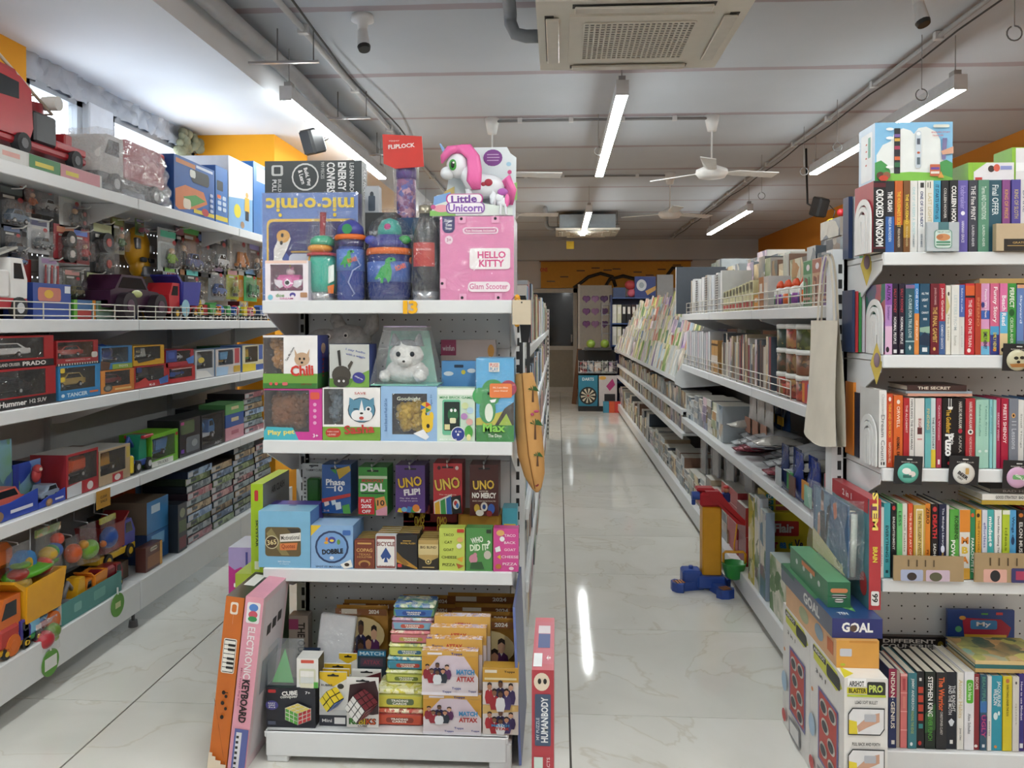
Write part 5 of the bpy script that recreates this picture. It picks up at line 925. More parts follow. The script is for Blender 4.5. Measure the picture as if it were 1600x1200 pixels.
foil('gold foil pack third from the front at the right',712,809,944,None,2.83,art=False)
foil('gold foil pack in the middle behind the tins',632,712,944,None,2.84)
foil('rearmost gold foil pack at the right',700,808,927,None,2.93,art=False)
foil('rearmost gold foil pack behind the tins',630,712,930,None,2.92,art=False)
# white bagged paper and the box beside it
loc,w,h=fit(478,545,958,2.72,Z0);t=thing('bagged_card_stack','white card sheets in a shiny clear bag on the bottom deck','pack',loc,rot=(-.12,.10,0));b=MB();b.cbox(-w*.42,w*.42,.004,.03,0,h*.94,M('#f3f4f7',.35),.004);b.obj('white_cards',t)
b=MB();b.box(-w*.42+.004,w*.52,.0,.05,0,h,FILM(gloss=.08,crinkle=.5,haze=.02));b.obj('plastic_bag',t)
put('board_book_box','beige box with sideways dark lettering at the left back','box',450,480,962,2.80,Z0,.05,col='#b9aca0',side='#a2968c',faces={'f':[T('THE OUT',.65,.35,.5,.4,'#3a302c',90,.03),('r',0,.05,.5,.2,'#b0507a')]})
# ---- boxes on the floor beside the unit
def lean_box(name,label,w,d,h,loc,ang,col,side,top,faces,cat='toy box'):
 return carton(name,label,cat,(w,d,h),loc,col=col,side=side,top=top,faces=faces,rot=(0,ang,0))
keys=[('R',.12,0,.88,.185,.1,'#ece6da'),('r',.18,.012,.82,.173,'#f6f3ea')]
keys=lambda y0,y1:[('R',.14,y0,.86,y1,.1,'#efe8da'),('R',.18,y0+.006,.82,y1-.006,.08,'#2a2320')]+[('r',.20 if i%2 else .20,y0+.01+(y1-y0-.02)*i/7+.002,.80,y0+.01+(y1-y0-.02)*(i+1)/7-.002,'#f6f3ea')for i in range(7)]+[('r',.42,y0+.01+(y1-y0-.02)*(i+1)/7-.007,.80,y0+.01+(y1-y0-.02)*(i+1)/7+.007,'#171312')for i in range(6)if i!=2]
lean_box('keyboard_box','orange toy piano box leaning beside the end unit',.058,.24,.545,(-1.062,2.42,.004),math.radians(6.5),'#cf6f25','#b9601f','#35332c',{'f':[('R',.30,.03,.72,.10,.1,'#f1e6d6'),('R',.38,.042,.64,.088,.1,'#cf6f25'),T('PAPARI',.5,.125,.06,.012,'#f1e6d6',90)]+keys(.24,.44)+[('e',.45,.55,.1,.012,'#20160f'),('e',.6,.57,.08,.01,'#20160f'),('e',.45,.61,.1,.012,'#20160f'),('e',.65,.64,.08,.01,'#20160f'),('r',.4,.545,.7,.55,'#20160f'),('e',.5,.69,.1,.012,'#20160f'),T('POP',.6,.83,.5,.02,'#20160f',75,.03),('p',[(0,1),(0,.90),(.2,.90),(.2,.92),(.4,.92),(.4,.94),(.7,.94),(.7,.96),(1,.96),(1,1)],'#ecdcc4')],'t':[('r',.2,.1,.8,.55,'#e6e4de')]})
lean_box('keyboard_box','pink electronic keyboard box leaning between the piano box and the end unit',.058,.235,.545,(-1.000,2.42,.004),math.radians(6.5),'#e8a3b4','#d9c2c8','#e39aac',{'f':[('R',.14,.03,.86,.15,.1,'#f3eef0'),('e',.5,.06,.25,.022,'#5a8ad0'),('e',.5,.10,.25,.022,'#d05a6a'),('e',.5,.125,.25,.016,'#3f9a5a'),T('ELECTRONIC',.52,.32,.30,.40,'#f6ecef',90,.02),T('KEYBOARD',.52,.60,.25,.42,'#2a2024',90,.04),T('Mini keys! Big fun!',.20,.52,.22,.12,'#b0607a',90),('r',.2,.76,.95,1,'#5f6aa8'),('r',.3,.78,.6,1,'#e8e8ee')]+[('r',.32,.80+.03*i,.46,.815+.03*i,'#222')for i in range(7)],'r':[('r',.1,.04,.9,.94,'#d2ccd0'),('r',.25,.2,.4,.26,'#333'),('r',.45,.19,.6,.25,'#333'),('r',.65,.18,.8,.24,'#333'),('r',.2,.4,.8,.6,'#8a8f98')]})
t=carton('unicorn_box','magenta carton printed with a unicorn on the floor behind the piano box','toy box',(.118,.16,.56),(-1.165,2.90,.001),col='#e9e4ea',side='#cfc8da',top='#dfe0ee',faces={'f':[('r',0,0,1,.50,'#c8318f'),('p',[(.0,.0),(1,0),(1,.12),(.7,.16),(.4,.13),(.2,.15),(0,.12)],'#b4a2d6'),('r',.55,.03,.62,.14,'#4a4a9a'),('e',.6,.16,.08,.02,'#d9603f'),('e',.50,.34,.2,.09,'#eef0f2'),('e',.42,.27,.12,.05,'#eef0f2'),('e',.30,.38,.18,.08,'#e0b45a'),('e',.46,.25,.06,.03,'#4aa86a'),('e',.62,.40,.1,.06,'#5aa8c8'),('e',.2,.25,.03,.015,'#fff'),('e',.8,.28,.03,.015,'#fff'),('e',.75,.42,.03,.015,'#fff')]})
carton('activity_box','lower lime green carton standing beside the unit','toy box',(.10,.26,.53),(-1.062,2.69,.001),col='#a9bf3a',side='#93ad34',top='#b3c94a',faces={'r':[('r',.3,.0,1,.6,'#4a6a3a')]})
carton('activity_box','tall lime green game box standing on the lower lime carton','toy box',(.042,.27,.31),(-1.035,2.69,.532),col='#a4c51e',side='#8a8f88',top='#b9d92a',faces={'f':[('R',.3,.07,.62,.19,.1,'#c22f35'),T('SKYSTAR',.5,.55,.3,.2,'#33401a',90,.02),('r',.3,.86,.7,.95,'#dfe8c0')],'r':[T('AIR CLASH',.55,.12,.5,.08,'#3a3a3a'),('p',[(.2,.5),(.9,.35),(.9,.5),(.3,.6)],'#4a5a9a'),('r',.1,.7,.9,.9,'#6a6f6a')]})
HB=carton('human_body_box','tall thin red human body puzzle box standing on the floor at the aisle','toy box',(.056,.36,.515),(-.038,2.02,.001),col='#b53d48',side='#9c323c',top='#c45a66',faces={'f':[('e',.45,.058,.36,.045,'#e8d8c2'),('e',.35,.055,.08,.014,'#222'),('e',.6,.055,.08,.014,'#222'),('R',.14,.118,.86,.375,.06,'#44546e'),T('HUMAN',.58,.295,.125,.32,'#e9ecef',-90,.03),T('BODY',.58,.18,.095,.32,'#e9ecef',-90,.03),T('MY PUZZLE',.27,.29,.11,.14,'#c9d0da',-90),('r',.1,.43,.5,.7,'#cfe0d8'),T('FACTS',.75,.47,.08,.14,'#f0d9dc',-90)],'t':[('r',.12,.1,.9,.9,'#c86a78'),('r',.2,.18,.8,.34,'#d9cfd2'),('r',.22,.35,.8,.62,'#4a5a8a'),('r',.05,.72,.45,.95,'#e8ecee'),T('4+',.75,.8,.2,.08,'#fff')]})
carton('activity_board','thin blue board leaning on the right side of the end unit','board',(.008,.42,.50),(-.118,2.50,.002),col='#6f7fb8',side='#4a5580',rot=(0,-.04,0))
# ---- things hung on the right corner of the unit
t=thing('umbrella','orange folded umbrella sleeve with palm trees hanging on black straps','umbrella',at(835,700,Y=2.72));pts=[]
OR=M('#cf9c5c',.75,bump=.2)
q=[(-.035,.255,.03),(-.030,.20,.040),(-.022,.08,.046),(-.012,-.02,.046),(.0,-.09,.036),(.008,-.135,.018),(.010,-.15,.006)]
b=MB();b.tube([(x,0,z)for x,z,r in q],[r for x,z,r in q],OR,14);b.obj('cloth_sleeve',t)
b=MB();b.tube([(x-.006,-r-.0005,z)for x,z,r in q[:-1]],.0018,M('#8a5a24',.8),5);b.obj('seam',t)
def palm(x,z,r,s):
 m=MB();yy=-r*.96;m.add([(x-.004,yy,z-s),(x+.004,yy,z-s),(x+.002,yy-.001,z),(x-.002,yy-.001,z)],[(0,1,2,3)],'#5a3a20')
 for k in range(6):a=math.radians(k*36);m.add([(x,yy-.0015,z),(x+s*.55*math.cos(a),yy-.001,z+s*.3*math.sin(a)-.004),(x+s*.3*math.cos(a+.35),yy-.002,z+s*.36*math.sin(a+.35)+.004)],[(0,1,2)],'#2f5a28')
 m.obj('printed_palm',t)
palm(-.004,.20,.038,.04);palm(.004,.085,.044,.05);palm(.012,-.02,.044,.035);b=MB();b.ball((.008,-.044,.13),(.009,.002,.005),'#b5446a');b.ball((-.006,-.045,.12),(.006,.002,.005),'#b5446a');b.ball((.008,-.02,-.12),(.008,.003,.008),'#8a2a30');b.obj('printed_blossoms',t)
b=MB()
for s in(-.012,.012):b.box(-.033+s-.006,-.033+s+.006,-.004,.0,.25,.36,'#17171a')
b.prism([(-.045,.36),(-.02,.36),(-.012,.42),(-.03,.52),(-.055,.52),(-.05,.42)],-.003,.003,M('#151518',.8));b.obj('strap',t)
q=at(818,487,Y=2.60);t=thing('price_tag','blank beige card tag hanging at the corner of the top shelf','tag',q);b=MB();b.box(-.036,.024,-.001,.001,-.042,.038,M('#cdbfa6',.7));b.obj('card',t);b=MB();b.cyl((-.006,-.0016,.03),(-.006,.0016,.03),.003,n=8,m='#333');b.tube([(-.006,0,.031),(-.03,.02,.05),(-.05,.03,.03)],.0009,'#555',4);b.obj('string',t)
q=at(806,482,Y=2.635);t=thing('ribbon_flower','yellow ribbon flower tucked behind the top shelf end','decoration',q);b=MB()
for i in range(7):b.ball((.006*math.sin(i*2.1)+.004,.01*math.cos(i*1.7),.035-.014*i),(.010,.012,.012),M('#e8a51f',.6),8,6)
b.obj('petals',t)
# ================================================================ toys on the left wall shelving
RL=math.pi/2
def fitL(x0,x1,ytop,xf,z,at_left=True):
 a,c=at(x0,600,X=xf).y,at(x1,600,X=xf).y;q=at(x0 if at_left else x1,ytop,X=xf)
 return(xf,(a+c)/2,z),c-a,q.z-z
def putL(name,label,cat,x0,x1,ytop,z,d,xf=-1.93,h=None,**kw):
 loc,w,hh=fitL(x0,x1,ytop,xf,z);hh=h or hh;return carton(name,label,cat,(w*.985,d,hh),loc,RL,**kw),hh
def winL(name,label,x0,x1,ytop,z,d,xf=-1.93,h=None,cat='toy box',**kw):
 loc,w,hh=fitL(x0,x1,ytop,xf,z);hh=h or hh;wbox(name,label,cat,(w*.985,d,hh),loc,RL,**kw);return hh
TZ=[z+.003 for z in LZ];BZ=.223
# ---- top shelf
loc,w,h=fitL(-70,161,250,-1.925,TZ[0]);t=thing('toy_fire_truck','big red toy fire truck with a raised ladder on a card tray','toy vehicle',loc,RL)
b=MB();b.box(-w/2,w/2,0,.20,0,.055,M('#cfd0cc',.4));b.obj('card_tray',t);prints(t,(w,.2,.055),{'f':[('r',.02,.05,.42,.95,'#d6d6d2'),('r',.27,.3,.38,.62,'#d9a39a'),('r',.44,.02,.66,.98,'#3f7f4c'),('r',.48,.4,.61,.7,'#d9c84a'),('r',.66,.02,.98,.98,'#c98a92'),('r',.70,.4,.80,.7,'#d9c84a')]})
red=M('#b52630',.3);b=MB();b.cbox(-.46,.36,.03,.17,.085,.115,M('#a51f29',.35),.008);b.obj('chassis',t)
for x in(-.30,-.05,.27):
 for y in(.03,.17):wheel(t,x,y,.092,.038,.03,'#202024','#55555a')
b=MB();poly=[(-.40,.115),(.0,.115),(.02,.16),(.01,.30),(-.05,.335),(-.18,.345),(-.26,.29),(-.40,.27)];b.prism(poly,.03,.17,red);b.prism([(-.22,.345),(-.03,.335),(-.05,.36),(-.19,.365)],.05,.15,M('#a8202a',.3));b.obj('cab',t)
b=MB();b.prism([(-.20,.24),(-.06,.25),(-.06,.31),(-.17,.315)],.0285,.1715,M('#1c2026',.2));b.cbox(-.36,-.22,.027,.030,.20,.245,M('#1c1d22',.4),.002);b.obj('cab_windows',t)
b=MB();b.cbox(.04,.17,.035,.165,.118,.235,M('#22242b',.35),.008);b.cyl((.11,.1,.235),(.11,.1,.28),.045,.04,16,M('#8a1c26',.35));b.cyl((.19,.04,.30),(.19,.10,.30),.028,n=14,m=M('#d8d6d2',.3));b.obj('pump_unit',t)
b=MB();b.cbox(.16,.36,.032,.168,.118,.15,red,.006);b.cbox(.26,.31,.06,.14,.15,.20,M('#b01a24',.35),.006);b.obj('rear_deck',t)
b=MB()
for y in(.075,.125):b.tube([(.20,y,.26),(-.10,y,.40),(-.46,y,.52)],.007,M('#d6cdb8',.4),6)
for k in range(13):q=k/12;b.cyl((.20-.66*q,.075,.26+.265*q),(.20-.66*q,.125,.26+.265*q),.004,n=5,m=M('#d6cdb8',.4))
b.obj('ladder',t)
b=MB();b.cbox(-.46,-.30,.05,.15,.50,.60,M('#b8242e',.35),.01);b.obj('rescue_basket',t)
loc,w,h=fitL(166,272,196,-1.93,TZ[0]);t=thing('bagged_toy_truck','large red and white toy truck inside a crinkled clear bag','toy vehicle',loc,RL)
truck(t,w*.95,.22,h*.98,'#2a2c30','#d9d6d2','#c94450',kind='box',x0=0,y0=.13,z0=.004,flip=-1)
def crumple(u,v):
 a=2*math.pi*u;zz=h*(.01+1.02*v);k=1-.25*v**3;j=.010*math.sin(a*7+v*9)+.008*math.sin(a*13-v*17)
 return((w*.52*k+j)*math.copysign(abs(math.cos(a))**.5,math.cos(a)),.13+(.15*k+j)*math.copysign(abs(math.sin(a))**.5,math.sin(a)),zz)
b=MB();b.grid(crumple,44,14,FILM(gloss=.34,crinkle=1.0,haze=.12));b.obj('plastic_bag',t)
blue_tr=[('r',.04,.05,.5,.13,'#c97f4a'),('r',.52,.04,.95,.09,'#c9d4e6'),('R',.4,.14,.85,.38,.05,'#20262a'),('R',.36,.16,.5,.3,.03,'#dfe2dc'),('p',[(.02,.6),(.25,.48),(.7,.5),(.8,.7),(.5,.86),(.1,.95),(.02,.9)],'#d87f4a'),('p',[(.2,.7),(.5,.6),(.75,.66),(.4,.84)],'#4f9a4a'),('R',.2,.72,.38,.9,.04,'#e8dcc8'),('r',.45,.86,.98,.93,'#e0c83a'),('e',.74,.87,.09,.07,'#b8353f')]+[('R',.86,.48+.1*i,.95,.54+.1*i,.02,'#b9c9e6')for i in range(4)]
putL('stunt_track_box','blue racing track box with an orange loop print on the top shelf','toy box',273,337,240,TZ[0],.09,col='#2b62ae',side='#24508f',top='#2b62ae',faces={'f':blue_tr})
putL('stunt_track_box','narrow-showing second blue track box beside the first','toy box',338,357,258,TZ[0],.09,col='#3a74bd',side='#2b5a98',faces={'f':[('r',.0,.86,1,.94,'#e0c83a'),('R',.1,.25,.6,.42,.05,'#2a3034')]+[('R',.15+.4*(i%2),.5+.1*(i//2),.45+.4*(i%2),.57+.1*(i//2),.05,'#c9d9ea')for i in range(6)]+[('r',.1,.5,.4,.56,'#e0703a')]})
putL('ball_game_box','white and light blue ball game box with a yellow ball','toy box',358,396,243,TZ[0],.30,col='#7fb0dc',side='#e6e7ea',top='#e9eaec',faces={'f':[('p',[(0,0),(1,0),(1,.5),(0,.58)],'#eceef0'),('e',.35,.74,.14,.10,'#e8d83a'),('e',.75,.46,.06,.04,'#d9a860'),('p',[(.66,.5),(.84,.5),(.86,.72),(.64,.7)],'#e0b43a'),('r',.68,.7,.82,.84,'#2b2b33'),('e',.55,.92,.08,.05,'#a8896a')]})
putL('ball_game_box','blue game box at the far end of the top shelf','toy box',397,417,252,TZ[0],.28,col='#2f72b8',side='#2460a0',top='#3f86c8',faces={'f':[('r',.25,.05,1,.25,'#dfe8f0')]})
# ---- hanging blister packs
def blister(label,cx,ty,wp,hp,card,toy,kind='car',xf=-2.13,tilt=0):
 wp*=1.25;hp*=1.22
 Y=at(cx,400,X=xf).y;k=Y/F_PX;ca=abs(xf)/Y
 a,c=at(cx-wp/2,400,X=xf).y,at(cx+wp/2,400,X=xf).y;zt=at(cx,ty,X=xf).z;h=hp*k;w=min(c-a,h*.98)
 t=thing('hanging_toy_pack',label,'toy pack',(xf,(a+c)/2,zt-h),RL,'blister packs on the pegboard',rot=(0,0,RL));b=MB()
 b.box(-w/2,w/2,0,.003,0,h,M(card,.35));b.obj('backing_card',t)
 prints(t,(w,.003,h),{'f':[('r',.12,.05,.88,.2,'#%02x%02x%02x'%tuple(random.randint(90,230)for _ in range(3))),('r',.2,.24,.6,.30,'#d9d9d4'),('e',.8,.3,.1,.06,'#c9484a')]})
 bw,bh=w*.78,h*.52;L=bw*.86
 if kind in('car','dump','loader','mixer','box'):truck(t,L,.03,min(bh*.75,L*.6),toy,toy,toy,kind=kind,x0=0,y0=-.022,z0=h*.12,hub='#bbb')
 elif kind=='fig':
  b=MB();b.cbox(-bw*.16,bw*.16,-.03,-.008,h*.2,h*.42,M(toy,.4),.006);b.ball((0,-.02,h*.49),h*.07,M('#d9b08a',.5));b.cbox(-bw*.15,-bw*.02,-.028,-.01,h*.1,h*.2,M('#333',.5),.004);b.cbox(bw*.02,bw*.15,-.028,-.01,h*.1,h*.2,M('#333',.5),.004);b.tube([(-bw*.16,-.02,h*.40),(-bw*.32,-.024,h*.28)],.006,M(toy,.4));b.tube([(bw*.16,-.02,h*.40),(bw*.32,-.024,h*.28)],.006,M(toy,.4));b.obj('figure',t)
 elif kind=='wheels':
  for z in(.24,.62):b=MB();b.cyl((0,-.03,h*z),(0,-.006,h*z),bw*.30,n=16,m=M('#232325',.5));b.cyl((0,-.034,h*z),(0,-.03,h*z),bw*.13,n=12,m=M(toy,.4));b.obj('toy_wheel',t)
 elif kind=='pens':
  for i in range(5):b=MB();b.cyl((-bw*.4+bw*.2*i,-.01,h*.1),(-bw*.36+bw*.2*i,-.01,h*.75),.006,.003,8,M(toy if i%2 else '#c93a3a',.4));b.obj('stick',t)
 e=MB();e.cbox(-bw/2,bw/2,-.042,-.0005,h*.08,h*.66,FILM(gloss=.14,crinkle=.8,haze=.05),.008);e.obj('clear_blister',t)
 hk=MB();q=Vector(t.location);hk.tube([(LB,q.y,zt-.012),(xf+.045,q.y,zt-.012),(xf+.06,q.y,zt-.002)],.003,M('#e0dfda',.35));hk.obj('peg_hook',LG)
PK=[(18,290,40,58,'#3a4048','#4d6a86','car','dark grey pack with a blue-grey car, top row near end'),(44,278,18,46,'#8a4a30','#c96a34','fig','narrow pack with an orange figure, top row'),(68,284,44,44,'#50565c','#aeb4b8','car','pack with a silver car, top row'),(110,298,27,54,'#cfd3d2','#2c3138','fig','white pack with a dark figure under the fire truck tray'),(60,342,34,46,'#c9cdd0','#7a8288','car','silver foil pack with a small grey car'),(102,352,29,50,'#a8323c','#e6dcd8','wheels','red pack with two pale rings'),(126,358,22,46,'#9a3038','#c03a3a','fig','red pack with a red figure beside the ring pack'),(18,352,36,42,'#33383c','#54606c','car','black pack with a dark car, second row near end'),(160,346,30,74,'#23262a','#c43a2c','wheels','tall black pack with two red-hubbed wheels'),(184,340,17,48,'#7a7440','#4f7a3a','fig','narrow olive pack with a green figure'),(262,358,36,56,'#c6cbc9','#8fbf2f','fig','pale pack with a lime green figure'),(281,354,13,56,'#2b2c33','#22262e','fig','thin black pack beside the lime figure'),(298,350,26,68,'#a8744a','#3a4a8a','car','tan pack with a blue and red toy'),(318,364,18,58,'#1d1e22','#33363c','car','narrow black pack right of the tan one'),(341,361,32,56,'#34383c','#d5d8da','car','black pack with a white sports car'),(372,360,29,58,'#c9c6c0','#e08a2c','loader','pale pack with an orange digger'),(397,380,20,44,'#8a7a74','#2c3a48','fig','brown pack with a dark figure at the far end'),(264,416,40,36,'#a9adb2','#b8303c','pens','silver pack of red and blue sticks'),(300,420,20,44,'#202024','#2e2e34','car','black pack in the lower row'),(337,412,35,48,'#8f9498','#4a6fb8','car','clear pack with a blue car, lower row'),(390,418,38,44,'#57b872','#2f8a58','box','green card pack with a green bus, lower row'),(363,420,17,40,'#b4bd3a','#8a9a2a','fig','lime card pack, lower row'),(76,402,38,42,'#b9bec6','#e8e8ec','pens','pale pack of white sticks, lower row'),(112,420,34,42,'#55564c','#7a6a3a','car','dark pack with a khaki car, lower row'),(145,424,26,38,'#4a4640','#8a3a30','car','dark pack with a maroon car, lower row'),(163,412,27,36,'#cfd6dc','#3a6a9a','car','silver pack hanging askew, lower row'),(22,386,44,26,'#3a6aa8','#4a7fc0','car','blue pack with a blue car at the near end'),(218,342,34,22,'#5a7a3a','#b54a6a','car','small green pack with a pink car above the mask'),(122,322,18,30,'#8a2c30','#a83a40','wheels','small maroon pack with a round charm')]
for q in PK:blister(q[7],*q[:7])
# yellow robot mask
q=at(214,432,X=-2.24);t=thing('robot_mask','yellow robot mask with grey eye plates hanging on the pegboard','mask',(q.x,q.y,q.z),RL);ym=M('#dba21f',.35);b=MB()
b.ball((0,0,.15),(.105,.05,.115),ym,18,12);b.ball((.01,-.01,.05),(.075,.045,.07),ym,16,10);b.obj('shell',t)
b=MB();b.cbox(-.05,-.005,-.062,-.04,.075,.10,M('#3a3d42',.4),.005);b.cbox(.03,.08,-.058,-.036,.075,.10,M('#1f2226',.4),.005);b.obj('eye_slots',t)
b=MB();b.cbox(-.03,.06,-.062,-.03,.0,.055,M('#8d9299',.3,.5),.008);b.cbox(-.08,-.04,-.048,-.02,.14,.20,M('#9aa0a6',.3,.5),.006);b.cbox(.055,.095,-.048,-.02,.13,.17,M('#c9ccd0',.3,.5),.006);b.obj('grey_plates',t)
# ---- second shelf behind a wire rail
t=thing('fire_engine_toy','white toy fire engine with red stripe at the near end of the second shelf','toy vehicle',(-2.06,at(6,480,X=-2.0).y,TZ[1]),RL);truck(t,.28,.13,.24,'#b8323a','#e9e7e4','#e6e4e2',kind='fire',x0=0,y0=0,z0=0,flip=1)
for i,(x0,x1,yt,c,s_,lb,it)in enumerate([(-30,38,404,'#15161a','#101114','black box behind the white fire engine',[]),(39,50,405,'#a3302f','#8a2626','narrow red box beside the black one',[]),(52,112,441,'#2f4c9a','#28408a','blue toy set box with a fruit picture',[('R',.12,.12,.72,.5,.05,'#c97a6a'),('e',.4,.3,.12,.12,'#e0b03a'),('r',.82,.05,.98,.25,'#dfe3ea')]),(116,150,468,'#3a7f8a','#4f9a3a','small box with green, blue and red panels',[('r',0,0,.15,1,'#6fae3a'),('r',.15,0,.8,.5,'#3f6a9a'),('r',.15,.55,.8,1,'#b5403a'),('r',.85,0,1,1,'#d98a2a')]),(151,180,470,'#8fa89a','#7a9488','small pale patterned box next to the monster truck',[('R',.1,.1,.9,.6,.05,'#6a8a5a')])]):
 putL('toy_box',lb,'toy box',x0,x1,yt,TZ[1],.12,xf=-2.02 if i>1 else-2.16,col=c,side=s_,faces={'f':it}if it else None)
t=thing('monster_truck','dark purple toy monster truck with huge tyres','toy vehicle',(-2.06,at(195,480,X=-2.04).y,TZ[1]),RL);truck(t,.46,.18,.22,'#3a1a34','#3a1a34','#3a1a34',kind='car',z0=.02)
for sx in(-.13,.15):b=MB();b.cyl((sx,-.12,.062),(sx,-.07,.062),.062,n=18,m=M('#241620',.6));b.cyl((sx,-.124,.062),(sx,-.12,.062),.03,n=12,m=M('#5a3a50',.4));b.obj('big_tyre',t)
b=MB();b.ball((-.02,-.09,.12),(.05,.006,.018),M('#b9c07a',.4));b.obj('door_badge',t)
t=thing('dump_truck','red toy dump truck with a blue tipper on the second shelf','toy vehicle',(-2.02,at(270,480,X=-2.02).y,TZ[1]),RL);truck(t,.34,.15,.20,'#b5232c','#c42a32','#3a3f9a',kind='dump',flip=-1,hub='#d9a62a')
b=MB();b.cyl((-.02,-.08,.06),(-.02,-.078,.06),.045,n=16,m=M('#8fc0d0',.4));b.obj('round_sticker',t)
rng=random.Random(3)
SM=[('yellow and teal','#d9bf3a',296,452),('red and white','#b5303a',308,458),('gold','#c99a3a',320,458),('orange','#d9762a',335,455),('green','#4a9a52',348,462),('blue','#3f66b0',360,466),('yellow','#d9c034',372,468),('pink','#c96a80',386,466),('white','#d9d6d6',398,468),('dark red','#8a2a30',408,470)]
for i,(nm,c,px,py)in enumerate(SM):
 q=at(px,490,X=-1.99);t=thing('small_toy_truck','little %s toy truck, %s along the rail from the dumper'%(nm,nth(i)),'toy vehicle',(-1.97,q.y,TZ[1]),RL,'small trucks behind the wire rail');truck(t,.13,.07,.085,'#333',c,rng.choice(['#c9a22a','#b5303a','#3f66b0','#d8d8d4','#4a9a52']),kind=rng.choice(['dump','mixer','box','loader']),flip=rng.choice((-1,1)))
for i in range(9):
 y=3.98+.17*i;carton('small_toy_box','small printed toy box, %s in the row behind the little trucks'%nth(i),'toy box',(.15,.08,.08+.05*rng.random()),(-2.14,y,TZ[1]),RL,col=ART(('#b5303a','#d9c034','#2f5a9a','#d8d8d4','#3a3a3a'),22+i),side='#7a2a30',group='small boxes on the second left shelf')
def rail(label,ax,f,a0,a1,z,hgt=.062,n=3,name='wire_rail'):
 t=thing(name,label,'rail');wm=M('#cfcbc0',.35,.3)
 P=(lambda a,zz:(f,a,zz))if ax=='y' else(lambda a,zz:(a,f,zz))
 for k in range(n):b=MB();b.cyl(P(a0,z+.012+(hgt-.012)*k/(n-1)),P(a1,z+.012+(hgt-.012)*k/(n-1)),.0024,n=6,m=wm);b.obj('wire',t)
 m=max(2,int((a1-a0)/.16));
 for k in range(m+1):b=MB();a=a0+(a1-a0)*k/m;b.cyl(P(a,z-.0),P(a,z+hgt),.0026,n=6,m=wm);b.obj('post',t)
for k in range(1,4):rail('white wire rail on the second left shelf, %s bay'%nth(k-1,'nearest'),'y',LF-.012,LY[k]+.01,LY[k+1]-.02,TZ[1])
# ---- third shelf: car boxes in two tiers
def carbox(lb,x0,x1,yt,z,col,inside,toy,kind,extra,win=(.03,.06,.88,.72),h=None,side=None,flip=-1):
 return winL('toy_car_box',lb,x0,x1,yt,z,.15,col=col,side=side,inside=inside,win=win,h=h,toy=in_truck(body=toy,cab=toy,load=toy,kind=kind,flip=flip),faces={'f':extra})
bot=[(-60,88,583,'#a8262c','#2e3230','#15181a','car',[('r',0,.76,1,1,'#1c1a1c'),T('Hummer',.50,.88,.30,.14,'#eceae6',0,.03),T('H2 SUV',.78,.88,.20,.11,'#d9d6d0',0,.02)],'red window box with a black off-road car, lettered Hummer'),(92,157,573,'#3a8ac0','#5a5a4a','#c2a45a','car',[('r',0,.76,1,1,'#2f7fb8'),T('TANCER',.42,.87,.5,.12,'#d6e4ec',0,.03),('e',.08,.87,.04,.05,'#d6e4ec'),('r',.72,.82,.94,.88,'#d9703a'),('R',.02,.06,.12,.2,.02,'#e0bf3a'),('R',.02,.32,.12,.46,.02,'#e0bf3a')],'blue window box with a tan car, lettered Tancer'),(157,210,580,'#c97a34','#3a342e','#8a2a2c','car',[('r',0,0,.12,1,'#d98a3c'),('e',.2,.78,.13,.16,'#4a4a44'),('e',.2,.78,.08,.10,'#8a8a80'),('r',.4,.82,.9,.9,'#e8c07a')],'orange window box with a dark red car'),(210,263,573,'#b02a30','#2a2a2e','#33363c','loader',[('p',[(0,.8),(.3,.55),(.5,.9),(0,1)],'#c23a34'),('p',[(.7,.7),(1,.55),(1,.9),(.75,.95)],'#3f6ab0'),T('K-2',.5,.9,.16,.1,'#e8e6e2',0,.03),('R',.04,.06,.2,.3,.03,'#2a3a6a')],'red window box with a grey digger, lower tier'),(263,305,575,'#b8282e','#7a2024','#2a4a9a','car',[('r',.1,.1,.9,.16,'#d9a09a'),('R',.05,.3,.25,.6,.03,'#2f4a8a')],'small red window box, lower tier')]
top=[(-60,85,527,'#b5262c','#4a4e4a','#e6e6e4','car',[('r',0,.78,1,1,'#1c1a1c'),T('LAND CRUISER',.48,.89,.22,.10,'#d9d6d0',0,.02),T('PRADO',.76,.89,.28,.14,'#f0eeea',0,.03)],'red window box with a white off-road car, lettered Prado'),(88,154,533,'#a82c30','#8a5a30','#c03a28','car',[('r',0,.74,1,.86,'#a83038'),T('REMOTE CONTROL CAR',.5,.80,.6,.07,'#e8c9c0'),('R',.82,.5,.98,.74,.04,'#d9d2ca'),('r',0,.92,1,1,'#d9d6d0')]+[('r',.06*i,.92,.06*i+.03,1,'#2a2426')for i in range(17)],'red window box with a red racing car'),(157,207,542,'#3f7fb5','#4a6a7a','#2a4a9a','mixer',[('p',[(0,.6),(.3,.7),(.25,1),(0,1)],'#5a3a24'),('r',.35,.78,1,1,'#8fa83c'),T('TOYS',.7,.88,.3,.1,'#e8ecdc',0,.02)],'light blue window box with a blue cement mixer'),(208,257,541,'#d6a126','#26282a','#c9c9c4','loader',[('R',.06,.1,.22,.45,.03,'#2a2a2c'),T('K-2',.14,.28,.1,.1,'#e8d9a0',0,.02),('p',[(.1,.7),(.6,.62),(.7,.75),(.15,.86)],'#2a2a2c')],'yellow window box with a white digger'),(259,303,548,'#a82a38','#3a3c44','#c9ccd0','car',[('r',0,0,.38,.7,'#2a3a80'),('R',.08,.12,.3,.5,.03,'#3f56a0'),('p',[(.7,.6),(1,.4),(1,.9),(.8,.9)],'#4a7ac0')],'red and navy window box, upper tier')]
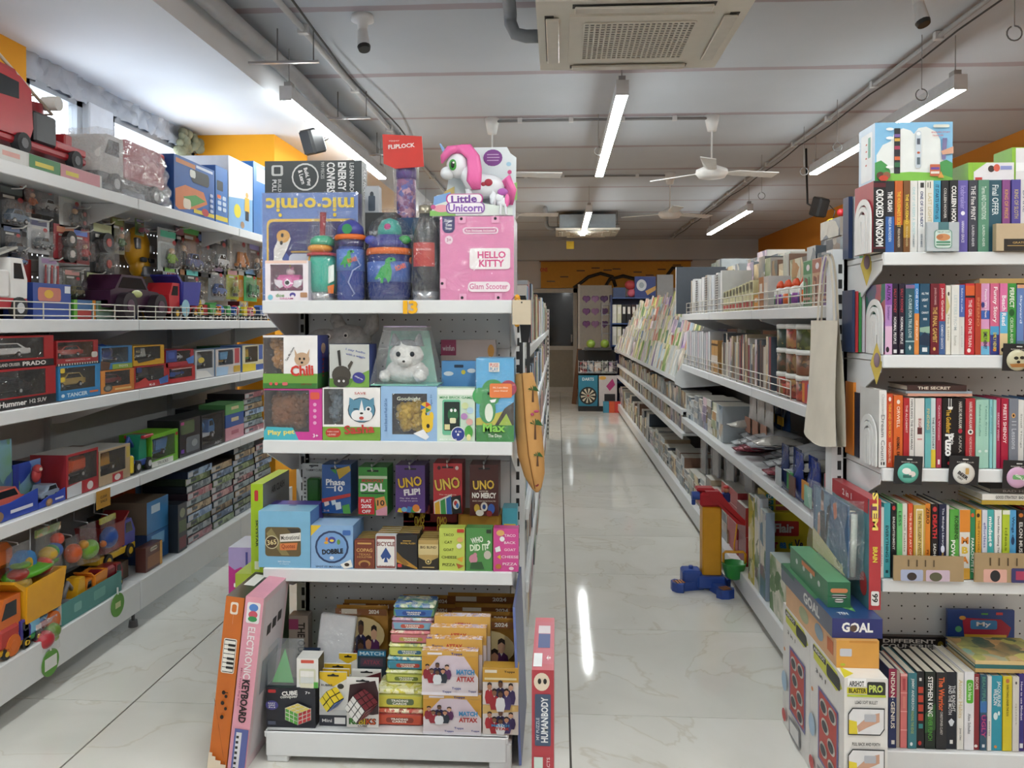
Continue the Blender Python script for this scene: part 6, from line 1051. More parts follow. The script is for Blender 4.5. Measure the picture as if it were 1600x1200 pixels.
for(x0,x1,yt,col,ins,toy,kd,ex,lb),tp in zip(bot,top):
 h=carbox(lb,x0,x1,yt,TZ[2],col,ins,toy,kd,ex)
 carbox(tp[8],tp[0],tp[1],tp[2],TZ[2]+h+.002,*tp[3:7],tp[7])
h=winL('toy_car_box','clear-fronted box with silver and blue toys',305,335,548,TZ[2],.14,col='#b9bcc0',inside='#6a6e74',win=(.08,.05,.92,.66),toy=in_truck(body='#8a8f98',cab='#3f66b0',load='#c9ccd0',kind='mixer',flip=-1),faces={'f':[('p',[(.05,.7),(.6,.75),(.9,.98),(.05,.98)],'#e0ddd8'),('e',.3,.35,.16,.1,'#d0b84a')]})
winL('toy_car_box','multi-coloured box with a light blue dump truck',337,376,546,TZ[2],.14,col='#c9c2c0',side='#8ab0d8',inside='#9ab8d0',win=(.1,.05,.7,.62),toy=in_truck(body='#c9a23a',cab='#5fa8d8',load='#5fa8d8',kind='dump',flip=-1),faces={'f':[('r',.75,.02,.95,.6,'#b5484f'),('p',[(.02,.66),(.5,.7),(.45,1),(.02,1)],'#a8c6e2'),('r',.7,.7,.98,.95,'#c9a23a')]})
winL('toy_car_box','white and yellow box with a green tractor',379,412,540,TZ[2],.14,col='#d8cfae',side='#6a8ac0',inside='#b08a3a',win=(.12,.06,.72,.66),toy=in_truck(body='#3a8a34',cab='#d9b02c',load='#d9b02c',kind='loader',flip=-1),faces={'f':[('r',.76,.02,.96,.6,'#4f66a8'),('p',[(.0,.7),(.6,.74),(.6,1),(0,1)],'#e0c63a'),('r',.62,.78,1,1,'#3f5aa0')]})
for i,(c,lb)in enumerate((('#3a3f4a','dark flat box'),('#524a70','violet flat box'),('#2f6a44','green flat box'))):
 carton('flat_game_box',lb+' lying deep on the third left shelf','board game',(.5,.22,.045),(-2.10,4.9,TZ[2]+.165*0+.046*i),RL,col=c,side=c)if False else carton('flat_game_box',lb+' stacked deep on the third left shelf','board game',(.46,.22,.05),(-2.09,5.22,TZ[2]+.051*i),RL,col=c,side=c,group='flat boxes on the third shelf')
 # ---- fourth shelf
z4=TZ[3]
def playset(lb,x0,x1,yt,veh,c2):
 loc,w,h=fitL(x0,x1,yt,-1.93,z4);t=thing('playset_pack',lb,'toy pack',loc,RL);b=MB();b.box(-w/2,w/2,.10,.104,0,h,ART(('#2c4aa8','#3a5fb8','#7fa8d8','#6a9a4a','#2c4aa8'),9));b.box(-w/2,-w*.30,.098,.10,0,h,M('#2a3f9c',.4));b.obj('back_card',t)
 b=MB();b.box(-w/2,w/2,0,.10,0,.012,M('#2a46a8',.4));b.prism([(-w/2,.012),(w/2,.012),(w/2,h*.3),(w*.1,h*.22),(-w*.1,h*.22),(-w/2,h*.12)],0,.004,M('#2b46aa',.35));b.obj('front_tray',t)
 prints(t,(w,0,h*.3),{'f':[('e',.38,.75,.13,.3,'#8a6a4a'),('e',.38,.68,.08,.18,'#b98f64'),('r',.6,.6,.92,.75,'#d9d9e6')]});truck(t,w*.62,.07,h*.42,veh,veh,c2,kind='car',x0=.02,y0=.05,z0=.013,flip=-1)
 b=MB();b.ball((w*.15,.08,h*.66),(.022,.015,.03),M(c2,.5));b.ball((w*.15,.075,h*.80),.018,M(c2,.5));b.ball((w*.13,.06,h*.80),.007,M('#e9d9c8',.5));b.obj('figure',t)
playset('blue open playset pack with a salmon pink toy car',-60,58,712,'#d8695a','#e08a78');playset('blue open playset pack with a red and white figure',59,101,728,'#9aa8b8','#c94a4a')
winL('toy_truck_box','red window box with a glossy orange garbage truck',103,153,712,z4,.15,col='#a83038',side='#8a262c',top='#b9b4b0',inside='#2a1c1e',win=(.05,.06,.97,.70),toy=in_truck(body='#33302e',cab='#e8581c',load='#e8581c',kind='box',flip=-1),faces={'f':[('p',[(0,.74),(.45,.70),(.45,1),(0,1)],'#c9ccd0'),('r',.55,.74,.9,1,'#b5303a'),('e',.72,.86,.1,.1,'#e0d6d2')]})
winL('toy_truck_box','grey window box with a yellow digger',154,203,706,z4,.15,col='#b9a284',side='#8a7a68',top='#c2beba',inside='#2c2a2c',win=(.03,.06,.85,.72),toy=in_truck(body='#33302e',cab='#e0a128',load='#e0a128',kind='loader',flip=-1),faces={'f':[('r',.4,.76,.75,1,'#b5303a'),('e',.57,.88,.1,.09,'#e0d6d2'),('r',.87,.08,.98,.4,'#c9b05a')]})
carton('flat_game_box','brown and navy flat box lying behind the truck boxes','board game',(.44,.20,.05),(-2.10,3.45,z4),RL,col='#22264e',side='#22264e',top='#7a5348');carton('flat_game_box','upper brown and navy flat box behind the truck boxes','board game',(.42,.19,.06),(-2.11,3.45,z4+.051),RL,col='#252a58',side='#22264e',top='#7a5348',faces={'f':[('R',.45,.3,.52,.6,.01,'#d9d6d2'),('e',.6,.45,.03,.15,'#c99a3a')]})
t=thing('toy_excavator','blue toy excavator with green cab standing between boxes','toy vehicle',(-1.98,at(219,700,X=-1.95).y,z4),RL);truck(t,.17,.10,.17,'#2f4f9a','#2f9a7a','#3a5fae',kind='loader',flip=-1);b=MB();b.cbox(.0,.09,-.05,.05,.15,.165,M('#b5303a',.4),.004);b.obj('cab_roof',t);b=MB();b.cbox(-.125,-.105,-.06,.06,.01,.09,M('#e0c63a',.4),.006);b.obj('yellow_blade',t)
winL('toy_truck_box','lime green window box with a green and blue truck',236,278,681,z4,.16,col='#6fb52e',side='#5a9a26',top='#7fc23a',inside='#5a9a26',win=(.02,.12,.88,.78),toy=in_truck(body='#3f86c8',cab='#b5cf2c',load='#3f86c8',kind='dump',flip=-1),faces={'f':[('r',0,.82,.8,1,'#e2e4dc'),T('TRUCKS',.4,.91,.4,.09,'#6a6f68'),('r',.9,.1,.98,.2,'#b5303a')]})
putL('toy_figure_box','dark box with a dinosaur picture','toy box',280,313,658,z4,.17,col='#2f2f36',side='#26262c',faces={'f':[('R',.05,.05,.7,.4,.05,'#5a6a4a'),('R',.3,.5,.95,.92,.05,'#6a7078'),('e',.7,.7,.14,.1,'#9aa0a4'),('r',.05,.06,.2,.14,'#b54a8a'),('r',.05,.8,.2,.9,'#7a4ab0')]})
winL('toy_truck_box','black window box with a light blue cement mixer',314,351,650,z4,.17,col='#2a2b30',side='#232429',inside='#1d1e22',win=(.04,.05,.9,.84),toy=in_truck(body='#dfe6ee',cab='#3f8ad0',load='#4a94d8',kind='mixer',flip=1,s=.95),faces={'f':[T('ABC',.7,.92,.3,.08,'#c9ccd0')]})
zz=z4
for i,(c,hh,lb)in enumerate((('#d79aa6',.075,'pink box at the bottom'),('#3f62a8',.075,'blue box in the middle'),('#6aa86a',.06,'green and blue box on top'))):
 putL('toy_box',lb+' of the three-box stack on the fourth shelf','toy box',352,381,600,zz,.16,h=hh,col=c,side=c,faces={'f':[('r',.3,.3,.7,.6,'#d9c9a0' if i else '#b9707f')]});zz+=hh+.001
PZ=ART(('#3a4250','#6a7684','#a8b0b8','#8a6a5a','#5a7a8a'),26,.35);SIDE=['#2b3138','#1f2a44','#3a3a40','#4a2f34','#2f4a3a','#26324a']
def stackbox(n,x0,x1,z0,hh,lbl,d=.24,xf=-1.95,cols=None):
 a,c=at(x0,600,X=xf).y,at(x1,600,X=xf).y
 for i in range(n):
  k=i%len(PUZ)if not cols else i%len(cols);c0=(cols or PUZ)[k]
  carton('jigsaw_box','%s jigsaw box, %s in %s'%(c0[2],nth(i,'lowest'),lbl),'jigsaw box',(c-a-.006-.004*(i%2),d,hh-.002),(xf-.006*(i%3),(a+c)/2,z0+hh*i),RL,col=c0[0],side=c0[1],top=c0[1],faces={'f':[('r',.02,.15,.2,.85,'#c9ccd0'),('r',.22,.3,.42,.7,'#55606a')]},group='stacked jigsaw boxes')
def pz(*c):return ART(c,24,.35)
PUZ=[(pz('#4a3f48','#a86a74','#c9a8a8','#6a4a5a'),'#3a2f38','rose'),(pz('#39454f','#7a8a96','#aab4ba','#5a6a72'),'#262d36','grey'),(pz('#34402f','#6f8a5f','#a0b090','#4f6a4a'),'#2a3a2c','green'),(pz('#2f3f58','#6f90b8','#a8c0d6','#506a90'),'#222f4a','blue'),(pz('#4a4238','#a08a70','#c2b090','#6a5a48'),'#3a332b','tan'),(pz('#2d3a48','#708a94','#98aab0','#44606a'),'#28303c','teal')]
stackbox(7,382,412,z4,.036,'the far stack on the fourth shelf',xf=-1.94)
for i in range(3):carton('flat_game_box','black flat game box deep on the fourth shelf, %s of three'%nth(i,'lowest'),'board game',(.5,.2,.055),(-2.12,4.95,z4+.056*i),RL,col='#1e222c',side='#1e222c',faces={'f':[T('game',.3,.5,.12,.3,'#8a90a0'),T('night',.6,.5,.12,.3,'#8a90a0')]},group='flat black boxes on the fourth shelf')
q=at(162,772,X=LF+.006);t=thing('shelf_price_card','small yellow price card hanging from the fourth shelf edge','price card',(LF+.006,q.y,LZ[3]-.075),RL);b=MB();b.box(-.05,.05,0,.002,0,.075,M('#b5842c',.5));b.obj('card',t);prints(t,(.1,.002,.075),{'f':[T('CLEAR',.5,.38,.5,.14,'#4a3312',0,.02),T('SALE',.5,.62,.5,.14,'#4a3312',0,.02)]})
# ---- bottom deck: jigsaw stacks and a heap of vehicles
stackbox(10,292,331,BZ,.0385,'the nearest stack on the bottom deck');stackbox(9,332,365,BZ,.0395,'the second stack on the bottom deck',cols=PUZ[2:]+PUZ[:2]);stackbox(11,366,398,BZ,.0375,'the third stack on the bottom deck',cols=PUZ[1:]+PUZ[:1]);stackbox(10,399,424,BZ,.038,'the farthest stack on the bottom deck',cols=PUZ[3:]+PUZ[:3])
putL('toy_figure_box','dark figure box wedged beside the nearest jigsaw stack','toy box',277,291,790,BZ,.16,col='#2f3640',side='#262c34',faces={'f':[('e',.5,.2,.3,.1,'#8a9078'),('R',.1,.35,.9,.6,.05,'#5a6a4a'),('R',.1,.7,.9,.95,.05,'#7a3a44')]})
h=putL('toy_box','blue printed box under the cardboard carton','toy box',228,262,838,BZ,.2,xf=-1.98,col='#2f6aa8',side='#2a3f68',faces={'f':[('r',.2,.1,.8,.5,'#7ab0d8'),('e',.5,.7,.2,.12,'#c9c23a')]})[1]
putL('cardboard_carton','plain brown cardboard carton with a blue side on the bottom deck','carton',228,262,787,BZ+h+.002,.22,xf=-1.98,col='#3a7fb8',side='#7a6a58',top='#6f604f',faces={'f':[('r',.2,.15,.6,.4,'#c9dcea')]})
putL('puzzle_box','small brown puzzle box standing in front of the blue box','toy box',226,252,858,BZ,.05,xf=-1.93,col='#6a4038',side='#5a3530',faces={'f':[('R',.25,.08,.7,.25,.08,'#d9cfc0'),('r',.1,.4,.9,.9,'#9a6a4a'),('r',.85,0,1,1,'#d9a24a')]})
def toyv(lb,px,py,L,H,body,cab,load,kind,z=BZ,xf=-1.98,flip=1,rz=0,W=.12,tilt=0,hub='#e0b52a',tyre='#222'):
 q=at(px,py,X=xf);t=thing('toy_vehicle',lb,'toy vehicle',(xf,q.y,z),RL+rz,rot=(0,tilt,RL+rz));truck(t,L,W,H,body,cab,load,kind=kind,flip=flip,hub=hub,tyre=tyre);return t
toyv('red toy dump truck with a blue cab and yellow chassis on the bottom deck',168,900,.30,.19,'#e0b52a','#3a3f9c','#8a2024','dump',xf=-2.05,z=BZ+.08)
carton('toy_carton','brown printed carton under the red dump truck','carton',(.36,.16,.078),(-1.985,at(168,900,X=-1.98).y,BZ),RL,col='#5a4a3c',side='#4a3c30')
toyv('orange tipper truck tilted on top of the heap',190,880,.22,.17,'#7fa8d0','#7fa8d0','#d9602c','dump',xf=-2.27,z=BZ+.21,flip=1);carton('toy_carton','dark carton propping up the orange tipper','carton',(.20,.10,.208),(-2.22,at(190,880,X=-2.20).y,BZ),RL,col='#23252e',side='#1c1e26')
toyv('big yellow and light blue toy dump truck at the near end of the bottom deck',24,990,.38,.22,'#7fb0dc','#d9702c','#e0a21f','dump',xf=-1.99,flip=-1,hub='#d9702c',tyre='#d9702c',W=.15)
toyv('purple toy truck with a red load at the near end',0,1040,.24,.15,'#d9a62a','#4a3f90','#b5302c','dump',xf=-1.925,z=BZ,flip=1,W=.04)if False else None
toyv('yellow road roller toy in the teal tray',115,960,.13,.13,'#d9a020','#e0aa24','#8d9096','loader',xf=-1.955,flip=-1,W=.08,z=BZ+.012)
toyv('small orange dump truck in the teal tray',138,940,.15,.11,'#2a2a2c','#e08a2a','#e08a2a','dump',xf=-1.965,flip=-1,W=.08,z=BZ+.012)
toyv('small dark red truck in the teal tray',165,920,.16,.11,'#2a2a2c','#8a1f28','#8a1f28','box',xf=-1.965,flip=1,W=.08,z=BZ+.012)
a0,a1=at(96,960,X=-1.915).y,at(189,930,X=-1.915).y;t=thing('display_tray','open teal card tray holding small yellow trucks','tray',(-1.912,(a0+a1)/2,BZ),RL);w=a1-a0;b=MB()
b.box(-w/2,w/2,0,.003,0,.085,M('#4f8f8a',.4));b.box(-w/2,w/2,.003,.11,0,.004,M('#3f7a76',.4));b.box(-w/2,w/2,.107,.11,.004,.10,M('#dcdad4',.4));b.box(-w/2,-w/2+.003,.003,.107,.004,.085,M('#d2d0ca',.4));b.box(w/2-.003,w/2,.003,.107,.004,.085,M('#4f8f8a',.4));b.obj('tray_walls',t);prints(t,(w,.11,.085),{'f':[('R',.18,.3,.3,.7,.02,'#7fb5ae'),('R',.5,.25,.7,.7,.02,'#6fa8a0')]})
# hanging bags of toys under the fourth shelf
def toybag(lb,px,ytop,wpx,hpx,items,header=None,xf=-1.98):
 q=at(px,ytop,X=xf);k=q.y/F_PX;a=at(px-wpx/2,800,X=xf).y;c=at(px+wpx/2,800,X=xf).y;w=min(c-a,wpx*k*1.3);h=hpx*k;z=q.z-h
 t=thing('toy_bag',lb,'toy pack',(xf,q.y,z),RL,'hanging bags of plastic toys');b=MB()
 b.grid(lambda u,v:(w*(u-.5)*(1-.12*v),-.045*math.sin(math.pi*u)*(1-v)**.5-.002,h*v),10,8,FILM(gloss=.12,crinkle=1.0,haze=.05));b.grid(lambda u,v:(w*(.5-u)*(1-.12*v),.045*math.sin(math.pi*u)*(1-v)**.5+.002,h*v),10,8,FILM(gloss=.12,crinkle=1.0,haze=.05));b.obj('clear_bag',t)
 for i,(x,zz,rx,rz,c)in enumerate(items):b=MB();b.ball((x*w,-.005,zz*h),(rx*w,min(.035,rx*w),rz*h),M(c,.35),12,8);b.obj('plastic_piece',t)
 if header:b=MB();b.box(-w*.46,w*.46,-.004,.004,h*.84,h,ART(header,30));b.obj('header_card',t)
 hk=MB();hk.tube([(xf-.06,q.y,q.z+.012),(xf,q.y,q.z+.004),(xf,q.y,q.z-.004)],.0025,STEEL);hk.tube([(xf-.06,q.y,q.z+.012),(xf-.06,q.y,LZ[3]-.019)],.0025,STEEL);hk.obj('peg_hook',LG)
toybag('clear bag of yellow and red sand toys at the near end',28,850,48,85,[(0,.2,.38,.18,'#d9b02c'),(-.05,.42,.3,.12,'#a8362c'),(.05,.58,.26,.06,'#6a9a3a'),(.1,.36,.2,.1,'#d9842c')])
toybag('clear bag with a rainbow coil and red pieces under a printed header',75,822,52,74,[(-.22,.2,.2,.2,'#d94a3a'),(-.05,.4,.22,.16,'#d9b03a'),(.06,.42,.2,.16,'#3f9a4a'),(.18,.42,.2,.18,'#3f66b0'),(.3,.64,.16,.14,'#d9523a')],('#cfd8cc','#8aa86a','#c97a4a','#d9d4c0'))
toybag('clear bag with an orange bucket',112,838,30,46,[(0,.4,.36,.34,'#d9622c')]);toybag('clear bag with a green turtle toy',137,818,38,60,[(0,.3,.4,.26,'#7fb83a'),(-.3,.5,.16,.12,'#d9a03a'),(.1,.32,.16,.1,'#b9d06a')]);toybag('clear bag with a blue fish toy',168,806,36,58,[(0,.4,.38,.3,'#2f56a8'),(.05,.42,.14,.12,'#d9c060'),(-.34,.3,.12,.1,'#d97a3a')],('#a8a03a','#c9c26a','#6a7a3a'))
toybag('clear bag with red and green toy fruit at the front',72,968,44,46,[(-.15,.35,.3,.32,'#b0303a'),(.2,.5,.24,.28,'#6a8a3a'),(.25,.25,.16,.16,'#8aa04a')],('#cfd0cc','#b98a90','#dadad6'),xf=-1.918)
# loose pieces at the near end
t=thing('toy_wheelbarrow','orange and blue plastic toy with a yellow-hubbed blue wheel','toy vehicle',(-2.07,at(16,940,X=-2.02).y,BZ+.225),RL);b=MB();b.cbox(-.12,.02,-.06,.06,.05,.14,M('#d9702c',.35),.02);b.obj('body',t);wheel(t,.03,-.08,.05,.05,.04,'#3f86c8','#e0b52a');wheel(t,.03,.06,.05,.05,.04,'#3f86c8','#e0b52a');b=MB();b.cbox(-.10,.08,-.05,.05,0,.02,M('#b5541f',.4),.006);b.obj('sled',t)
t=thing('toy_sled','bright green plastic scoop lying on the yellow dump truck','toy',(-1.99,at(45,950,X=-1.99).y,BZ+.222),RL);b=MB();b.ball((0,0,.02),(.13,.06,.022),M('#5fb52c',.35),16,8);b.cyl((.12,0,.02),(.17,0,.01),.014,.01,8,M('#5fb52c',.35));b.obj('scoop',t)
t=thing('toy_locomotive','red toy engine with a white smiling face front','toy vehicle',(-1.97,at(80,965,X=-1.96).y,BZ),RL);b=MB();b.cyl((0,.0,.075),(0,.12,.075),.05,n=18,m=M('#b0283a',.35));b.cbox(-.05,.05,.02,.12,.005,.05,M('#8a1f2c',.4),.008);b.cyl((0,.05,.12),(0,.05,.16),.016,.02,10,M('#6ab0c8',.4));b.obj('boiler',t);b=MB();b.cyl((0,-.006,.075),(0,.0,.075),.042,n=18,m=M('#e6e8ea',.4));b.obj('front_disc',t);b=MB()
for s in(-1,1):b.ball((s*.016,-.007,.085),(.007,.003,.010),'#1c3a6a')
b.cbox(-.03,.03,-.008,-.004,.098,.108,M('#3f76b0',.4),.002);b.obj('eyes',t)
toyv('small violet toy truck at the very near end of the bottom deck',14,1025,.17,.11,'#d9a62a','#4a3f98','#b5352f','box',xf=-1.945,flip=1,W=.06);toyv('small light blue toy truck beside the violet one',40,1008,.10,.10,'#4a9a5a','#5fa8d0','#7ab8d8','box',xf=-1.945,flip=-1,W=.06)
for i,(px,py)in enumerate(((79,1035),(184,945))):
 q=at(px,py,X=LF+.004);t=thing('round_shelf_tag','round green tag hanging on the bottom deck edge, %s of two'%('nearer','farther')[i],'tag',q,RL);b=MB();b.cyl((0,-.001,0),(0,.0015,0),.05,n=24,m=M('#5f9a3c',.5));b.obj('disc',t);b=MB();b.box(-.02,.02,-.0022,-.001,-.012,.012,M('#c9cf9a' if i else '#e6e6e2',.5))if i else b.box(-.035,.035,-.0022,-.001,-.022,.022,M('#e6e6e2',.5));b.obj('label',t);b=MB();b.cyl((0,0,.045),(0,0,.075),.004,n=6,m='#d8dcd8');b.obj('clip',t)
 # ================================================================ books on the right end unit
PAGE=M('#d9d2c2',.9,vary=.12,scale=120)
def book(label,x0,x1,z,h,d,Y,col,texts=(),arts=(),left=None,group=None,hard=False):
 """upright book, spine to the viewer; x0..x1 in metres"""
 w=x1-x0;t=thing('book',label,'book',((x0+x1)/2,Y,z),group=group);a=w/2;c=M(col,.4);k=min(.0022,w*.2)
 lc=M(left,.4)if isinstance(left,str)else(left or c)
 b=MB();b.box(-a+.0004,a-.0004,0,k,0,h,c);b.box(-a+.0004,-a+k,k,d,0,h,c,{'l':lc});b.box(a-k,a-.0004,k,d,0,h,c);cv=b.obj('cover',t)
 p=MB();p.box(-a+k,a-k,k,d-.003,.001,h-.003,PAGE);p.obj('pages',t)
 if texts or arts:prints(cv,(w,d,h),{'f':list(arts)+list(texts)},'spine_print')
 return t
def S_(s,cy,ln,c,th=.5,cx=.5,bold=.012):return T(s,cx,cy,ln,th,c,90,bold)
def shelf_books(rows,row_name,zx,z,Y,ytop,ybot,d=.15):
 """rows: (zoomed x0, x1, top offset px, colour, texts, arts, words)"""
 hb=None
 for i,r in enumerate(rows):
  x0,x1=zx(r[0]),zx(r[1]);xa,xb=at(x0,ybot,Y=Y).x,at(x1,ybot,Y=Y).x;h=(ybot-ytop-r[2])*Y/F_PX
  book('%s, %s'%(r[6],row_name),xa+.0006,xb-.0006,z,h,d-.012*((i*7)%3),Y+.002*((i*5)%3),r[3],r[4],r[5],left=r[7]if len(r)>7 else None,group='books on the right end unit')
RZ_=[z+.003 for z in RZ];RB=RBASE+.002;BY=RYF+.012
def band(y0,y1,c):return('r',0,y0,1,y1,c)
rA=[(342,447,0,'#15161a',[S_('CROOKED KINGDOM',.52,.80,'#f2f2f0',.62,bold=.03)],[band(.03,.09,'#5a1420'),band(.93,.95,'#5a1420')],'thick black hardback lettered Crooked Kingdom','#a83a44'),(447,523,0,'#26272c',[S_('THE CRASH',.29,.28,'#f4f4f2',.55,bold=.03),S_('FREIDA McFADDEN',.68,.34,'#c9dcec',.32)],[band(.5,1,'#2f62a8')],'black and blue book lettered The Crash'),(523,592,0,'#c8642a',[S_("THE HOUSEMAID'S SECRET",.40,.5,'#f0c83c',.45,bold=.02),S_('FREIDA McFADDEN',.80,.26,'#d9c9b0',.3)],[band(.62,1,'#3a2a22')],"orange and brown book lettered The Housemaid's Secret"),(592,652,0,'#7a4f28',[S_('THE HOUSEMAID',.40,.42,'#f0cf4a',.45,bold=.02),S_('FREIDA McFADDEN',.78,.28,'#d9c28a',.3)],[band(.55,.8,'#b58a2a')],'brown and gold book lettered The Housemaid'),(652,716,0,'#e9e8e4',[S_('ONE OF US KEEPS A SECRET',.42,.66,'#a9d2d6',.36),S_('KAREN M. McMANUS',.84,.18,'#9aa8b0',.3)],[],'white book with pale teal lettering'),(716,778,0,'#ecebe8',[S_('ONE OF US IS NEXT',.40,.5,'#2c3a72',.42,bold=.02),S_('KAREN M. McMANUS',.84,.18,'#7a8698',.3)],[('r',.3,.03,.8,.10,'#333')],'white book lettered One Of Us Is Next'),(778,845,0,'#e6e2d8',[S_('LAST LIGHT',.38,.4,'#d0c39a',.5)],[('r',.2,.03,.3,.1,'#222'),('r',.5,.02,.6,.11,'#222')],'cream book with faint gold lettering'),(845,910,0,'#4fb0d2',[S_('IT STARTS WITH US',.30,.48,'#1d3f66',.45,bold=.02),S_('COLLEEN HOOVER',.78,.3,'#eaf4f8',.3)],[],'sky blue book lettered It Starts With Us'),(910,975,0,'#22252a',[S_('COLLEEN HOOVER',.32,.42,'#d9d6cf',.35),S_('REMINDERS',.78,.25,'#b9b4a8',.3)],[],'slim black book with small white lettering'),(975,1050,0,'#1c1e23',[S_('COLLEEN HOOVER',.38,.6,'#f4f3ee',.55,bold=.03),S_('VERITY',.84,.2,'#c9a24a',.4)],[],'black book with large white lettering Colleen Hoover'),(1050,1137,0,'#6a60ae',[S_('Icebreaker',.24,.32,'#a99fdc',.5),S_('HANNAH GRACE',.72,.3,'#e9e6f6',.28)],[('e',.5,.46,.2,.03,'#f2f0fa')],'violet book with a white swan mark'),(1137,1215,0,'#3c3e49',[S_('THE Fine PRINT',.32,.48,'#eceaea',.5,bold=.01),S_('LAUREN ASHER',.78,.3,'#d0d0d6',.28)],[],'charcoal book lettered The Fine Print'),(1215,1308,0,'#5c9076',[S_('Terms AND CONDITIONS',.32,.46,'#d5e6da',.42),S_('LAUREN ASHER',.78,.3,'#d5e6da',.24)],[],'sage green book lettered Terms And Conditions'),(1308,1418,0,'#2b5868',[S_('Final OFFER',.28,.42,'#dfeaec',.5,bold=.01),S_('LAUREN ASHER',.80,.26,'#c9dadd',.22)],[],'deep teal book lettered Final Offer'),(1418,1487,0,'#8a4c88',[S_('KING OF PRIDE',.34,.4,'#d8a85a',.45,bold=.01)],[],'plum book lettered King Of Pride'),(1493,1572,0,'#564e9c',[S_('KING OF SLOTH',.34,.4,'#c9b87a',.45,bold=.01)],[],'indigo book lettered King Of Sloth'),(1572,1650,0,'#e0dedd',[S_('DARE',.3,.3,'#8a8f9c',.5)],[],'white book right of the indigo one'),(1655,1740,2,'#8f2a34',[S_('NIGHTFALL',.4,.5,'#e8d8b8',.5)],[],'dark red book past the white one'),(1745,1830,4,'#2f6a54',[S_('GARDEN',.4,.4,'#e0e6d8',.5)],[],'dark green book at the far right')]
shelf_books(rA,'top row',lambda q:1300+q*.1875,RZ_[0],BY,286,394.5)
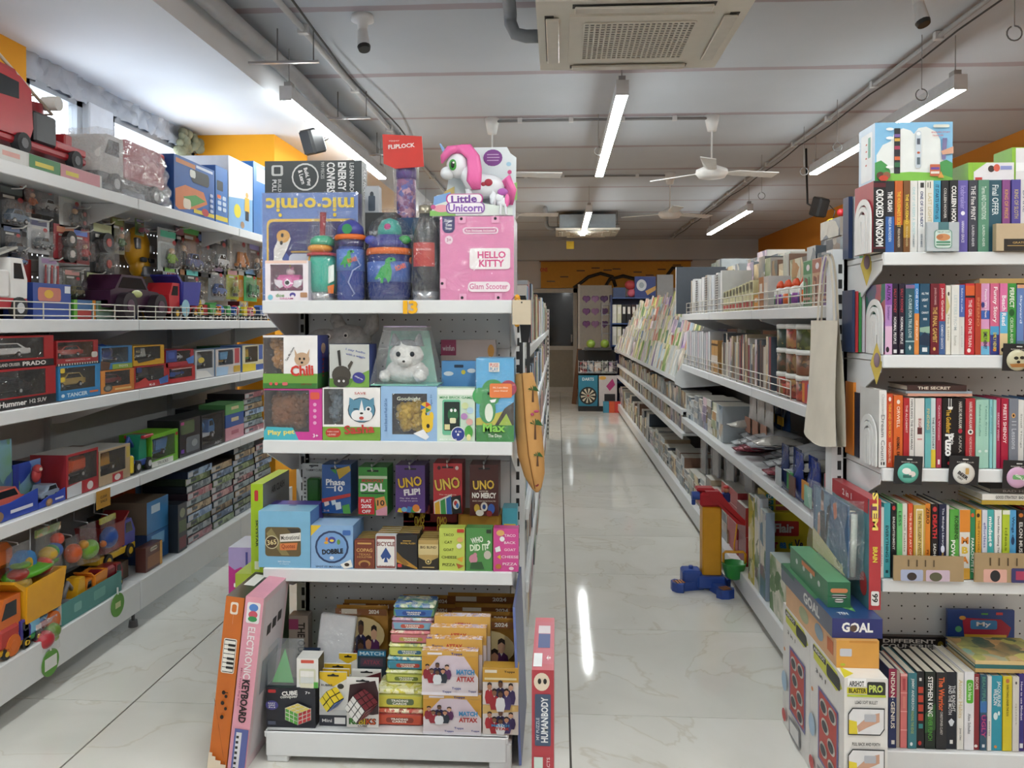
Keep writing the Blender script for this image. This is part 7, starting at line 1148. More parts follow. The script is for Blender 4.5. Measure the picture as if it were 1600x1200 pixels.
rB=[(440,500,0,'#b58ac4',[S_('ALIYA',.13,.22,'#3a2050',.5,bold=.02),S_('Summer',.42,.2,'#6a4a8a',.4)],[band(0,.3,'#8f54a8'),band(.6,1,'#dcb4d0'),('e',.35,.93,.25,.04,'#2a2028')],'lilac book with a teal and purple arch cover',ART(('#1f4a4a','#2f7a6a','#7a3f8a','#b56a4a'),14)),(500,555,0,'#20182f',[S_('SALLY ROONEY',.24,.34,'#c0434c',.42,bold=.01),S_('NORMAL PEOPLE',.66,.38,'#eeeaea',.42,bold=.01)],[('r',.3,.93,.8,.98,'#ddd')],'dark plum book lettered Normal People, left of two'),(555,608,0,'#20182f',[S_('SALLY ROONEY',.24,.34,'#c0434c',.42,bold=.01),S_('NORMAL PEOPLE',.66,.38,'#eeeaea',.42,bold=.01)],[('r',.3,.93,.8,.98,'#ddd')],'dark plum book lettered Normal People, right of two'),(608,687,2,'#2d5763',[S_('A CURSE FOR TRUE LOVE',.45,.62,'#c9dadd',.34)],[band(0,.05,'#8a6a90'),band(.8,.82,'#9ab8bc'),('p',[(.5,.86),(.65,.9),(.5,.94),(.35,.9)],'#c9dadd')],'slate teal book lettered A Curse For True Love'),(687,730,0,'#3f88c6',[S_('ONE DAY',.22,.3,'#eaf0f4',.45),S_('OF PEOPLE',.66,.28,'#fbe4c8',.4)],[band(.42,1,'#e48f46')],'narrow blue and orange book'),(730,817,0,'#245069',[T('ALL THE',.5,.14,.7,.03,'#e9eef0',0,.02),T('LIGHT',.5,.23,.6,.035,'#e9eef0',0,.02),T('WE',.5,.32,.3,.03,'#e9eef0',0,.02),T('CANNOT',.5,.41,.7,.03,'#e9eef0',0,.02),T('SEE',.5,.5,.4,.03,'#e9eef0',0,.02)],[('p',[(0,.62),(1,.6),(1,.7),(0,.68)],'#8fae9a'),('p',[(0,.75),(.5,.68),(1,.74),(1,.88),(0,.86)],'#16304a'),('r',.25,.9,.75,.96,'#e0e4e6')],'blue sea-view book lettered All The Light'),(817,893,0,'#6c1d2a',[S_('THE FINAL GAMBIT',.58,.5,'#e0b868',.5,bold=.01),S_('JENNIFER LYNN BARNES',.18,.24,'#d9a8a8',.3)],[('e',.45,.92,.15,.025,'#e0b868')],'maroon book lettered The Final Gambit'),(893,948,0,'#b2283a',[S_('John Grisham',.28,.44,'#f4e6e2',.5,bold=.01),S_('CAMINO GHOSTS',.75,.34,'#dfe6f0',.36)],[band(.53,1,'#3f5f92')],'red and blue book lettered John Grisham'),(948,992,3,'#e4e0d2',[S_('The Little',.6,.4,'#b0a890',.4)],[('p',[(0,.1),(.8,.3),(.2,.42),(0,.4)],'#c9b878'),('e',.5,.12,.2,.03,'#4a4438')],'cream book with a leaf print'),(992,1060,2,'#e3e2dc',[S_('LETTERS FROM',.4,.5,'#c4cfd0',.4),S_('home',.8,.14,'#b9b9b0',.4)],[],'off-white book with ghostly lettering'),(1060,1110,2,'#d9d7d3',[S_('Before the coffee',.22,.34,'#cfd9ee',.3),S_('gets cold',.74,.3,'#b5b5ba',.3)],[band(0,.46,'#4c68ae')],'blue-topped white book'),(1110,1190,0,'#c52f38',[S_('THE GIRL ON THE TRAIN',.56,.66,'#f4e2de',.36)],[band(.03,.17,'#d9602e'),band(.17,.2,'#2a1618'),('e',.4,.94,.2,.03,'#f0e6e2')],'red book lettered The Girl On The Train'),(1190,1243,0,'#b2432e',[S_('INFERNO',.4,.4,'#d98a5a',.4)],[],'rust red book beside the train one'),(1243,1318,0,'#dc9ec6',[S_('People We Meet',.28,.4,'#f4eaf2',.34),S_('EMILY HENRY',.8,.24,'#3a2a50',.42,bold=.02)],[band(.38,.5,'#3a62b0'),band(.64,.82,'#9cc23a'),band(.88,1,'#6fb8dc'),('e',.2,.3,.2,.04,'#3a3f80')],'pink book with palm trees and green band'),(1318,1395,0,'#d5688a',[S_('Funny Story',.30,.5,'#fbf0f2',.55,bold=.02),S_('EMILY HENRY',.82,.26,'#e8d45a',.36,bold=.01)],[band(.6,.72,'#4a9ac8'),band(.72,1,'#2f3a80'),('e',.5,.93,.2,.025,'#d9632e')],'pink and navy book lettered Funny Story'),(1395,1462,0,'#dd74a4',[S_('Beach Read',.38,.42,'#f8f0f4',.55,bold=.02)],[band(.4,.7,'#5fb2d6'),band(.7,1,'#e0c898'),('e',.4,.93,.25,.03,'#2a2228')],'pink and blue book lettered Beach Read'),(1462,1540,0,'#3c9642',[S_('PERFECT',.20,.28,'#f0f4e8',.5,bold=.02),S_('CECELIA AHERN',.68,.4,'#d9e8d0',.34)],[('e',.5,.41,.3,.05,'#1f5a2a')],'green book lettered Perfect'),(1540,1602,2,'#6786be',[S_('Skyward',.35,.4,'#d9e4f2',.4)],[band(0,.05,'#d9a07a'),band(.8,1,'#5a7a8a')],'blue landscape book'),(1602,1680,4,'#c23a7a',[S_('SECRETS',.4,.5,'#f6e2ec',.5)],[],'hot pink book right of the landscape one'),(1684,1760,0,'#2c2f4a',[S_('MIDNIGHT',.4,.5,'#d9c88a',.5)],[],'navy book near the right end'),(1764,1830,2,'#d9d4c6',[],[],'cream book at the right end')]
shelf_books(rB,'second row',lambda q:1300+q*.1875,RZ_[1],BY,447,555)
rC=[(388,455,-12,'#e3e2df',[S_('Dream Count',.62,.6,'#8f8f90',.5),S_('Chimamanda',.2,.3,'#b9b9b8',.34)],[('r',.25,.93,.4,.97,'#222'),('r',.55,.93,.75,.97,'#222')],'tall white hardback lettered Dream Count','#cfcecb'),(455,512,-6,'#cd4e2b',[S_('THINK AND GROW RICH',.36,.46,'#f0c04a',.4,bold=.01),S_('NAPOLEON HILL',.80,.28,'#f6d9b8',.38)],[('e',.5,.07,.2,.03,'#f2e6da')],'red-orange book lettered Think And Grow Rich'),(512,592,-4,'#da672b',[S_('ORWELL',.3,.3,'#fbe6d0',.34),S_('ANIMAL FARM',.74,.34,'#2a1a10',.34)],[('e',.5,.09,.18,.03,'#f4e4d4')],'orange classic paperback'),(592,645,0,'#b2282f',[S_('THE ALCHEMIST',.3,.4,'#f0d2c8',.34)],[],'red book right of the orange ones'),(645,690,0,'#e8e6e1',[S_('HAN KANG THE VEGETARIAN',.38,.72,'#1c1c1e',.42,bold=.01)],[],'white book lettered The Vegetarian'),(690,772,0,'#e2ded8',[S_('IKIGAI',.36,.14,'#b56a6a',.3)],[('r',.25,.42,.75,.52,'#5a2a2c'),('r',.25,.58,.75,.6,'#c98a8a'),('r',.3,.3,.7,.31,'#c98a8a')],'white book with a brown square'),(772,825,0,'#5ba5ad',[S_('FINDING',.3,.3,'#d8c88a',.45,bold=.01)],[band(.5,1,'#6ab4b4')],'teal book with gold lettering'),(825,868,0,'#cddedd',[S_('THE LAST STORY',.5,.46,'#26323a',.4,bold=.01)],[band(.74,1,'#e2c63a')],'pale blue book with a yellow foot'),(868,915,0,'#a63a50',[S_('Quiet Women',.35,.5,'#f0d0d6',.36)],[('r',.3,.88,.7,.95,'#f0e6e6')],'raspberry book'),(915,1030,0,'#131418',[S_('The Godfather',.33,.34,'#e0b23e',.36,cx=.45,bold=.02),S_('Puzo',.67,.32,'#f4f4f2',.62,bold=.05),S_("Mario",.58,.16,'#f4f4f2',.24,cx=.74)],[('r',.45,0,.5,.12,'#e8e8e4'),('r',.62,0,.67,.12,'#e8e8e4'),('p',[(.38,.12),(.78,.12),(.72,.16),(.44,.16)],'#f0f0ee'),('e',.5,.93,.12,.025,'#b5303a')],'thick black book lettered The Godfather'),(1030,1113,0,'#16171b',[S_('HARUKI MURAKAMI',.24,.38,'#d9d4cc',.34),S_('KAFKA',.66,.24,'#b9b4ac',.3)],[('e',.5,.47,.22,.035,'#a8283a')],'black book lettered Haruki Murakami'),(1113,1195,0,'#b23038',[S_('HARUKI MURAKAMI',.24,.38,'#f0d6d2',.34),S_('NORWEGIAN',.70,.3,'#e8bab6',.28)],[('e',.5,.48,.28,.04,'#ece6e0'),('e',.5,.48,.14,.02,'#3a3a3a')],'red book lettered Haruki Murakami'),(1195,1265,2,'#a3d0be',[S_('Before the Coffee',.3,.46,'#6a9a8a',.24)],[('e',.5,.75,.2,.02,'#d9ece4')],'mint green book, thickest of four'),(1265,1312,2,'#a6d2c2',[S_('Tales from',.3,.46,'#6a9a8a',.3)],[('e',.5,.75,.3,.02,'#d9ece4')],'mint green book, second of four'),(1312,1340,2,'#8dc8ca',[S_('your memory',.3,.4,'#4f8a8c',.4)],[],'thin blue-mint book, third of four'),(1340,1370,2,'#a0cdc6',[],[],'thin mint book, last of four'),(1370,1408,0,'#ad2e58',[S_('SECRET WISH',.4,.4,'#f0c8d8',.42)],[],'narrow magenta book'),(1408,1472,0,'#ad1f3e',[S_('PREETI SHENOY',.36,.56,'#f6e0e2',.46,bold=.02)],[],'crimson book lettered Preeti Shenoy'),(1472,1553,0,'#7c818d',[S_('11 Lessons',.52,.4,'#c2c6d0',.5)],[('e',.45,.24,.2,.035,'#d9a05a'),('e',.45,.24,.1,.018,'#2a2018')],'grey book lettered 11 Lessons'),(1553,1605,2,'#e1e0dc',[S_('Small Things',.45,.5,'#8a8a88',.36)],[],'white book near the badge card'),(1608,1680,0,'#3f6a9a',[S_('HOPE',.4,.3,'#e6eef4',.5)],[],'blue book far right'),(1684,1760,3,'#d9b04a',[S_('GOLD',.4,.3,'#4a3a10',.5)],[],'mustard book far right'),(1764,1830,0,'#4a2a4a',[],[],'aubergine book at the right end')]
shelf_books(rC,'third row',lambda q:1300+q*.1875,RZ_[2],BY,626,732)
rD=[(692,724,6,'#e4e2dd',[S_('JOURNAL',.7,.3,'#9a9a98',.4)],[],'white book at the left end'),(724,768,0,'#4bacb4',[S_('EVERYTHING IS',.55,.5,'#163f4a',.44,bold=.02)],[('r',.3,.9,.7,.94,'#163f4a')],'turquoise book lettered Everything Is'),(768,803,0,'#17181b',[S_('ENLIGHTENMENT',.40,.44,'#e2e0da',.42,bold=.01)],[('e',.5,.06,.3,.03,'#c2383a')],'black book lettered Enlightenment'),(803,840,0,'#6cbd77',[S_('LESS',.2,.2,'#2f6a3c',.5)],[],'light green book'),(840,873,0,'#e3dfd5',[S_('small habits',.4,.5,'#9a9484',.4)],[],'cream book between green and red'),(873,907,0,'#d6512a',[S_('THE SUBTLE ART OF NOT',.48,.72,'#f6dccb',.4)],[],'orange-red book lettered The Subtle Art'),(907,983,2,'#c59f47',[S_('THE INTELLIGENT INVESTOR',.42,.62,'#3a2a10',.26)],[('R',.2,.05,.8,.72,.06,'#efe9d8'),('R',.26,.07,.74,.70,.05,'#d9bd70')],'gold book lettered The Intelligent Investor'),(983,1018,0,'#de872b',[S_('ZERO',.16,.22,'#3a1f0a',.6,bold=.02),S_('PETER',.72,.2,'#7a3a0a',.4)],[],'orange book lettered Zero'),(1018,1065,0,'#191416',[S_('DEATH',.30,.32,'#cf2f34',.6,bold=.04),S_('SADHGURU',.70,.34,'#e6e2dc',.4)],[('e',.5,.07,.3,.035,'#c2383a')],'black book with red lettering Death'),(1065,1115,0,'#1c2342',[S_('The Midnight Library',.30,.5,'#d8dcea',.34),S_('MATT HAIG',.75,.2,'#c9a24a',.3)],[('e',.5,.6,.25,.05,'#d9dff0')],'navy book lettered The Midnight Library'),(1115,1135,2,'#e2e0dc',[],[],'thin white book'),(1135,1195,8,'#5cac48',[S_('ROBBINS',.26,.34,'#1c3f18',.4,cx=.7,bold=.02),S_('POWER',.62,.36,'#f2f6ec',.46,cx=.35,bold=.03)],[('r',0,.45,.5,1,'#3f8a3a')],'green book lettered Robbins Power'),(1195,1262,8,'#e3dfd7',[T('M',.5,.44,.7,.1,'#e0842c',0,.04),T('B',.5,.58,.6,.1,'#d9b83a',0,.04),T('A',.5,.72,.7,.1,'#e0842c',0,.04)],[band(0,.32,'#dd8a2e'),band(.84,1,'#e0a83a')],'white book lettered MBA'),(1262,1298,8,'#2d885a',[S_('PARACHUTE IT',.66,.5,'#f0f4ec',.5,bold=.02)],[('e',.5,.08,.3,.03,'#d9602e')],'dark green narrow book'),(1298,1335,8,'#dda637',[S_('THE PSYCHOLOGY',.45,.6,'#8a5a14',.36)],[('e',.4,.08,.3,.03,'#3a2a14')],'amber narrow book'),(1335,1370,8,'#d6d9e4',[S_('effortless',.36,.36,'#5f6aa8',.5,bold=.01)],[],'pale lilac book lettered effortless'),(1370,1415,8,'#4bb1b1',[S_('mindset',.28,.36,'#f4fafa',.55,bold=.03)],[('e',.5,.5,.2,.03,'#e0f0f0')],'aqua book lettered mindset'),(1415,1462,8,'#e9e7e3',[S_('David Allen Getting Things Done',.45,.72,'#2a2a2c',.34,bold=.01)],[],'white book lettered Getting Things Done'),(1462,1510,8,'#b5c937',[S_('ideas in',.5,.5,'#7a8a1a',.4)],[band(0,.06,'#e6e8d8')],'lime book'),(1510,1555,8,'#57a5d5',[S_('Wings of',.26,.34,'#173a60',.5)],[('e',.5,.44,.25,.06,'#1d3f66')],'sky blue narrow book'),(1555,1605,8,'#1d1b1d',[S_('ELON MUSK',.42,.5,'#dcdad6',.46,bold=.02)],[('e',.5,.07,.3,.03,'#c9762e')],'black book lettered Elon Musk'),(1608,1660,6,'#c2343c',[S_('START',.4,.3,'#f6e6e4',.5)],[],'red book at the right'),(1664,1720,8,'#3a4f8a',[],[],'navy book at the right end')]
shelf_books(rD,'fourth row',lambda q:1200+q*.25,RZ_[3],BY,791,905)
rE=[(505,572,-2,'#1d2a5a',[S_('INDIAN',.2,.32,'#eee6da',.5,bold=.02),S_('GENIUS',.58,.34,'#e9e2d6',.5,bold=.02)],[band(0,.36,'#96254a'),('e',.5,.385,.06,.008,'#eee'),('r',.35,.9,.75,.95,'#d9d6d0')],'navy and crimson hardback lettered Indian Genius'),(572,602,2,'#a89c90',[],[],'slim taupe book'),(602,660,6,'#d67674',[],[band(.0,.03,'#efb4ae'),band(.25,.26,'#efb4ae'),band(.5,.51,'#efb4ae'),band(.75,.76,'#efb4ae'),('r',.3,.06,.7,.22,'#b54a50'),('r',.3,.3,.7,.46,'#e08a80')],'salmon pink book with ruled panels'),(660,735,4,'#3c7b86',[S_('JIMMY ANDERSON',.28,.42,'#e3ecec',.38,bold=.01),S_('FINDING THE EDGE',.65,.3,'#a9b868',.3)],[('e',.4,.94,.15,.025,'#e8eef0')],'teal book lettered Jimmy Anderson'),(735,800,2,'#18191e',[],[('r',.2,.2,.85,.28,'#c0412c'),('r',.2,.31,.85,.40,'#c0412c'),('r',.2,.43,.85,.52,'#c0412c'),('r',.2,.55,.85,.64,'#b83c2a'),('r',.25,.68,.8,.74,'#2f8a8a'),('r',.3,.08,.6,.12,'#e6e6e2'),('e',.4,.93,.22,.03,'#c0302c')],'black book with red block letters'),(800,888,2,'#1c2620',[S_('STEPHEN KING',.32,.52,'#f3f3ef',.48,bold=.02),S_('NEVER FLINCH',.72,.34,'#5aa83c',.4,bold=.01)],[('p',[(0,.55),(1,.4),(1,.75),(0,.8)],'#2f5a30')],'black and green book lettered Stephen King'),(888,975,2,'#28282c',[S_('The Warrior',.28,.44,'#d9622e',.55,bold=.03),S_('CHRISTOPHER CLAREY',.66,.3,'#cfccc6',.24)],[],'charcoal book lettered The Warrior'),(975,1060,2,'#151b28',[S_('THE KNIGHT',.34,.34,'#e3e4e6',.34,cx=.7,bold=.01),S_('AND THE MOTH',.36,.38,'#e3e4e6',.34,cx=.35,bold=.01)],[('p',[(.5,.6),(.8,.64),(.6,.7),(.4,.7),(.2,.64)],'#d0d6de'),('r',.35,.88,.65,.93,'#e6e6e4')],'dark navy book with a white moth'),(1060,1115,2,'#e6e3dc',[S_('Atomic Habits',.34,.5,'#d0bd8a',.6,bold=.01),S_('James Clear',.80,.16,'#4a4a48',.34)],[],'white book lettered Atomic Habits'),(1115,1197,0,'#e5e5e9',[S_('Alex Schultz',.66,.26,'#7a7a80',.3)],[('R',.2,.1,.9,.40,.2,'#57b02f'),T('Click Here',.55,.25,.22,.4,'#dff0d0',90,.01)],'white book with a green bubble'),(1197,1245,4,'#872830',[S_('ESCAPE',.12,.16,'#e8d0cc',.5)],[('e',.4,.95,.3,.02,'#f0e8e4')],'wine red book'),(1245,1302,4,'#32556a',[S_('BEAUTIFUL',.2,.34,'#5fa08a',.5),S_('UGLY',.68,.3,'#c0487a',.6,bold=.02)],[band(.35,.5,'#3f74b0'),band(.55,.8,'#4a2a6a'),('r',.3,.92,.7,.96,'#e0e4e8')],'teal and purple book'),(1302,1338,6,'#e4e0db',[S_('stories',.7,.2,'#8a8680',.4)],[],'thin cream book beside the purple one'),(1338,1428,6,'#2d96ac',[S_('JACQUELINE',.24,.34,'#eef6f6',.36,cx=.66,bold=.01),S_('WILSON',.28,.22,'#eef6f6',.36,cx=.36,bold=.01)],[('e',.4,.54,.2,.05,'#d9ecee'),('e',.7,.5,.1,.03,'#d9ecee'),('e',.4,.95,.14,.02,'#e08a3a')],'turquoise book lettered Jacqueline Wilson'),(1428,1505,6,'#d7c42c',[S_('EVERYTHING UNDER THE SUN',.32,.42,'#3a3410',.24,bold=.01)],[('e',.5,.06,.2,.03,'#c2784a')],'bright yellow book'),(1505,1560,6,'#d6d3cc',[S_('quiet',.5,.3,'#a9a69e',.3)],[('e',.5,.08,.15,.02,'#555')],'pale grey book'),(1560,1606,2,'#382d7c',[S_('How to use Mindset',.35,.5,'#e6e2f4',.4)],[('r',.2,.9,.8,.96,'#e6e6ea')],'violet book near the right edge'),(1610,1690,4,'#b5432e',[],[],'rust book past the violet one'),(1694,1770,2,'#2a4a3a',[],[],'bottle green book at the right end')]
shelf_books(rE,'bottom row',lambda q:1290+q*.19375,RB,BY,1051,1171,d=.20)
# bookends with nested arches, at the left of three rows
def bookend(label,z,h,d,xl,y0=BY+.004):
 t=thing('arch_bookend',label,'bookend',(xl,y0,z),group='white arch bookends');Wm=M('#e2e2e0',.4)
 def arch(ro,ri,hh):
  n=14;cy=d/2;o=[(cy-ro,0)]+[(cy-ro*math.cos(math.pi*k/n),hh-ro+ro*math.sin(math.pi*k/n))for k in range(n+1)]+[(cy+ro,0)]
  i=[(cy+ri,0)]+[(cy+ri*math.cos(math.pi*k/n),hh-ro+ri*math.sin(math.pi*k/n))for k in range(n+1)]+[(cy-ri,0)]
  return o+i
 for k,(ro,ri)in enumerate(((.5,.36),(.33,.22),(.19,.02))):
  b=MB();b.prism(arch(ro*d,ri*d,h*(1-.14*k)),-.004-.002*k,0,Wm,'x');b.obj('arch',t)
 b=MB();b.box(-.0005,.0005,0,d,0,.003,M('#b0342c',.4));b.obj('base_plate',t)
xl=at(1364,394,Y=BY).x
bookend('white nested-arch bookend in the top row',RZ_[0],.165,.125,at(1363.2,394,Y=BY).x-.0008);bookend('white nested-arch bookend in the second row',RZ_[1],.165,.125,at(1381.5,555,Y=BY).x-.0008);bookend('white nested-arch bookend in the third row',RZ_[2],.150,.125,at(1371.7,732,Y=BY).x-.0008)
# thin books set back at the left ends
def thin(lb,x,y,z,w,d,h,c):book(lb,x,x+w,z,h,d,y,c,group='thin books at the left ends')
for i,(c,w,nm)in enumerate((('#26365a',.014,'navy notebook'),('#c9d2d8',.018,'silver-covered notebook'),('#5fae7a',.012,'green notebook'))):thin(nm+' standing at the back left of the top row',.936+.018*i,2.645,RZ_[0],w,.05,.20,c)
for i,(c,nm)in enumerate((('#2a3a5a','navy'),('#b5333a','red'),('#3f8a4f','green'),('#d9d4dc','white'),('#9a4a6a','plum'))):thin('thin %s book set back at the left of the second row'%nm,.928+.0105*i,2.585,RZ_[1],.009,.09,.197-.004*i,c)
thin('tall orange book set back at the left of the third row',.945,2.62,RZ_[2],.014,.07,.235,'#d9822a');thin('navy book set back at the left of the third row',.947,2.575,RZ_[2],.012,.04,.205,'#22283a');thin('pale blue book set back at the left of the third row',.948,2.54,RZ_[2],.012,.03,.195,'#9ab8d4')
# lying books
def flat_book(lb,x,y,z,w,d,th,col,text=None,tc='#eee',rz=0,top=None):
 t=thing('book',lb,'book',(x,y,z),rz,group='books lying on top of rows');c=M(col,.4);b=MB();b.box(-w/2,w/2,0,d,0,.002,c);b.box(-w/2,w/2,0,d,th-.002,th,c,{'t':M(top,.4)if isinstance(top,str)else(top or c)});b.box(-w/2,w/2,0,.0025,.002,th-.002,c);b.obj('cover',t);p=MB();p.box(-w/2+.003,w/2-.003,.0025,d-.004,.002,th-.002,PAGE);p.obj('pages',t)
 if text:prints(t,(w,d,th),{'f':[T(text,.45,.5,.55,.5,tc,0,.02)]},'spine_print')
hC=.206;z=RZ_[2]+.2095
flat_book('salmon book lying lowest on the third row',1.125,BY+.012,z,.185,.13,.008,'#d9a08a');flat_book('thin grey book lying second on the third row',1.122,BY+.012,z+.0085,.19,.13,.007,'#9aa6b0');flat_book('dark brown book lying on the third row, lettered The Secret',1.115,BY+.010,z+.016,.17,.14,.017,'#3f2a28','THE SECRET','#e8dccb')
flat_book('cream book lying on the second row at the right',1.34,BY+.02,RZ_[1]+.2095,.20,.13,.014,'#c9a86a');flat_book('mustard book lowest of the pile on the fourth row',1.35,BY+.0,RZ_[3]+.221,.22,.14,.012,'#b59a3a');flat_book('white book of the pile lettered Good Strategy',1.35,BY+.002,RZ_[3]+.2335,.215,.14,.018,'#e6e4df','GOOD STRATEGY  BAD STRATEGY','#3a3a3a');flat_book('dark grey book topmost of the pile on the fourth row',1.37,BY+.01,RZ_[3]+.252,.20,.14,.014,'#4a4846','BAD HABITS','#9a9896')
for i,(c,tp)in enumerate((('#c9a86a',None),('#2f6a6a',None),('#d9c08a',ART(('#6fa8a0','#d9a86a','#3a5a4a','#c9c26a','#7a4a3a'),18)))):flat_book('large picture book lying at the right of the bottom row, %s from below'%nth(i,'lowest'),1.345,BY+.01,RB+.227+.012*i,.23,.18,.0115,c,top=tp)
put('picture_book','blue picture book lettered My standing at the back of the bottom row','book',1483,1588,953,2.655,RB,.012,col='#24448a',side='#24448a',faces={'f':[('p',[(.22,.08),(.8,.09),(.95,.17),(.9,.26),(.25,.25)],'#a8243f'),('R',.34,.10,.74,.19,.03,'#3f86c0'),T('My',.54,.145,.22,.055,'#eef2f6',0,.03),('r',.25,.24,.88,.28,'#d9b03a'),('e',.22,.08,.05,.02,'#d9a24a'),('r',.5,.03,.6,.045,'#5fae4a'),('r',.72,.02,.82,.045,'#d94a4a'),('e',.16,.19,.05,.03,'#5fae7a')]})
put('picture_book','black book lettered Different Countries standing behind the bottom row','book',1366,1480,995,2.662,RB,.02,col='#221c1e',side='#3a2a20',faces={'f':[T('DIFFERENT',.5,.06,.72,.055,'#d9d4cc',0,.03),T('COUNTRIES',.5,.13,.76,.055,'#d9d4cc',0,.03),('e',.93,.1,.04,.05,'#8a7a2a')]})
# badge cards and paper stars clipped to shelf edges
def badge(lb,px0,px1,py0,py1,art):
 Y=RYF-.006;a,c=at(px0,py0,Y=Y),at(px1,py1,Y=Y);w,h=c.x-a.x,a.z-c.z;t=thing('badge_card',lb,'badge',((a.x+c.x)/2,Y,c.z),rot=(.03,.03,0));b=MB();b.box(-w/2,w/2,0,.0015,0,h,M('#1f1f22',.5));b.obj('card',t)
 r=w*.37;b=MB();b.lathe([(.001,-.004),(r*.7,-.0035),(r,0),(r,.001)],M(art[0],.25),24);b.v=[(x,z_-.001,h*.40+y)for x,y,z_ in b.v];b.obj('badge',t);fr=(Vector((-w/2,-.005,h)),Vector((1,0,0)),Vector((0,0,-1)),Vector((0,-1,0)),w,h);A,L_=MB(),MB();paint(A,L_,fr,scaled(art[1]+[T('BADGE CLUB',.5,.2,.56,.04,'#c9c6c0'),('R',.4,.08,.6,.12,.02,'#d8d6d0')],w,h));A.obj('printed_artwork',t);L_.obj('lettering',t)
badge('black badge card with a round teal dog badge',1396,1440,712,757,('#5fb5a4',[('e',.42,.52,.16,.11,'#efeeea'),('e',.62,.62,.12,.1,'#e6dcd8'),('r',.3,.66,.6,.76,'#2f6a60')]));badge('black badge card with a white BEER DAY badge',1482,1528,712,758,('#dedcd6',[T('BEER',.45,.66,.4,.12,'#1c1c1e',35,.04),T('DAY',.36,.76,.2,.07,'#1c1c1e',35,.02),('R',.52,.4,.64,.62,.03,'#c9a05a')]));badge('black badge card with a pink and green badge at the right edge',1566,1612,719,764,('#d4a8c8',[('R',.3,.5,.8,.66,.05,'#6fa86a'),T('GIRLS',.55,.58,.36,.08,'#e8f0e0',30,.02)]));badge('black badge card with a cream panda badge on the second shelf',1566,1612,537,580,('#cfc8a8',[('e',.42,.52,.08,.06,'#20201c'),('e',.62,.5,.08,.06,'#20201c'),('e',.5,.66,.06,.05,'#20201c'),('p',[(.2,.74),(.8,.7),(.74,.84),(.28,.86)],'#a8703a')]))
for i,(px,py)in enumerate(((1341,415),(1364,568))):
 q=at(px,py,Y=RYF+(.10 if i==0 else .02));q.x=min(q.x,RX0-.004)if i==0 else q.x;t=thing('paper_star','olive diamond paper ornament hanging at the left of the %s bookshelf'%('top','second')[i],'ornament',(RX0-.012,q.y+(.0 if i else 0),q.z));b=MB();b.prism([(0,-.062),(.018,0),(0,.062),(-.018,0)],-.0012,.0012,M('#b5a04a',.7));b.obj('diamond',t);b=MB();b.ball((0,-.002,.01),(.009,.002,.022),M('#7a6670',.7));b.obj('printed_figure',t);b=MB();b.cyl((0,0,.06),(.0,0,.085),.0008,n=4,m='#666');b.obj('string',t)
 # things standing on or in front of the rows
put('notepad_pack','grey notepad pack shaped with a toasted sandwich print before the top row','notepad',1447,1497,347,RYF-.012,RZ_[0],.012,col='#b9c0c4',side='#a8b0b4',faces={'f':[('r',.35,0,.68,.26,'#4f7a80'),('R',.22,.26,.78,.9,.1,'#6f9a8c'),('R',.25,.28,.75,.88,.1,'#cfe0d8'),('e',.5,.52,.22,.12,'#c98a5a'),('e',.4,.5,.1,.08,'#b5744a'),('r',.28,.66,.72,.72,'#4a8a6a'),('r',.28,.76,.72,.8,'#4a8a6a'),T('THE SPY CLUB',.5,.34,.4,.04,'#2f5a50')]})
put('gift_box','beige gift box with a black panel at the right end of the top row','box',1555,1640,349,RYF-.012,RZ_[0],.02,col='#c2ae90',side='#a8967a',faces={'f':[('r',.14,.56,1,1,'#2a2623'),T('GRATITUDE',.5,.7,.4,.07,'#c9a86a'),('r',.2,.8,.6,.82,'#c9a86a')]})
for x0,x1,yt,lb,it in((1398,1508,869,'left',[('R',.10,.55,.42,1,.02,'#a8b0cc'),('e',.26,.82,.07,.16,'#3a302c'),('R',.46,.55,.80,1,.02,'#c9b4c4'),('e',.6,.82,.09,.18,'#5a5a44')]),(1525,1640,865,'right',[('R',.12,.55,.44,1,.02,'#d9a89a'),('e',.28,.78,.07,.2,'#23262c'),('R',.5,.5,.82,1,.02,'#3a3a6a'),('r',.56,.6,.74,.9,'#a83a5a')])):put('bookmark_pack','brown kraft bookmark pack leaning before the fourth row, %s one'%lb,'bookmarks',x0,x1,yt,RYF-.012,RZ_[3],.006,col='#a8906c',side='#98805e',faces={'f':it+[('r',.2+.12*i,.15,.22+.12*i,.42,'#5a4a34')for i in range(4)]})
zt=RZ_[0]+.209
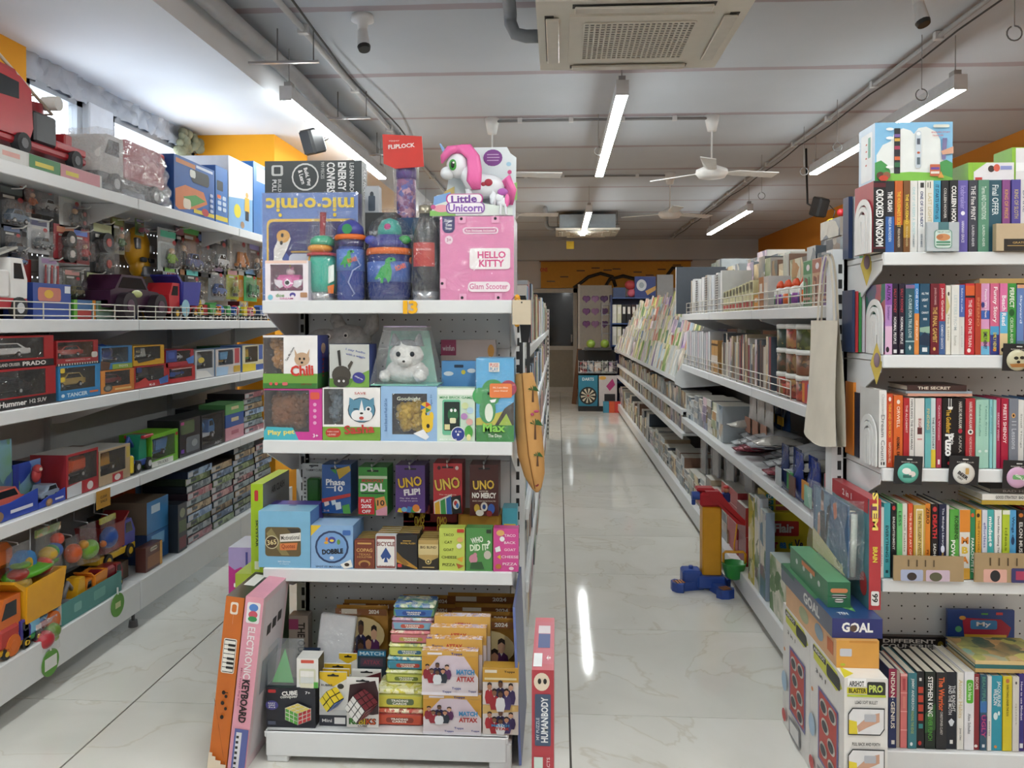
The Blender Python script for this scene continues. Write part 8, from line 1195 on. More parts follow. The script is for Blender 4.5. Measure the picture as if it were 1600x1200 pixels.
put('talking_pen_box','blue and white talking pen box with green hills on top of the books','toy box',1365,1486,191,BY+.012,zt,.125,col='#86bfe4',side='#c6d8ea',top='#8cc4e6',faces={'f':[('p',[(.02,.94),(.02,.55),(.1,.38),(.2,.32),(.26,.16),(.36,.10),(.46,.14),(.5,.2),(.56,.10),(.66,.08),(.78,.16),(.84,.3),(.86,.62),(.98,.74),(.98,.95)],'#e6eae8'),('p',[(0,.68),(.08,.64),(.16,.72),(.2,.82),(.2,1),(0,1)],'#4a9a52'),('p',[(.84,.68),(.92,.64),(1,.7),(1,.98),(.8,.98)],'#4a9a52'),('p',[(.1,.98),(.2,.86),(.45,.84),(.8,.86),(1,.95),(1,1),(0,1)],'#7fc04a'),('R',.245,.10,.325,.87,.01,'#23262c'),('r',.25,.2,.32,.25,'#7f62a8'),('r',.25,.27,.32,.32,'#d9a84a'),('r',.25,.4,.32,.46,'#a83a5a'),('r',.25,.48,.32,.52,'#23262c'),('r',.25,.58,.32,.64,'#d96a3a'),('r',.25,.68,.32,.76,'#2f6a44'),('R',.52,.15,.59,.78,.03,'#c9d4de'),('e',.555,.20,.028,.03,'#f2f6f8'),('r',.535,.28,.575,.38,'#4a5260'),('e',.555,.52,.02,.02,'#c2603f'),('r',.535,.6,.575,.72,'#5a6a72'),('R',.74,.05,.95,.10,.02,'#dfe2d6'),T('ENGLISH STORY',.84,.18,.24,.025,'#d0404a'),T('TALKING PEN',.8,.235,.14,.025,'#d0404a'),('p',[(.86,.28),(.92,.28),(.90,.64),(.85,.64)],'#7a74a0'),('p',[(.84,.5),(1,.42),(1,.54),(.86,.56)],'#d9a68a'),('R',.70,.72,.83,.92,.01,'#c96a4a'),('r',.71,.77,.82,.81,'#6a4a9a'),('r',.71,.84,.82,.88,'#e6e2d8'),('p',[(.8,.95),(.84,.84),(.88,.95)],'#e0a24a')]+[('e',.18,y,.05,.025,'#f4f6f4')for y in(.12,.27,.76)]+[('e',.06,.9,.05,.06,'#5a3a2a'),('e',.14,.9,.05,.06,'#8a5f44'),('e',.1,.95,.06,.05,'#c2452f')],'l':[('R',.15,.12,.85,.94,.05,'#eceef0'),('r',.6,.2,.75,.55,'#6fae9a')]+[('e',.5,.3+.12*i,.05,.015,'#c9604a')for i in range(4)]})
def book_flatbox(lb,x,y,z,w,d,h,col,side,rz,faces=None):return carton('activity_box',lb,'box',(w,d,h),(x,y,z),rz,col=col,side=side,faces=faces)
book_flatbox('green edged white picture box lying on the books beside the pen box',1.27,BY+.02,zt,.13,.10,.055,'#8fc23a','#7ab52f',0,{'f':[('r',.12,.02,1,1,'#e6e4e8'),('p',[(.12,.02),(.4,.02),(.12,.5)],'#8fc23a'),('e',.5,.35,.07,.18,'#3a2a28'),('e',.62,.3,.07,.2,'#d9604a'),('r',.7,.2,.95,.4,'#8f98d0'),('r',.15,.8,.3,.95,'#c23a3a')]})
book_flatbox('second green edged white box stacked at the right',1.40,BY+.03,zt,.13,.10,.10,'#8fc23a','#7ab52f',0,{'f':[('r',.08,.02,1,1,'#e9e7ea'),('e',.5,.3,.12,.14,'#c9a890'),('r',.08,.45,1,.7,'#f6f6f8')]})
flat_book('blue-labelled book lying on the top row at the right',1.37,BY+.004,zt,.17,.018,.03,'#2b4a7a')if False else None
# ---- boxes stacked on the floor at the aisle corner
def blaster(lb,y0):
 art=[('p',[(.08,.05),(.08,.0),(.5,.0),(.5,.05)],'#fff'),T('AIRSHOT',.28,.035,.34,.035,'#1c1c1c',0,.03),('r',.06,.06,.55,.10,'#d9cf2a'),T('BLASTER',.3,.08,.4,.03,'#1c1c1c',0,.03),('R',.52,.02,.94,.11,.04,'#2a2c2a'),T('PRO',.72,.065,.32,.05,'#c9d86a',0,.04),('R',.06,.105,.95,.12,.01,'#b8c83a'),T('LOAD SOFT BULLET',.5,.155,.52,.022,'#2a2a2a'),T('PULL BACK AND FORTH',.5,.43,.64,.022,'#2a2a2a'),T('LAUNCH SOFT BULLET WITH',.5,.70,.8,.022,'#2a2a2a'),T('UP-DOWN MOTION',.32,.74,.45,.022,'#2a2a2a')]
 for y in(.19,.46,.77):art+=[('p',[(.08,y+.04),(.18,y),(.92,y),(.92,y+.14),(.82,y+.18),(.08,y+.18)],'#23262a'),('p',[(.1,y+.045),(.19,y+.008),(.9,y+.008),(.9,y+.135),(.81,y+.172),(.1,y+.172)],'#e6e6e8'),('p',[(.1,y+.08),(.28,y+.09),(.3,y+.172),(.1,y+.172)],'#e6d23a'),('p',[(.28,y+.12),(.55,y+.05),(.8,y+.03),(.8,y+.09),(.5,y+.13),(.32,y+.16)],'#d0a48c' if y!=.77 else '#a8a8aa'),('R',.45,y+.04,.72,y+.09,.02,'#b9bcc4')]
 side=[('p',[(.12,.02),(.8,.02),(.95,.09),(.8,.15),(.12,.13)],'#d2d64a'),('R',.1,.03,.5,.075,.02,'#23262a'),('R',.52,.04,.9,.13,.04,'#2a2c2a'),T('AIRSHOT',.3,.05,.34,.03,'#e8e8e2',0,.03),T('3 in 1',.35,.19,.3,.03,'#333',0,.02),('r',.28,.28,.86,.80,'#6a6aa0'),('r',.32,.3,.82,.78,'#c0443a')]+[('e',x,y,.11,.05,'#d8d2c8')for x,y in((.45,.38),(.7,.36),(.5,.5),(.68,.58),(.46,.68),(.7,.72))]+[('e',x,y,.08,.036,'#3a3a40')for x,y in((.45,.38),(.7,.36),(.5,.5),(.68,.58),(.46,.68),(.7,.72))]+[('p',[(.3,.84),(.7,.82),(.72,.98),(.32,.98)],'#8a8c90'),('p',[(.34,.86),(.66,.845),(.68,.96),(.36,.96)],'#e6e6e4'),('e',.12,.62,.1,.08,'#a8c4dc'),('e',.12,.9,.08,.05,'#c9484a'),('e',.14,.35,.03,.015,'#d9823a')]
 return carton('toy_blaster_box',lb,'toy box',(.117,.298,.42),(.845,y0,.001),col='#e8e6e2',side='#e4e2de',top='#ecebe6',faces={'f':art,'l':side,'t':[('p',[(0,1),(.3,.9),(.1,.75)],'#d9cf3a')]})
blaster('white toy blaster box on the floor, nearer of two',2.235);blaster('white toy blaster box on the floor, farther of two',2.535)
carton('jigsaw_box','orange puzzle box lying on the blaster boxes','jigsaw box',(.118,.50,.078),(.846,2.30,.4215),col='#dba04a',side='#d9a878',top='#e0ac62',faces={'f':[('R',.08,.3,.36,.58,.03,'#c9ccd4'),('e',.15,.88,.06,.05,'#b8c03a'),('r',.3,.0,.95,.08,'#c98a3a')],'l':[('e',.4,.5,.1,.3,'#a8b08a'),('e',.7,.45,.08,.3,'#8aa0b0'),('r',.85,.2,.95,.7,'#c96a3a')]})
carton('board_game_box','navy GOAL board game box lying on the orange puzzle box','board game',(.140,.52,.056),(.850,2.315,.5005),col='#2c3370',side='#5a6070',top='#2a4a7a',faces={'f':[T('GOAL',.5,.45,.62,.5,'#f2f2ee',0,.04),('e',.42,.5,.07,.17,'#5a4638')],'l':[T('GOAL',.64,.5,.30,.6,'#dcdcd8',0,.04),('r',.0,.0,.3,.25,'#3a6a5a')],'t':[('p',[(0,0),(1,0),(1,.5),(0,.7)],'#3f7a50'),('p',[(.2,.3),(.8,.4),(.6,.9),(.3,.8)],'#5f9a5a'),T('TEN',.3,.93,.2,.04,'#dfe6ee',0,.02)]})
t=carton('game_box','tall red multi game box standing on the GOAL box','board game',(.034,.40,.325),(.925,2.385,.5575),col='#b5383e',side='#4a7a84',top='#b84a50',faces={'f':[('R',.1,.05,.9,.17,.1,'#7a3a58'),T('STEM',.5,.11,.34,.5,'#f0d86a',90,.04),T('BRAIN',.5,.5,.14,.4,'#e8d84a',90,.03),('R',.18,.83,.85,.96,.12,'#eceae6'),T('99',.5,.89,.08,.5,'#222',90,.03)],'l':[('r',.02,.0,.98,.14,'#b5383e'),T('2 in 1',.55,.07,.2,.06,'#f0e2e0',0,.02),('e',.9,.8,.07,.11,'#a83a3a'),('p',[(.2,.3),(.9,.4),(.9,.6),(.3,.6)],'#6a9aa0')]})
carton('tin_box','green decorated box with an orange label lying on the GOAL box','box',(.066,.38,.075),(.828,2.40,.5575),col='#2f6a4a',side='#3f7a58',top='#5f9a70',faces={'f':[('R',.12,.25,.88,.42,.1,'#d98a5a'),('R',.16,.5,.84,.62,.1,'#dcdad2'),('R',.3,.66,.7,.8,.1,'#dcdad2')],'l':[('e',.2+.2*i,.4,.03,.12,'#c9d0cc')for i in range(4)]+[('r',.35,.1,.7,.3,'#c97a4a')]})
t=thing('bagged_art_kit','art kit in a clear bag with a fashion picture, leaning on the red box','art kit',(.872,2.42,.634));b=MB();b.box(-.006,.0,.02,.34,.0,.215,M('#2f5a80',.4));b.obj('picture_sheet',t)
fr=(Vector((-.0062,.34,.215)),Vector((0,-1,0)),Vector((0,0,-1)),Vector((-1,0,0)),.32,.215);A,L_=MB(),MB()
paint(A,L_,fr,scaled([('p',[(.1,.02),(.5,.02),(.5,.9),(.05,.7)],'#5f86a0'),('p',[(.22,.35),(.36,.28),(.40,.75),(.25,.8)],'#2a2628'),('p',[(.26,.12),(.33,.12),(.34,.3),(.24,.32)],'#c99a84'),('p',[(.16,.4),(.22,.35),(.24,.6),(.18,.8),(.14,.8)],'#c99a84'),('e',.30,.08,.05,.09,'#4a2f24'),('p',[(.45,.2),(.55,.12),(.42,.8),(.36,.8)],'#1f2430'),('p',[(.0,.72),(.95,.98),(.95,1),(0,1)],'#d9cf9a'),('p',[(.0,.66),(.9,.9),(.9,1),(0,.85)],'#ddd3a4'),('p',[(.62,.1),(.72,.04),(.74,.25),(.66,.32)],'#c96a3a'),T('Maker',.8,.9,.14,.06,'#4a4436',15)],.32,.215));A.obj('printed_artwork',t);L_.obj('lettering',t)
b=MB()
for i in range(3):b.tube([(.012+.004*i,.03+.02*i,.002),(.014+.004*i,.02+.02*i,.19)],.010,M(('#c9d0c4','#2f4f6a','#d8d2b8')[i],.4),8)
b.obj('rolled_cloths',t)
b=MB();b.grid(lambda u,v:(-.016+.006*math.sin(u*17+v*8),.0+.36*u,.235*v),14,8,FILM(gloss=.16,crinkle=1.0,haze=.08));b.grid(lambda u,v:(-.012+.046*u,0-.003+.004*math.sin(v*9),.235*v),4,6,FILM(gloss=.16,crinkle=1.0,haze=.08));b.obj('clear_bag',t)
# canvas tote hanging on the shelf corner
CAN=M('#dcd4c4',.9,vary=.12,scale=9,bump=.25);t=thing('tote_bag','plain cream canvas tote bag hanging on the corner post of the right shelf run','bag',(.897,2.585,1.005));W_,H_=.33,.40
b=MB()
for s in(-1,1):b.grid(lambda u,v,s=s:(s*(.016+.010*math.sin(math.pi*u))*(1-.75*v)-.004*math.sin(u*9+v*4),W_*(u if s<0 else 1-u)*(1-.22*v)+.036*v,H_*v-.02*math.sin(math.pi*(u if s<0 else 1-u))*(1-v)),14,12,CAN)
b.grid(lambda u,v:((-1+2*v)*(.016+.010*math.sin(math.pi*u)),W_*u,-.02*math.sin(math.pi*u)),14,3,CAN);b.obj('bag_body',t)
for k,s in enumerate((-.006,.006)):b=MB();b.grid(lambda u,v,s=s:(s+.001*math.sin(u*5),.055+(.16-.10*(1-abs(2*u-1))**1.0*0)*u+(v-.5)*.022,H_+.0+.22*math.sin(math.pi*u)**.6),16,2,CAN);b.obj('handle',t)
b=MB();b.cyl((.03,.135,H_+.222),(-.02,.135,H_+.222),.004,n=8,m=STEEL);b.obj('hook',t)
# ================================================================ stationery along the right shelf run
RR=-math.pi/2
rn=random.Random(11)
def itR(name,label,cat,y0,y1,z,h,d,xf=.945,**kw):return carton(name,label,cat,(y1-y0-.003,d,h),(xf,(y0+y1)/2,z),RR,**kw)
ZT,ZM,ZL,ZB=1.458,1.088,.693,.1395
for i,(c,c2,nm)in enumerate((('#9a86b8','#6f5a9a','violet'),('#c9a98c','#a86a5a','tan'),('#8fb89a','#3f8a5a','green'))):
 y=2.83+.108*i;t=itR('pen_pack',nm+' hanging pen pack behind the rail, %s from the corner'%nth(i),'stationery',y,y+.104,ZT,.175,.012,faces={'f':[('r',.04,.02,.96,.3,c2),('e',.6,.16,.2,.07,'#e6e0e6'),('r',.15,.36,.3,.95,c2),('r',.42,.4,.55,.95,'#7a4a4a'),('e',.35,.42,.14,.05,'#8a5a50'),('r',.68,.36,.82,.95,c2),('r',.04,.8,.96,.86,'#c9a090')]},col=c)
for i in range(8):
 big=i<5;y=3.18+.058*i;hh=.135 if i==0 else .12;t=thing('glue_bottle','white glue bottle with an orange cap, %s in its row'%nth(i),'glue',(.975 if i%2 else .965,y,ZT+(0 if i==0 else .05 if i>4 else .03)*0),group='glue bottles behind the rail')
 b=MB();b.lathe([(.021,0),(.023,.008),(.023,hh*.62),(.014,hh*.72),(.012,hh*.74)],M('#e3e2dc',.35),14);b.obj('bottle',t);b=MB();b.lathe([(.014,hh*.74),(.014,hh*.84),(.007,hh*.97),(.003,hh)],M('#e2552c',.4),12);b.obj('cap',t);b=MB();b.lathe([(.0236,hh*.15),(.0236,hh*.5)],M(('#e2703a','#3a3f8a','#8a4f9a','#2f7a4a')[i%4],.4),14);b.obj('label',t)
for i,(y0,c,h,nm)in enumerate(((3.66,'#c9c4c0',.15,'grey'),(3.75,'#b0764a',.15,'brown'),(3.84,'#d9942f',.07,'amber'))):itR('stationery_box',nm+' upright box next to the glue bottles','stationery',y0,y0+.085,ZT,h,.10,col=c,side=c,faces={'f':[('r',.2,.2,.8,.5,'#e0d8cc')]})
for i in range(9):itR('crayon_box','cream and dark striped crayon box, %s of nine in the row'%nth(i),'stationery',3.94+.078*i,4.016+.078*i,ZT,.145-.004*i,.06,col='#d9d6ae',side='#c9c69a',faces={'f':[('r',.1+.2*k,.05,.2+.2*k,.3+.1*(k%2),'#3a3a34')for k in range(4)]+[('r',.1,.7,.9,.9,'#b5484a')]},group='crayon boxes behind the rail')
for i in range(10):
 y=4.68+.115*i;c=('#dfe0e0','#e6e6e4','#cfd6dc','#d8d8d6','#b9aa98')[i%5];t=itR('ring_notebook','tall white ring-bound notebook, %s of ten'%nth(i),'notebook',y,y+.045+.02*(i%3),ZT,.24-.006*(i%4),.17,col=c,side='#e2e3e3',group='tall white notebooks')
 if i%3==1:
  b=MB()
  for k in range(14):b.box(-.03,.03,-.004,.002,.02+.015*k,.027+.015*k,M('#7a7a7a',.4))
  b.obj('ring_binding',t)
carton('display_board','dark grey backing board standing across the end of the top shelf','board',(.36,.03,.345),(1.045,5.93,ZT),col='#4a5058',side='#d8dadc',top='#d8dadc')
ARTS=[ART(p,9)for p in(('#c9c6bc','#8a9a8a','#5a6a7a','#d9d4c8','#a86a5a'),('#7a8a9a','#c9ccc8','#3f5a6a','#b9a48a'),('#a8b08a','#d6d2c0','#6a7a4a','#c98a5a'),('#b98a9a','#d9cfd0','#6a5a7a','#8fa0b0'),('#3a4450','#8a8f94','#c4c0b4','#6a4a3a'),('#c9a86a','#e0d6b8','#8a6a4a','#4a5a5a'))]
CN=['grey-green','slate','olive','mauve','charcoal','sandy']
def row(name,fmt,cat,y0,y1,z,xf,wr,hr,d,group,rz=RR,arts=ARTS,side=None,gap=.006,stacked=0):
 """a run of upright goods, each its own width and height"""
 y=y0;i=0
 while y<y1:
  w=rn.uniform(*wr);h=rn.uniform(*hr);k=rn.randrange(len(arts));c=side or rn.choice(('#c9c6be','#6a6f74','#d8d6d0','#8a6a58','#4a5560','#a8b0b4','#b5a58a'))
  n=rn.randint(2,stacked)if stacked else 1
  for s in range(n):
   hh=h/n if stacked else h
   carton(name,fmt%(CN[k],nth(i))+(', %s of its pile'%nth(s,'lowest')if stacked else ''),cat,(w,d-.01*rn.random(),hh-.001),(xf+.012*rn.random()*(1 if rz==RR else-1),y+w/2,z+hh*s),rz+(rn.uniform(-.025,.025)if stacked else 0),col=arts[k],side=c,top='#d2cfc6' if stacked else c,group=group)
  y+=w+gap;i+=1
row('stationery_pack','%s stationery pack in the second row of the top shelf, %s from the corner','stationery',2.9,5.75,ZT,1.13,(.10,.17),(.24,.31),.14,'packs in the second row of the top shelf')
row('boxed_goods','%s far-side goods on the top shelf, %s pile','stationery',4.15,8.2,ZT,1.42,(.20,.30),(.32,.50),.26,'piles on the far side of the top shelf',stacked=6)
for i in range(3):carton('clock_box','brown box with a silver window, %s of the stack near the corner'%nth(i,'lowest'),'box',(.10,.10,.13),(1.17,3.22+.004*i,ZT+.0+.1305*i),0,col='#7a5f4a',side='#5a4434',faces={'f':[('R',.3,.2,.8,.8,.05,'#c9ccd0')],'l':[('R',.3,.2,.8,.8,.05,'#c9ccd0')]})if False else None
rail('steel wire rail on the top stationery shelf','y',RGX+.008,2.80,5.85,ZT,.075);rail('steel wire rail on the second stationery shelf','y',RGX+.008,3.25,5.98,ZM,.075)
# second shelf
def tub(lb,x,y,z,c,r=.055,h=.10):
 t=thing('clay_tub',lb,'tub',(x,y,z),group='tubs with white lids');b=MB();b.lathe([(r*.9,0),(r*.95,.006),(r*.95,h*.8)],ART((c,'#3a3a2a',c,'#8a7a4a'),30),18);b.obj('tub_body',t);b=MB();b.lathe([(r,h*.8),(r,h*.97),(r*.9,h)],M('#e6e5e0',.4),18);b.obj('lid',t)
for i,(y,c)in enumerate(((3.22,'#5f6a34'),(3.36,'#a83a34'),(3.50,'#2f4a44'))):
 for k in range(3):tub('white-lidded tub, %s of the %s stack from the corner'%(nth(k,'lowest'),nth(i)),.995,y,ZM+.1015*k,('#b5433a','#7a4a34',c)[k])
itR('paint_set','red and blue paint pot set in front near the corner','paint set',3.02,3.16,ZM,.085,.05,col='#b5403a',side='#a83a34',faces={'f':[('r',.05+.24*k,.1,.25+.24*k,.95,('#d98a2a','#c23a3a','#4a7ac0','#3f5aa8')[k])for k in range(4)]});itR('paint_set','mint green pack standing at the very corner','paint set',2.86,3.0,ZM,.24,.03,col='#9ac0a8',side='#8ab09a',faces={'f':[('r',0,0,1,.3,'#c9a86a'),('p',[(.1,.5),(.8,.4),(.6,.7)],'#7aa8b8')]})
row('slim_notebook','%s slim notebook on the second shelf, %s from the tubs','notebook',3.66,4.75,ZM,.955,(.022,.04),(.19,.25),.16,'slim notebooks on the second shelf',arts=[ARTS[4],ARTS[5],ARTS[3],M('#8a3038',.4),M('#5a3f34',.4),M('#c9c2b4',.4)])
for i in range(4):itR('file_pack','tan file pack with a dark band, %s of four'%nth(i),'notebook',4.80+.05*i,4.846+.05*i,ZM,.20,.15,col='#c9995a',side='#b98a4e',faces={'f':[('r',0,.1,1,.16,'#4a3420'),('r',0,.45,1,.7,'#ded6cc')]})
for i in range(12):itR('clear_file','clear plastic wrapped pad, %s in the pale row at the far end'%nth(i),'notebook',5.04+.078*i,5.10+.078*i,ZM,.25-.005*(i%3),.16,col=('#cfd2d6','#d6c6cc','#b9bcc2','#dcdcdc')[i%4],side='#c9ccd0',group='pale wrapped pads')
row('paper_ream','%s paper ream at the second shelf back, %s pile','paper',3.7,5.8,ZM,1.145,(.25,.34),(.24,.30),.16,'reams at the back of the second shelf',stacked=4,arts=[ARTS[0],ARTS[4],M('#2a3566',.5),M('#2f4a34',.5),ARTS[5],M('#b58a7a',.5)])
# third shelf: pouches, craft packs, note stacks
SIL=M('#d6d8dc',.25,.25,.2,30,.6)
def pouch(lb,x,y,z,w,h,col,flat=False,name='foil_pouch',band=None):
 t=thing(name,lb,'pouch',(x,y,z),RR);b=MB();m=M(col,.25,.1,.2,25,.5)if isinstance(col,str)else col
 if flat:
  b.grid(lambda u,v:(w*(u-.5),h*v,.018+.034*math.sin(math.pi*u)*math.sin(math.pi*v)+.006*rn.random()),8,8,m);b.grid(lambda u,v:(w*(.5-u),h*v,.018-.018*math.sin(math.pi*u)*math.sin(math.pi*v)),8,8,m)
 else:
  b.grid(lambda u,v:(w*(u-.5),-.022*math.sin(math.pi*u)*math.sin(math.pi*min(1,v*1.3))+.004*rn.random(),h*v),8,8,m);b.grid(lambda u,v:(w*(.5-u),.02*math.sin(math.pi*u)*math.sin(math.pi*v),h*v),8,8,m)
 b.obj('pouch_body',t)
 if band:b=MB();b.box(-w*.4,w*.4,-.030,-.026,h*band[0],h*band[1],M(band[2],.4));b.obj('label',t)
 return t
for i in range(5):pouch('blue topped clay pouch, %s from the corner on the third shelf'%nth(i),.955+.02*(i%2),3.02+.10*i,ZL+.001,.10,.19,'#2c3f8a' if i<3 else '#33406a',band=(.1,.5,('#7fae9a','#c98a3a','#5a3a30','#3f8a4a','#a8b0b4')[i]))
for i in range(30):pouch('foil packet lying in the heap, %s from the corner'%nth(i),.935+.05*(i%3)+.02*rn.random(),3.05+.055*i,ZL+.036*(i%4),.14,.22,SIL if i%3 else M(('#8a3444','#d9d4cc','#c0c2c8','#7a2a3a')[i//3%4],.25,.3,.2,30,.6),True)
for i in range(3):pouch('white craft pack with a yellow patch and a hand photo, %s of three'%nth(i),1.07,4.12+.17*i,ZL+.07,.15,.27,'#c9c6c2',name='craft_pack',band=(.12,.42,'#9a6a54'));pouch('navy topped roll pack behind the craft packs, %s of three'%nth(i),1.16,4.14+.17*i,ZL+.001,.13,.36,'#33507a',name='craft_pack',band=(.5,.62,'#d9a82f'))
for i in range(5):pouch('dark hanging accessory pack at the back of the third shelf, %s from the corner'%nth(i),1.24,3.05+.2*i,ZL+.02,.17,.30,('#3a3c40','#2c2d30','#55524a','#44464a','#6a6860')[i],name='accessory_pack',band=(.3,.6,'#6f7276'))
row('notepad','%s notepad on the third shelf, %s pile','notepad',4.72,5.95,ZL,.955,(.13,.19),(.14,.24),.20,'notepad piles on the third shelf',stacked=6)
for i in range(7):
 y=4.35+.22*i;t=thing('file_sleeve','grey plastic file sleeve hanging below the third shelf, %s from the near end'%nth(i),'file',(1.02+.03*(i%2),y,.34),RR,'hanging file sleeves');b=MB();b.box(-.085,.085,0,.012,0,.31,M(('#8d9098','#a8a4a8','#77797f')[i%3],.2));b.obj('sheets',t);b=MB();b.box(-.09,.09,-.006,.018,-.005,.325,FILM(gloss=.14,crinkle=.8,haze=.10));b.obj('sleeve',t);b=MB();b.cyl((0,.006,.30),(0,.006,.331),.003,n=6,m='#777');b.obj('hang_tab',t)
 # bottom deck
for i,(y0,y1,h,c,s_,nm)in enumerate(((2.98,3.14,.26,'#a8b8c0','#b9c4c8','pale kit box with a violet panel'),(3.17,3.58,.245,'#6a8a5a','#c9d0cc','clear lidded kit box with green print'),(3.65,3.75,.40,'#5a7a9a','#8a98a8','blue-grey tall kit box'),(3.76,3.86,.44,'#c9ccd0','#b9bcc2','white tall kit box'),(3.87,3.98,.42,'#b5a83a','#c9b62f','yellow edged tall kit box'))):
 itR('craft_kit_box',nm+' on the bottom deck near the corner','craft kit',y0,y1,ZB,h,.24 if i<2 else .04,xf=.935,col=ART((c,'#d9d4c4',c,'#5a7a4a','#8a5a7a'),14),side=s_,top='#b9c4c0',faces={'f':[('r',.1,.1,.5,.5,'#8a5a9a')]}if i==0 else None)
carton('craft_box','big yellow Flair Creative carton on the bottom deck','carton',(.25,.22,.345),(1.115,3.90,ZB),col='#d8c02c',side='#cdb428',top='#dcc63a',faces={'f':[('R',.12,.12,.66,.33,.03,'#c2352e'),T('Flair',.38,.22,.38,.13,'#f6f0ea',0,.04),T('cr',.2,.46,.14,.09,'#c2352e',0,.04),T('ea',.36,.46,.13,.09,'#3f86c0',0,.04),T('ti',.5,.46,.08,.1,'#3f9a4a',0,.04),T('Ve',.66,.44,.16,.13,'#3a2f5a',0,.03),('p',[(.6,1),(.75,.7),(1,.55),(1,1)],'#4f6a94')]})
for i in range(3):carton('clay_box','small yellow clay box on the Flair carton, %s of three'%nth(i,'lowest'),'clay',(.2,.14,.028),(1.10,3.92,ZB+.346+.0285*i),col='#d9c53a',side='#c9b42f',faces={'f':[('r',.02,.1,.2,.9,'#3f9aa8'),T('D',.11,.5,.08,.6,'#fff',0,.04),('r',.25,.15,.6,.85,'#a8584a')]})
t=thing('paint_cup','small paint cup with a red rim on the kit box','cup',(1.0,3.06,ZB+.2605));b=MB();b.lathe([(.026,0),(.03,.004),(.033,.045)],M('#6fa8c0',.4),16);b.obj('cup',t);b=MB();b.lathe([(.034,.045),(.036,.06),(.034,.062),(.031,.048)],M('#c2382f',.4),16);b.obj('rim',t)
row('red_notebook','%s red-edged notebook behind the crane, %s pile','notebook',4.16,4.56,ZB,.96,(.18,.21),(.30,.36),.20,'red notebook piles',stacked=7,side='#a8343a',arts=[M('#a8343a',.4),M('#b5483f',.4),ARTS[4],M('#c9745a',.4),ARTS[0],M('#8a2f38',.4)])
row('notebook','%s notebook on the bottom deck, %s pile','notebook',4.60,8.4,ZB,.95,(.17,.25),(.14,.30),.24,'notebook piles on the bottom deck',stacked=6);row('notebook','%s notebook on the far bottom deck, %s pile','notebook',8.45,12.5,ZB,.95,(.2,.3),(.16,.30),.24,'far piles on the bottom deck',stacked=3)
# far part: lower shelves of books and the sloping magazine rack
row('paperback','%s book or pack on the upper low shelf, %s from the near end','book',6.06,12.5,.748,.95,(.06,.13),(.10,.145),.2,'goods on the upper low shelf');row('paperback','%s book or pack on the lower low shelf, %s from the near end','book',6.06,12.5,.568,.95,(.07,.14),(.09,.13),.2,'goods on the lower low shelf')
t=thing('magazine_rack','white sloping card rack in tiers along the right shelf run','rack');Y0,Y1=6.06,12.5;NT=5
for y in(Y0,Y1):b=MB();b.prism([(.875,.935),(.93,.905),(1.33,.93),(1.33,1.60),(1.24,1.62),(.875,.99)],y-.008,y,SHELF);b.obj('side_panel',t)
for k in range(NT):
 x,z=.885+.07*k,.955+.13*k;b=MB();b.box(x,x+.07,Y0,Y1-.01,z-.006,z,SHELF);b.box(x-.004,x,Y0,Y1-.01,z-.006,z+.03,SHELF);b.obj('tier',t)
b=MB();b.prism([(.97,.93),(1.33,.93),(1.33,1.6),(1.29,1.58),(.985,.96)],Y0,Y1-.01,M('#8a8884',.6));b.obj('sloping_back',t)
MAGA=[ART(p,7)for p in(('#b5c48a','#5f8a3a','#e6e2c8','#c9603a'),('#6fa0c0','#dfe6e6','#2f6a8a','#c98a3a'),('#d9a88a','#a83a34','#efe4d6','#5a7a6a'),('#a070b8','#e6dae2','#5a3a8a','#7ab098'),('#cfd2d0','#a8b0b0','#e6e6e0','#8a8f90'),('#d0cf6a','#efe9c4','#8a9a2a','#3f7a7a'))];MN=['green floral','blue','peach','lilac','silver','pale yellow'];mm=[]
for k in range(6):
 b=MB();b.box(-.10,.10,0,.02,0,.235,MAGA[k],{'l':PAGE,'r':PAGE,'t':PAGE});mm.append(b.mesh('greeting_card'))
for k in range(NT):
 y=Y0+.10;i=0
 while y<Y1-.12:
  a=rn.randrange(6);o=bpy.data.objects.new('card_pack',mm[a]);COL.objects.link(o);sy=rn.uniform(.75,1.15);o.scale=(sy,1,rn.uniform(.85,1.15))
  place(o,(.8895+.07*k+.02*rn.random(),y,.956+.13*k),label='%s card pack, %s along the %s tier of the sloping rack'%(MN[a],nth(i),nth(k,'lowest')),cat='card pack',group='card packs on the sloping rack',rot=(-.24,rn.uniform(-.30,.06),RR))
  y+=.17*sy+.02;i+=1
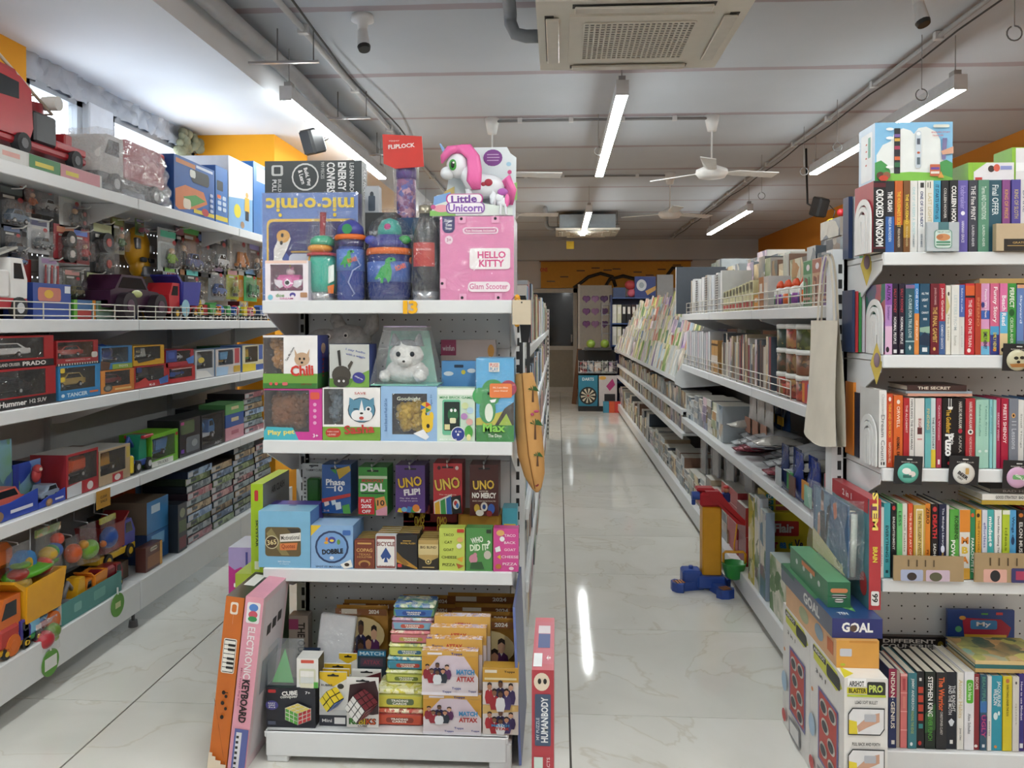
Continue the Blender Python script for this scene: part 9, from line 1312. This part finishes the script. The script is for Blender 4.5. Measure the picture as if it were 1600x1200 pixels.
  # toy crane on the aisle floor
t=thing('toy_crane','yellow and red toy crane with a green bucket on a blue base in the aisle','toy',(.80,4.26,0));BL=M('#2f4fa0',.35);YL=M('#d99a1c',.4);RD=M('#b5242e',.35)
b=MB();b.cbox(-.075,.075,-.075,.075,.01,.075,BL,.01);b.cbox(-.15,-.05,-.06,.04,.01,.10,BL,.01);b.cyl((-.10,-.01,.10),(-.10,-.01,.115),.012,n=10,m=BL);b.obj('base_block',t)
for an,l in((200,.21),(288,.19),(20,.105),(110,.16)):
 b=MB();a=math.radians(an);c,s_=math.cos(a),math.sin(a);q=[(.05,-.03),(l-.05,-.025),(l-.03,-.05),(l,-.035),(l+.01,0),(l,.035),(l-.03,.05),(l-.05,.025),(.05,.03)];b.prism([(c*x-s_*y,s_*x+c*y)for x,y in q],.0,.045,BL,'z');b.obj('outrigger',t)
 b=MB();b.prism([(c*x-s_*y,s_*x+c*y)for x,y in((l-.055,-.025),(l-.005,-.025),(l-.005,.025),(l-.055,.025))],.0452,.0462,M('#e08a2f',.4),'z')
 for k in range(3):b.prism([(c*x-s_*y,s_*x+c*y)for x,y in((l-.05+.016*k,-.025),(l-.042+.016*k,-.025),(l-.034+.016*k,.025),(l-.042+.016*k,.025))],.0463,.0470,M('#2a2430',.4),'z')
 b.obj('hazard_sticker',t)
b=MB();b.cbox(-.045,.055,-.045,.045,.07,.435,YL,.008);b.obj('mast',t)
b=MB();b.cbox(-.06,.06,-.06,.06,.435,.51,RD,.012);b.cbox(-.075,.02,-.04,.04,.51,.53,RD,.008);b.obj('turntable',t)
b=MB();b.prism([(-.04,.525),(.03,.525),(.10,.44),(.165,.375),(.165,.35),(.12,.36),(.05,.43)],-.095,-.065,RD);b.prism([(.0,.50),(.10,.40),(.15,.36),(.13,.375)],-.10,-.095,M('#8a1a22',.4));b.obj('jib',t)
b=MB();b.cyl((-.10,-.03,.49),(-.06,-.03,.49),.022,n=14,m=BL);b.cbox(-.10,-.08,-.035,-.025,.44,.49,BL,.004);b.obj('winch',t)
b=MB();b.ball((.085,.0,.515),.016,M('#c98a6a',.5));b.cbox(.065,.105,-.015,.02,.45,.50,M('#23347a',.4),.006);b.ball((.085,0,.53),(.016,.016,.01),M('#c2302f',.4));b.obj('driver',t)
b=MB();b.lathe([(.035,.09),(.045,.10),(.062,.165),(.066,.17),(.060,.172),(.04,.11)],M('#2a8f3f',.35),8,c=(.10,-.13,0));b.obj('bucket',t)
b=MB();b.tube([(.045,-.13,.165),(.045,-.13,.215),(.055,-.13,.225),(.145,-.13,.225),(.155,-.13,.215),(.155,-.13,.165)],.007,YL);b.tube([(.10,-.13,.225),(.10,-.13,.27),(.12,-.10,.36)],.004,YL);b.obj('bucket_handle',t)
# ================================================================ goods on the aisle side of the middle run
BR=[ART(p,14)for p in(('#2f6ab0','#7ab0dc','#e6e8ea','#2a3f7a'),('#c2407a','#e6b0c8','#8a2f6a','#efe6ea'),('#b5343a','#e0a08a','#6a2024','#e8e2dc'),('#3f8a5a','#b8d0a0','#2a4a3a','#e6e6d8'),('#8a8f98','#d6d8dc','#4a5058','#b9a890'),('#d9a23a','#efe0b0','#9a5a2a','#4a6a8a'))];CN2=CN;CN=['blue','pink','red','green','grey','amber']
for z,hr,nm in((1.303,(.20,.30),'top'),(.983,(.18,.265),'second'),(.683,(.16,.245),'third'),(.403,(.16,.225),'fourth'),(.132,(.14,.215),'bottom')):
 row('gift_item','%s item on the '+nm+' aisle-side shelf of the middle run, %s along','goods',3.12,9.4,z,-.122,(.14,.24),hr,.16,'goods on the %s shelf of the middle run'%nm,rz=RL,arts=BR)
for i,(y,h,c,nm)in enumerate(((3.14,.5,1,'pink'),(3.30,.46,4,'grey'),(3.46,.52,0,'blue'),(3.64,.40,4,'silver'))):carton('tall_gift_pack','tall %s pack rising above the middle run behind the scooter carton'%nm,'goods',(.14,.10,h),(-.30,y,1.303),RL,col=BR[c],side='#5a86c0' if c==0 else '#b9bcc4')
# ================================================================ far end of the shop
b=MB();fr=M('#b9b6ae',.45);Yd=YB-.03
for x0,x1,z0,z1 in((-.70,-.62,0,2.06),(.30,.38,0,2.06),(-.70,.38,1.98,2.06),(-.62,.30,.84,.92),(-.62,.30,0,.10)):b.box(x0,x1,Yd-.03,Yd+.02,z0,z1,fr)
o=struct(b,'door_1');p=MB();p.box(-.62,.30,Yd-.005,Yd+.005,.92,1.98,M('#23262a',.06));p.obj('glass_pane',o);p=MB();p.box(-.62,.30,Yd-.005,Yd+.005,.10,.84,M('#8f8a7c',.6));p.obj('lower_panel',o);p=MB();p.cyl((.27,Yd-.06,1.0),(.27,Yd-.06,1.15),.012,n=8,m=STEEL);p.cyl((.27,Yd-.06,1.0),(.27,Yd-.02,1.0),.008,n=6,m=STEEL);p.obj('handle',o)
b=MB();b.box(.40,.58,Yd-.01,Yd+.02,0,2.05,M('#1c1a1c',.6));struct(b,'door_2')
q0,q1=at(845,450,Y=15.95),at(1080,408,Y=15.95);w,h=q1.x-q0.x,q1.z-q0.z
t=thing('wall_banner','yellow banner with a dark winding railway line high on the far wall','banner',((q0.x+q1.x)/2,15.99,q0.z));b=MB();b.box(-w/2,w/2,.0,.02,0,h,M('#c08a2a',.7));b.box(-w/2-.03,w/2+.03,-.01,.03,h,h+.06,M('#6a3a22',.6));b.obj('banner_sheet',t)
b=MB();tr=M('#2a2420',.6)
for pts in([(.22,1.0),(.27,.8),(.32,.58),(.40,.45),(.48,.58),(.50,.95)],[(.43,.98),(.46,.68),(.55,.55),(.64,.68),(.74,.98)],[(.84,.55),(.88,.25),(.94,.25),(.98,.5)]):b.tube([(w*(x-.5),-.012,h*(1-y))for x,y in pts],.035,tr,6)
b.obj('railway_line',t)
prints(t,(w,.0,h),{'f':[T('ONS',-.0+.02,.3,.05,.16,'#b5302a',0,.03)]+[('r',x,y,x+.055,y+.045,'#4a3418')for x,y in((.04,.72),(.13,.55),(.24,.32),(.34,.22),(.42,.30),(.48,.26),(.62,.38),(.70,.5),(.78,.28),(.88,.12))]})
t=thing('white_partition','white cupboard panel hung with purple heart stickers at the far end','cupboard',(.72,15.35,0));b=MB();b.box(-.30,.30,0,.12,0,2.10,M('#b9bab6',.5));b.box(-.34,-.30,-.01,.13,0,2.12,M('#d0d0cc',.5));b.obj('panel',t)
for k in range(9):
 x,z=-.18+.17*(k%3),1.85-.24*(k//3);b=MB();c=M(('#8a5aa0','#b08ac0','#6a4a86')[k%3],.4);b.ball((x-.03,-.01,z),(.045,.008,.05),c,10,7);b.ball((x+.03,-.01,z),(.045,.008,.05),c,10,7);b.prism([(x-.07,z-.005),(x,z-.09),(x+.07,z-.005)],-.016,-.004,c);b.obj('heart_sticker',t)
t=thing('file_rack','dark blue steel rack of binders at the far end','rack',(1.18,13.1,0));b=MB();nb=M('#23305a',.5)
b.box(-.30,.34,.27,.30,0,1.82,nb);
for x in(-.33,.31):b.box(x,x+.03,0,.30,0,1.84,nb)
b.obj('frame',t)
for z in(.42,.72,1.02,1.38,1.80):b=MB();b.box(-.30,.31,0,.27,z-.02,z,M('#3f5a8f',.5));b.obj('shelf',t)
b=MB()
for x in(-.47,-.34):b.box(x,x+.012,.02,.26,0,1.72,M('#8a8c90',.5))
for k in range(11):b.box(-.46,-.34,.02,.26,.12+.155*k,.13+.155*k,M('#8a8c90',.5))
b.obj('pigeonholes',t)
for zz,n0 in((1.382,0),(1.022,7)):
 for i in range(7):
  c=('#d8d6cc','#cfd0b8','#1d1d20','#26262a','#3a2024','#d6d8da','#2b2b30')[(i+n0)%7];t=carton('ring_binder','%s binder, %s on the %s rack shelf'%('pale' if c[1]in 'cd' else 'dark',nth(i,'leftmost'),'upper' if n0==0 else 'lower'),'binder',(.068,.24,.30),(.92+.078*i,13.13,zz),col=c,side=c,faces={'f':[('r',.2,.12,.8,.5,'#e6e4de')]},group='binders on the far rack')
for x,z,w,h,c,lb,it in((1.42,1.802,.34,.34,'#2a3f80','blue disc pack standing on the binder rack',[('e',.32,.42,.24,.28,'#c9d2da'),('e',.32,.42,.12,.14,'#9aa8b4'),('p',[(.5,.7),(1,.45),(1,.65),(.6,.9)],'#c9a05a')]),(1.74,1.45,.26,.72,'#8f9294','grey steel box beyond the binder rack',[]),(1.0,1.802,.2,.16,'#33456a','dark blue box on the binder rack',[])):carton('boxed_set',lb,'box',(w,.1,h),(x,13.15,z),col=c,side=c,faces={'f':it}if it else None)
t=thing('grey_pedestal','grey pedestal under the steel box at the far end','pedestal',(1.74,13.16,0));b=MB();b.cbox(-.12,.12,0,.09,0,1.449,M('#77797c',.5),.004);b.obj('body',t)
t=thing('pink_toy','pink and red ball toy on the binder rack','toy',(1.20,13.2,1.802));b=MB();b.ball((0,0,.07),.07,M('#c9647a',.5));b.ball((-.02,0,.20),(.09,.07,.08),M('#a83a3f',.5));b.obj('balls',t)
# low display in front of the rack
t=thing('display_stand','low black display stand before the far rack','stand',(.62,12.55,0));b=MB();b.box(-.30,.30,.0,.35,.0,.08,DARK);b.box(-.30,.30,.33,.35,.08,.95,DARK);b.obj('stand_body',t)
b=MB()
for z in(.62,.70,.78):b.cyl((-.30,0,z),(.30,0,z),.004,n=5,m=STEEL)
for k in range(9):b.cyl((-.30+.075*k,0,.60),(-.30+.075*k,0,.80),.004,n=5,m=STEEL)
b.box(-.30,.30,0,.33,.595,.60,STEEL);b.obj('wire_basket',t)
t=carton('dart_board_pack','blue pack with a round dartboard on the low stand','dartboard',(.30,.05,.48),(.47,12.56,.081),col='#2f7f9a',faces={'f':[T('DARTS',.5,.12,.6,.1,'#e0ecf0',0,.02),('e',.5,.66,.46,.29,'#1c1c1e'),('e',.5,.66,.38,.24,'#d9d0b8')]+[('p',[(.5,.66),(.5+.38*math.cos(k*.6283),.66+.24*math.sin(k*.6283)),(.5+.38*math.cos(k*.6283+.314),.66+.24*math.sin(k*.6283+.314))],'#20201e')for k in range(10)]+[('e',.5,.66,.05,.03,'#b5302a')]})
carton('toy_pack','white pack with a magenta toy on the low stand','toy pack',(.28,.05,.48),(.78,12.56,.081),col='#c9c4c4',faces={'f':[('p',[(.4,.35),(.75,.1),(.9,.3),(.6,.5)],'#b53a7a'),('r',.3,.6,.9,.98,'#26262a'),('e',.2,.08,.2,.06,'#d9a84a')]})
for i,c in enumerate(('#b5343a','#3f86a8','#d98a3a','#6a9a5a','#8a5a9a')):carton('small_goods','%s small pack in the wire basket of the low stand'%('red','blue','orange','green','violet')[i],'toy pack',(.10,.08,.16+.02*(i%2)),(.40+.112*i,12.62,.602),col=ART((c,'#2a2a2e','#d9d4cc',c),20),side=c)
for i,c in enumerate(('#3f8aa8','#d0562f','#c9403a')):carton('small_goods','%s small box on the floor before the low stand'%('blue','orange','red')[i],'box',(.085,.10,.17),(.74+.088*i,12.36,.001),col=c,side=c)
t=thing('wooden_plank','brown wooden plank leaning near the far door','plank',(.26,13.6,.0),rot=(0,.10,0));b=MB();b.cbox(-.03,.05,0,.03,.006,.95,M('#6a4428',.7,vary=.2),.004);b.obj('plank',t)
t=thing('goggles','two green ball toys on the low stand top','toy',(.62,12.74,.952));b=MB();b.ball((-.10,0,.10),.07,M('#7f9a3a',.4));b.ball((.12,0,.10),.07,M('#7f9a3a',.4));b.box(-.2,.22,-.04,.1,0,.04,M('#3a3a3a',.5));b.obj('balls',t)
q=at(891,383,Y=12.6);t=thing('paper_sign','small yellow paper sign hanging below the distant air conditioner','sign',q);b=MB();b.box(-.06,.06,0,.004,-.06,.06,M('#d9b92a',.6));b.obj('paper',t);b=MB();b.cyl((0,.002,.06),(0,.002,ZC-q.z),.002,n=4,m='#888');b.obj('thread',t)
# shelf units, rails and pipes were laid out in room coordinates: put each empty at its own base
def rebase(o):
 P=[ch.location+Vector(v)for ch in o.children if ch.type=='MESH' for v in ch.bound_box]
 if not P:return
 c=Vector(((min(p.x for p in P)+max(p.x for p in P))/2,(min(p.y for p in P)+max(p.y for p in P))/2,min(p.z for p in P)));o.location=c
 for ch in o.children:ch.location-=c
for o in[o for o in COL.objects if o.type=='EMPTY' and not o.parent and o.location.length<1e-6]:rebase(o)
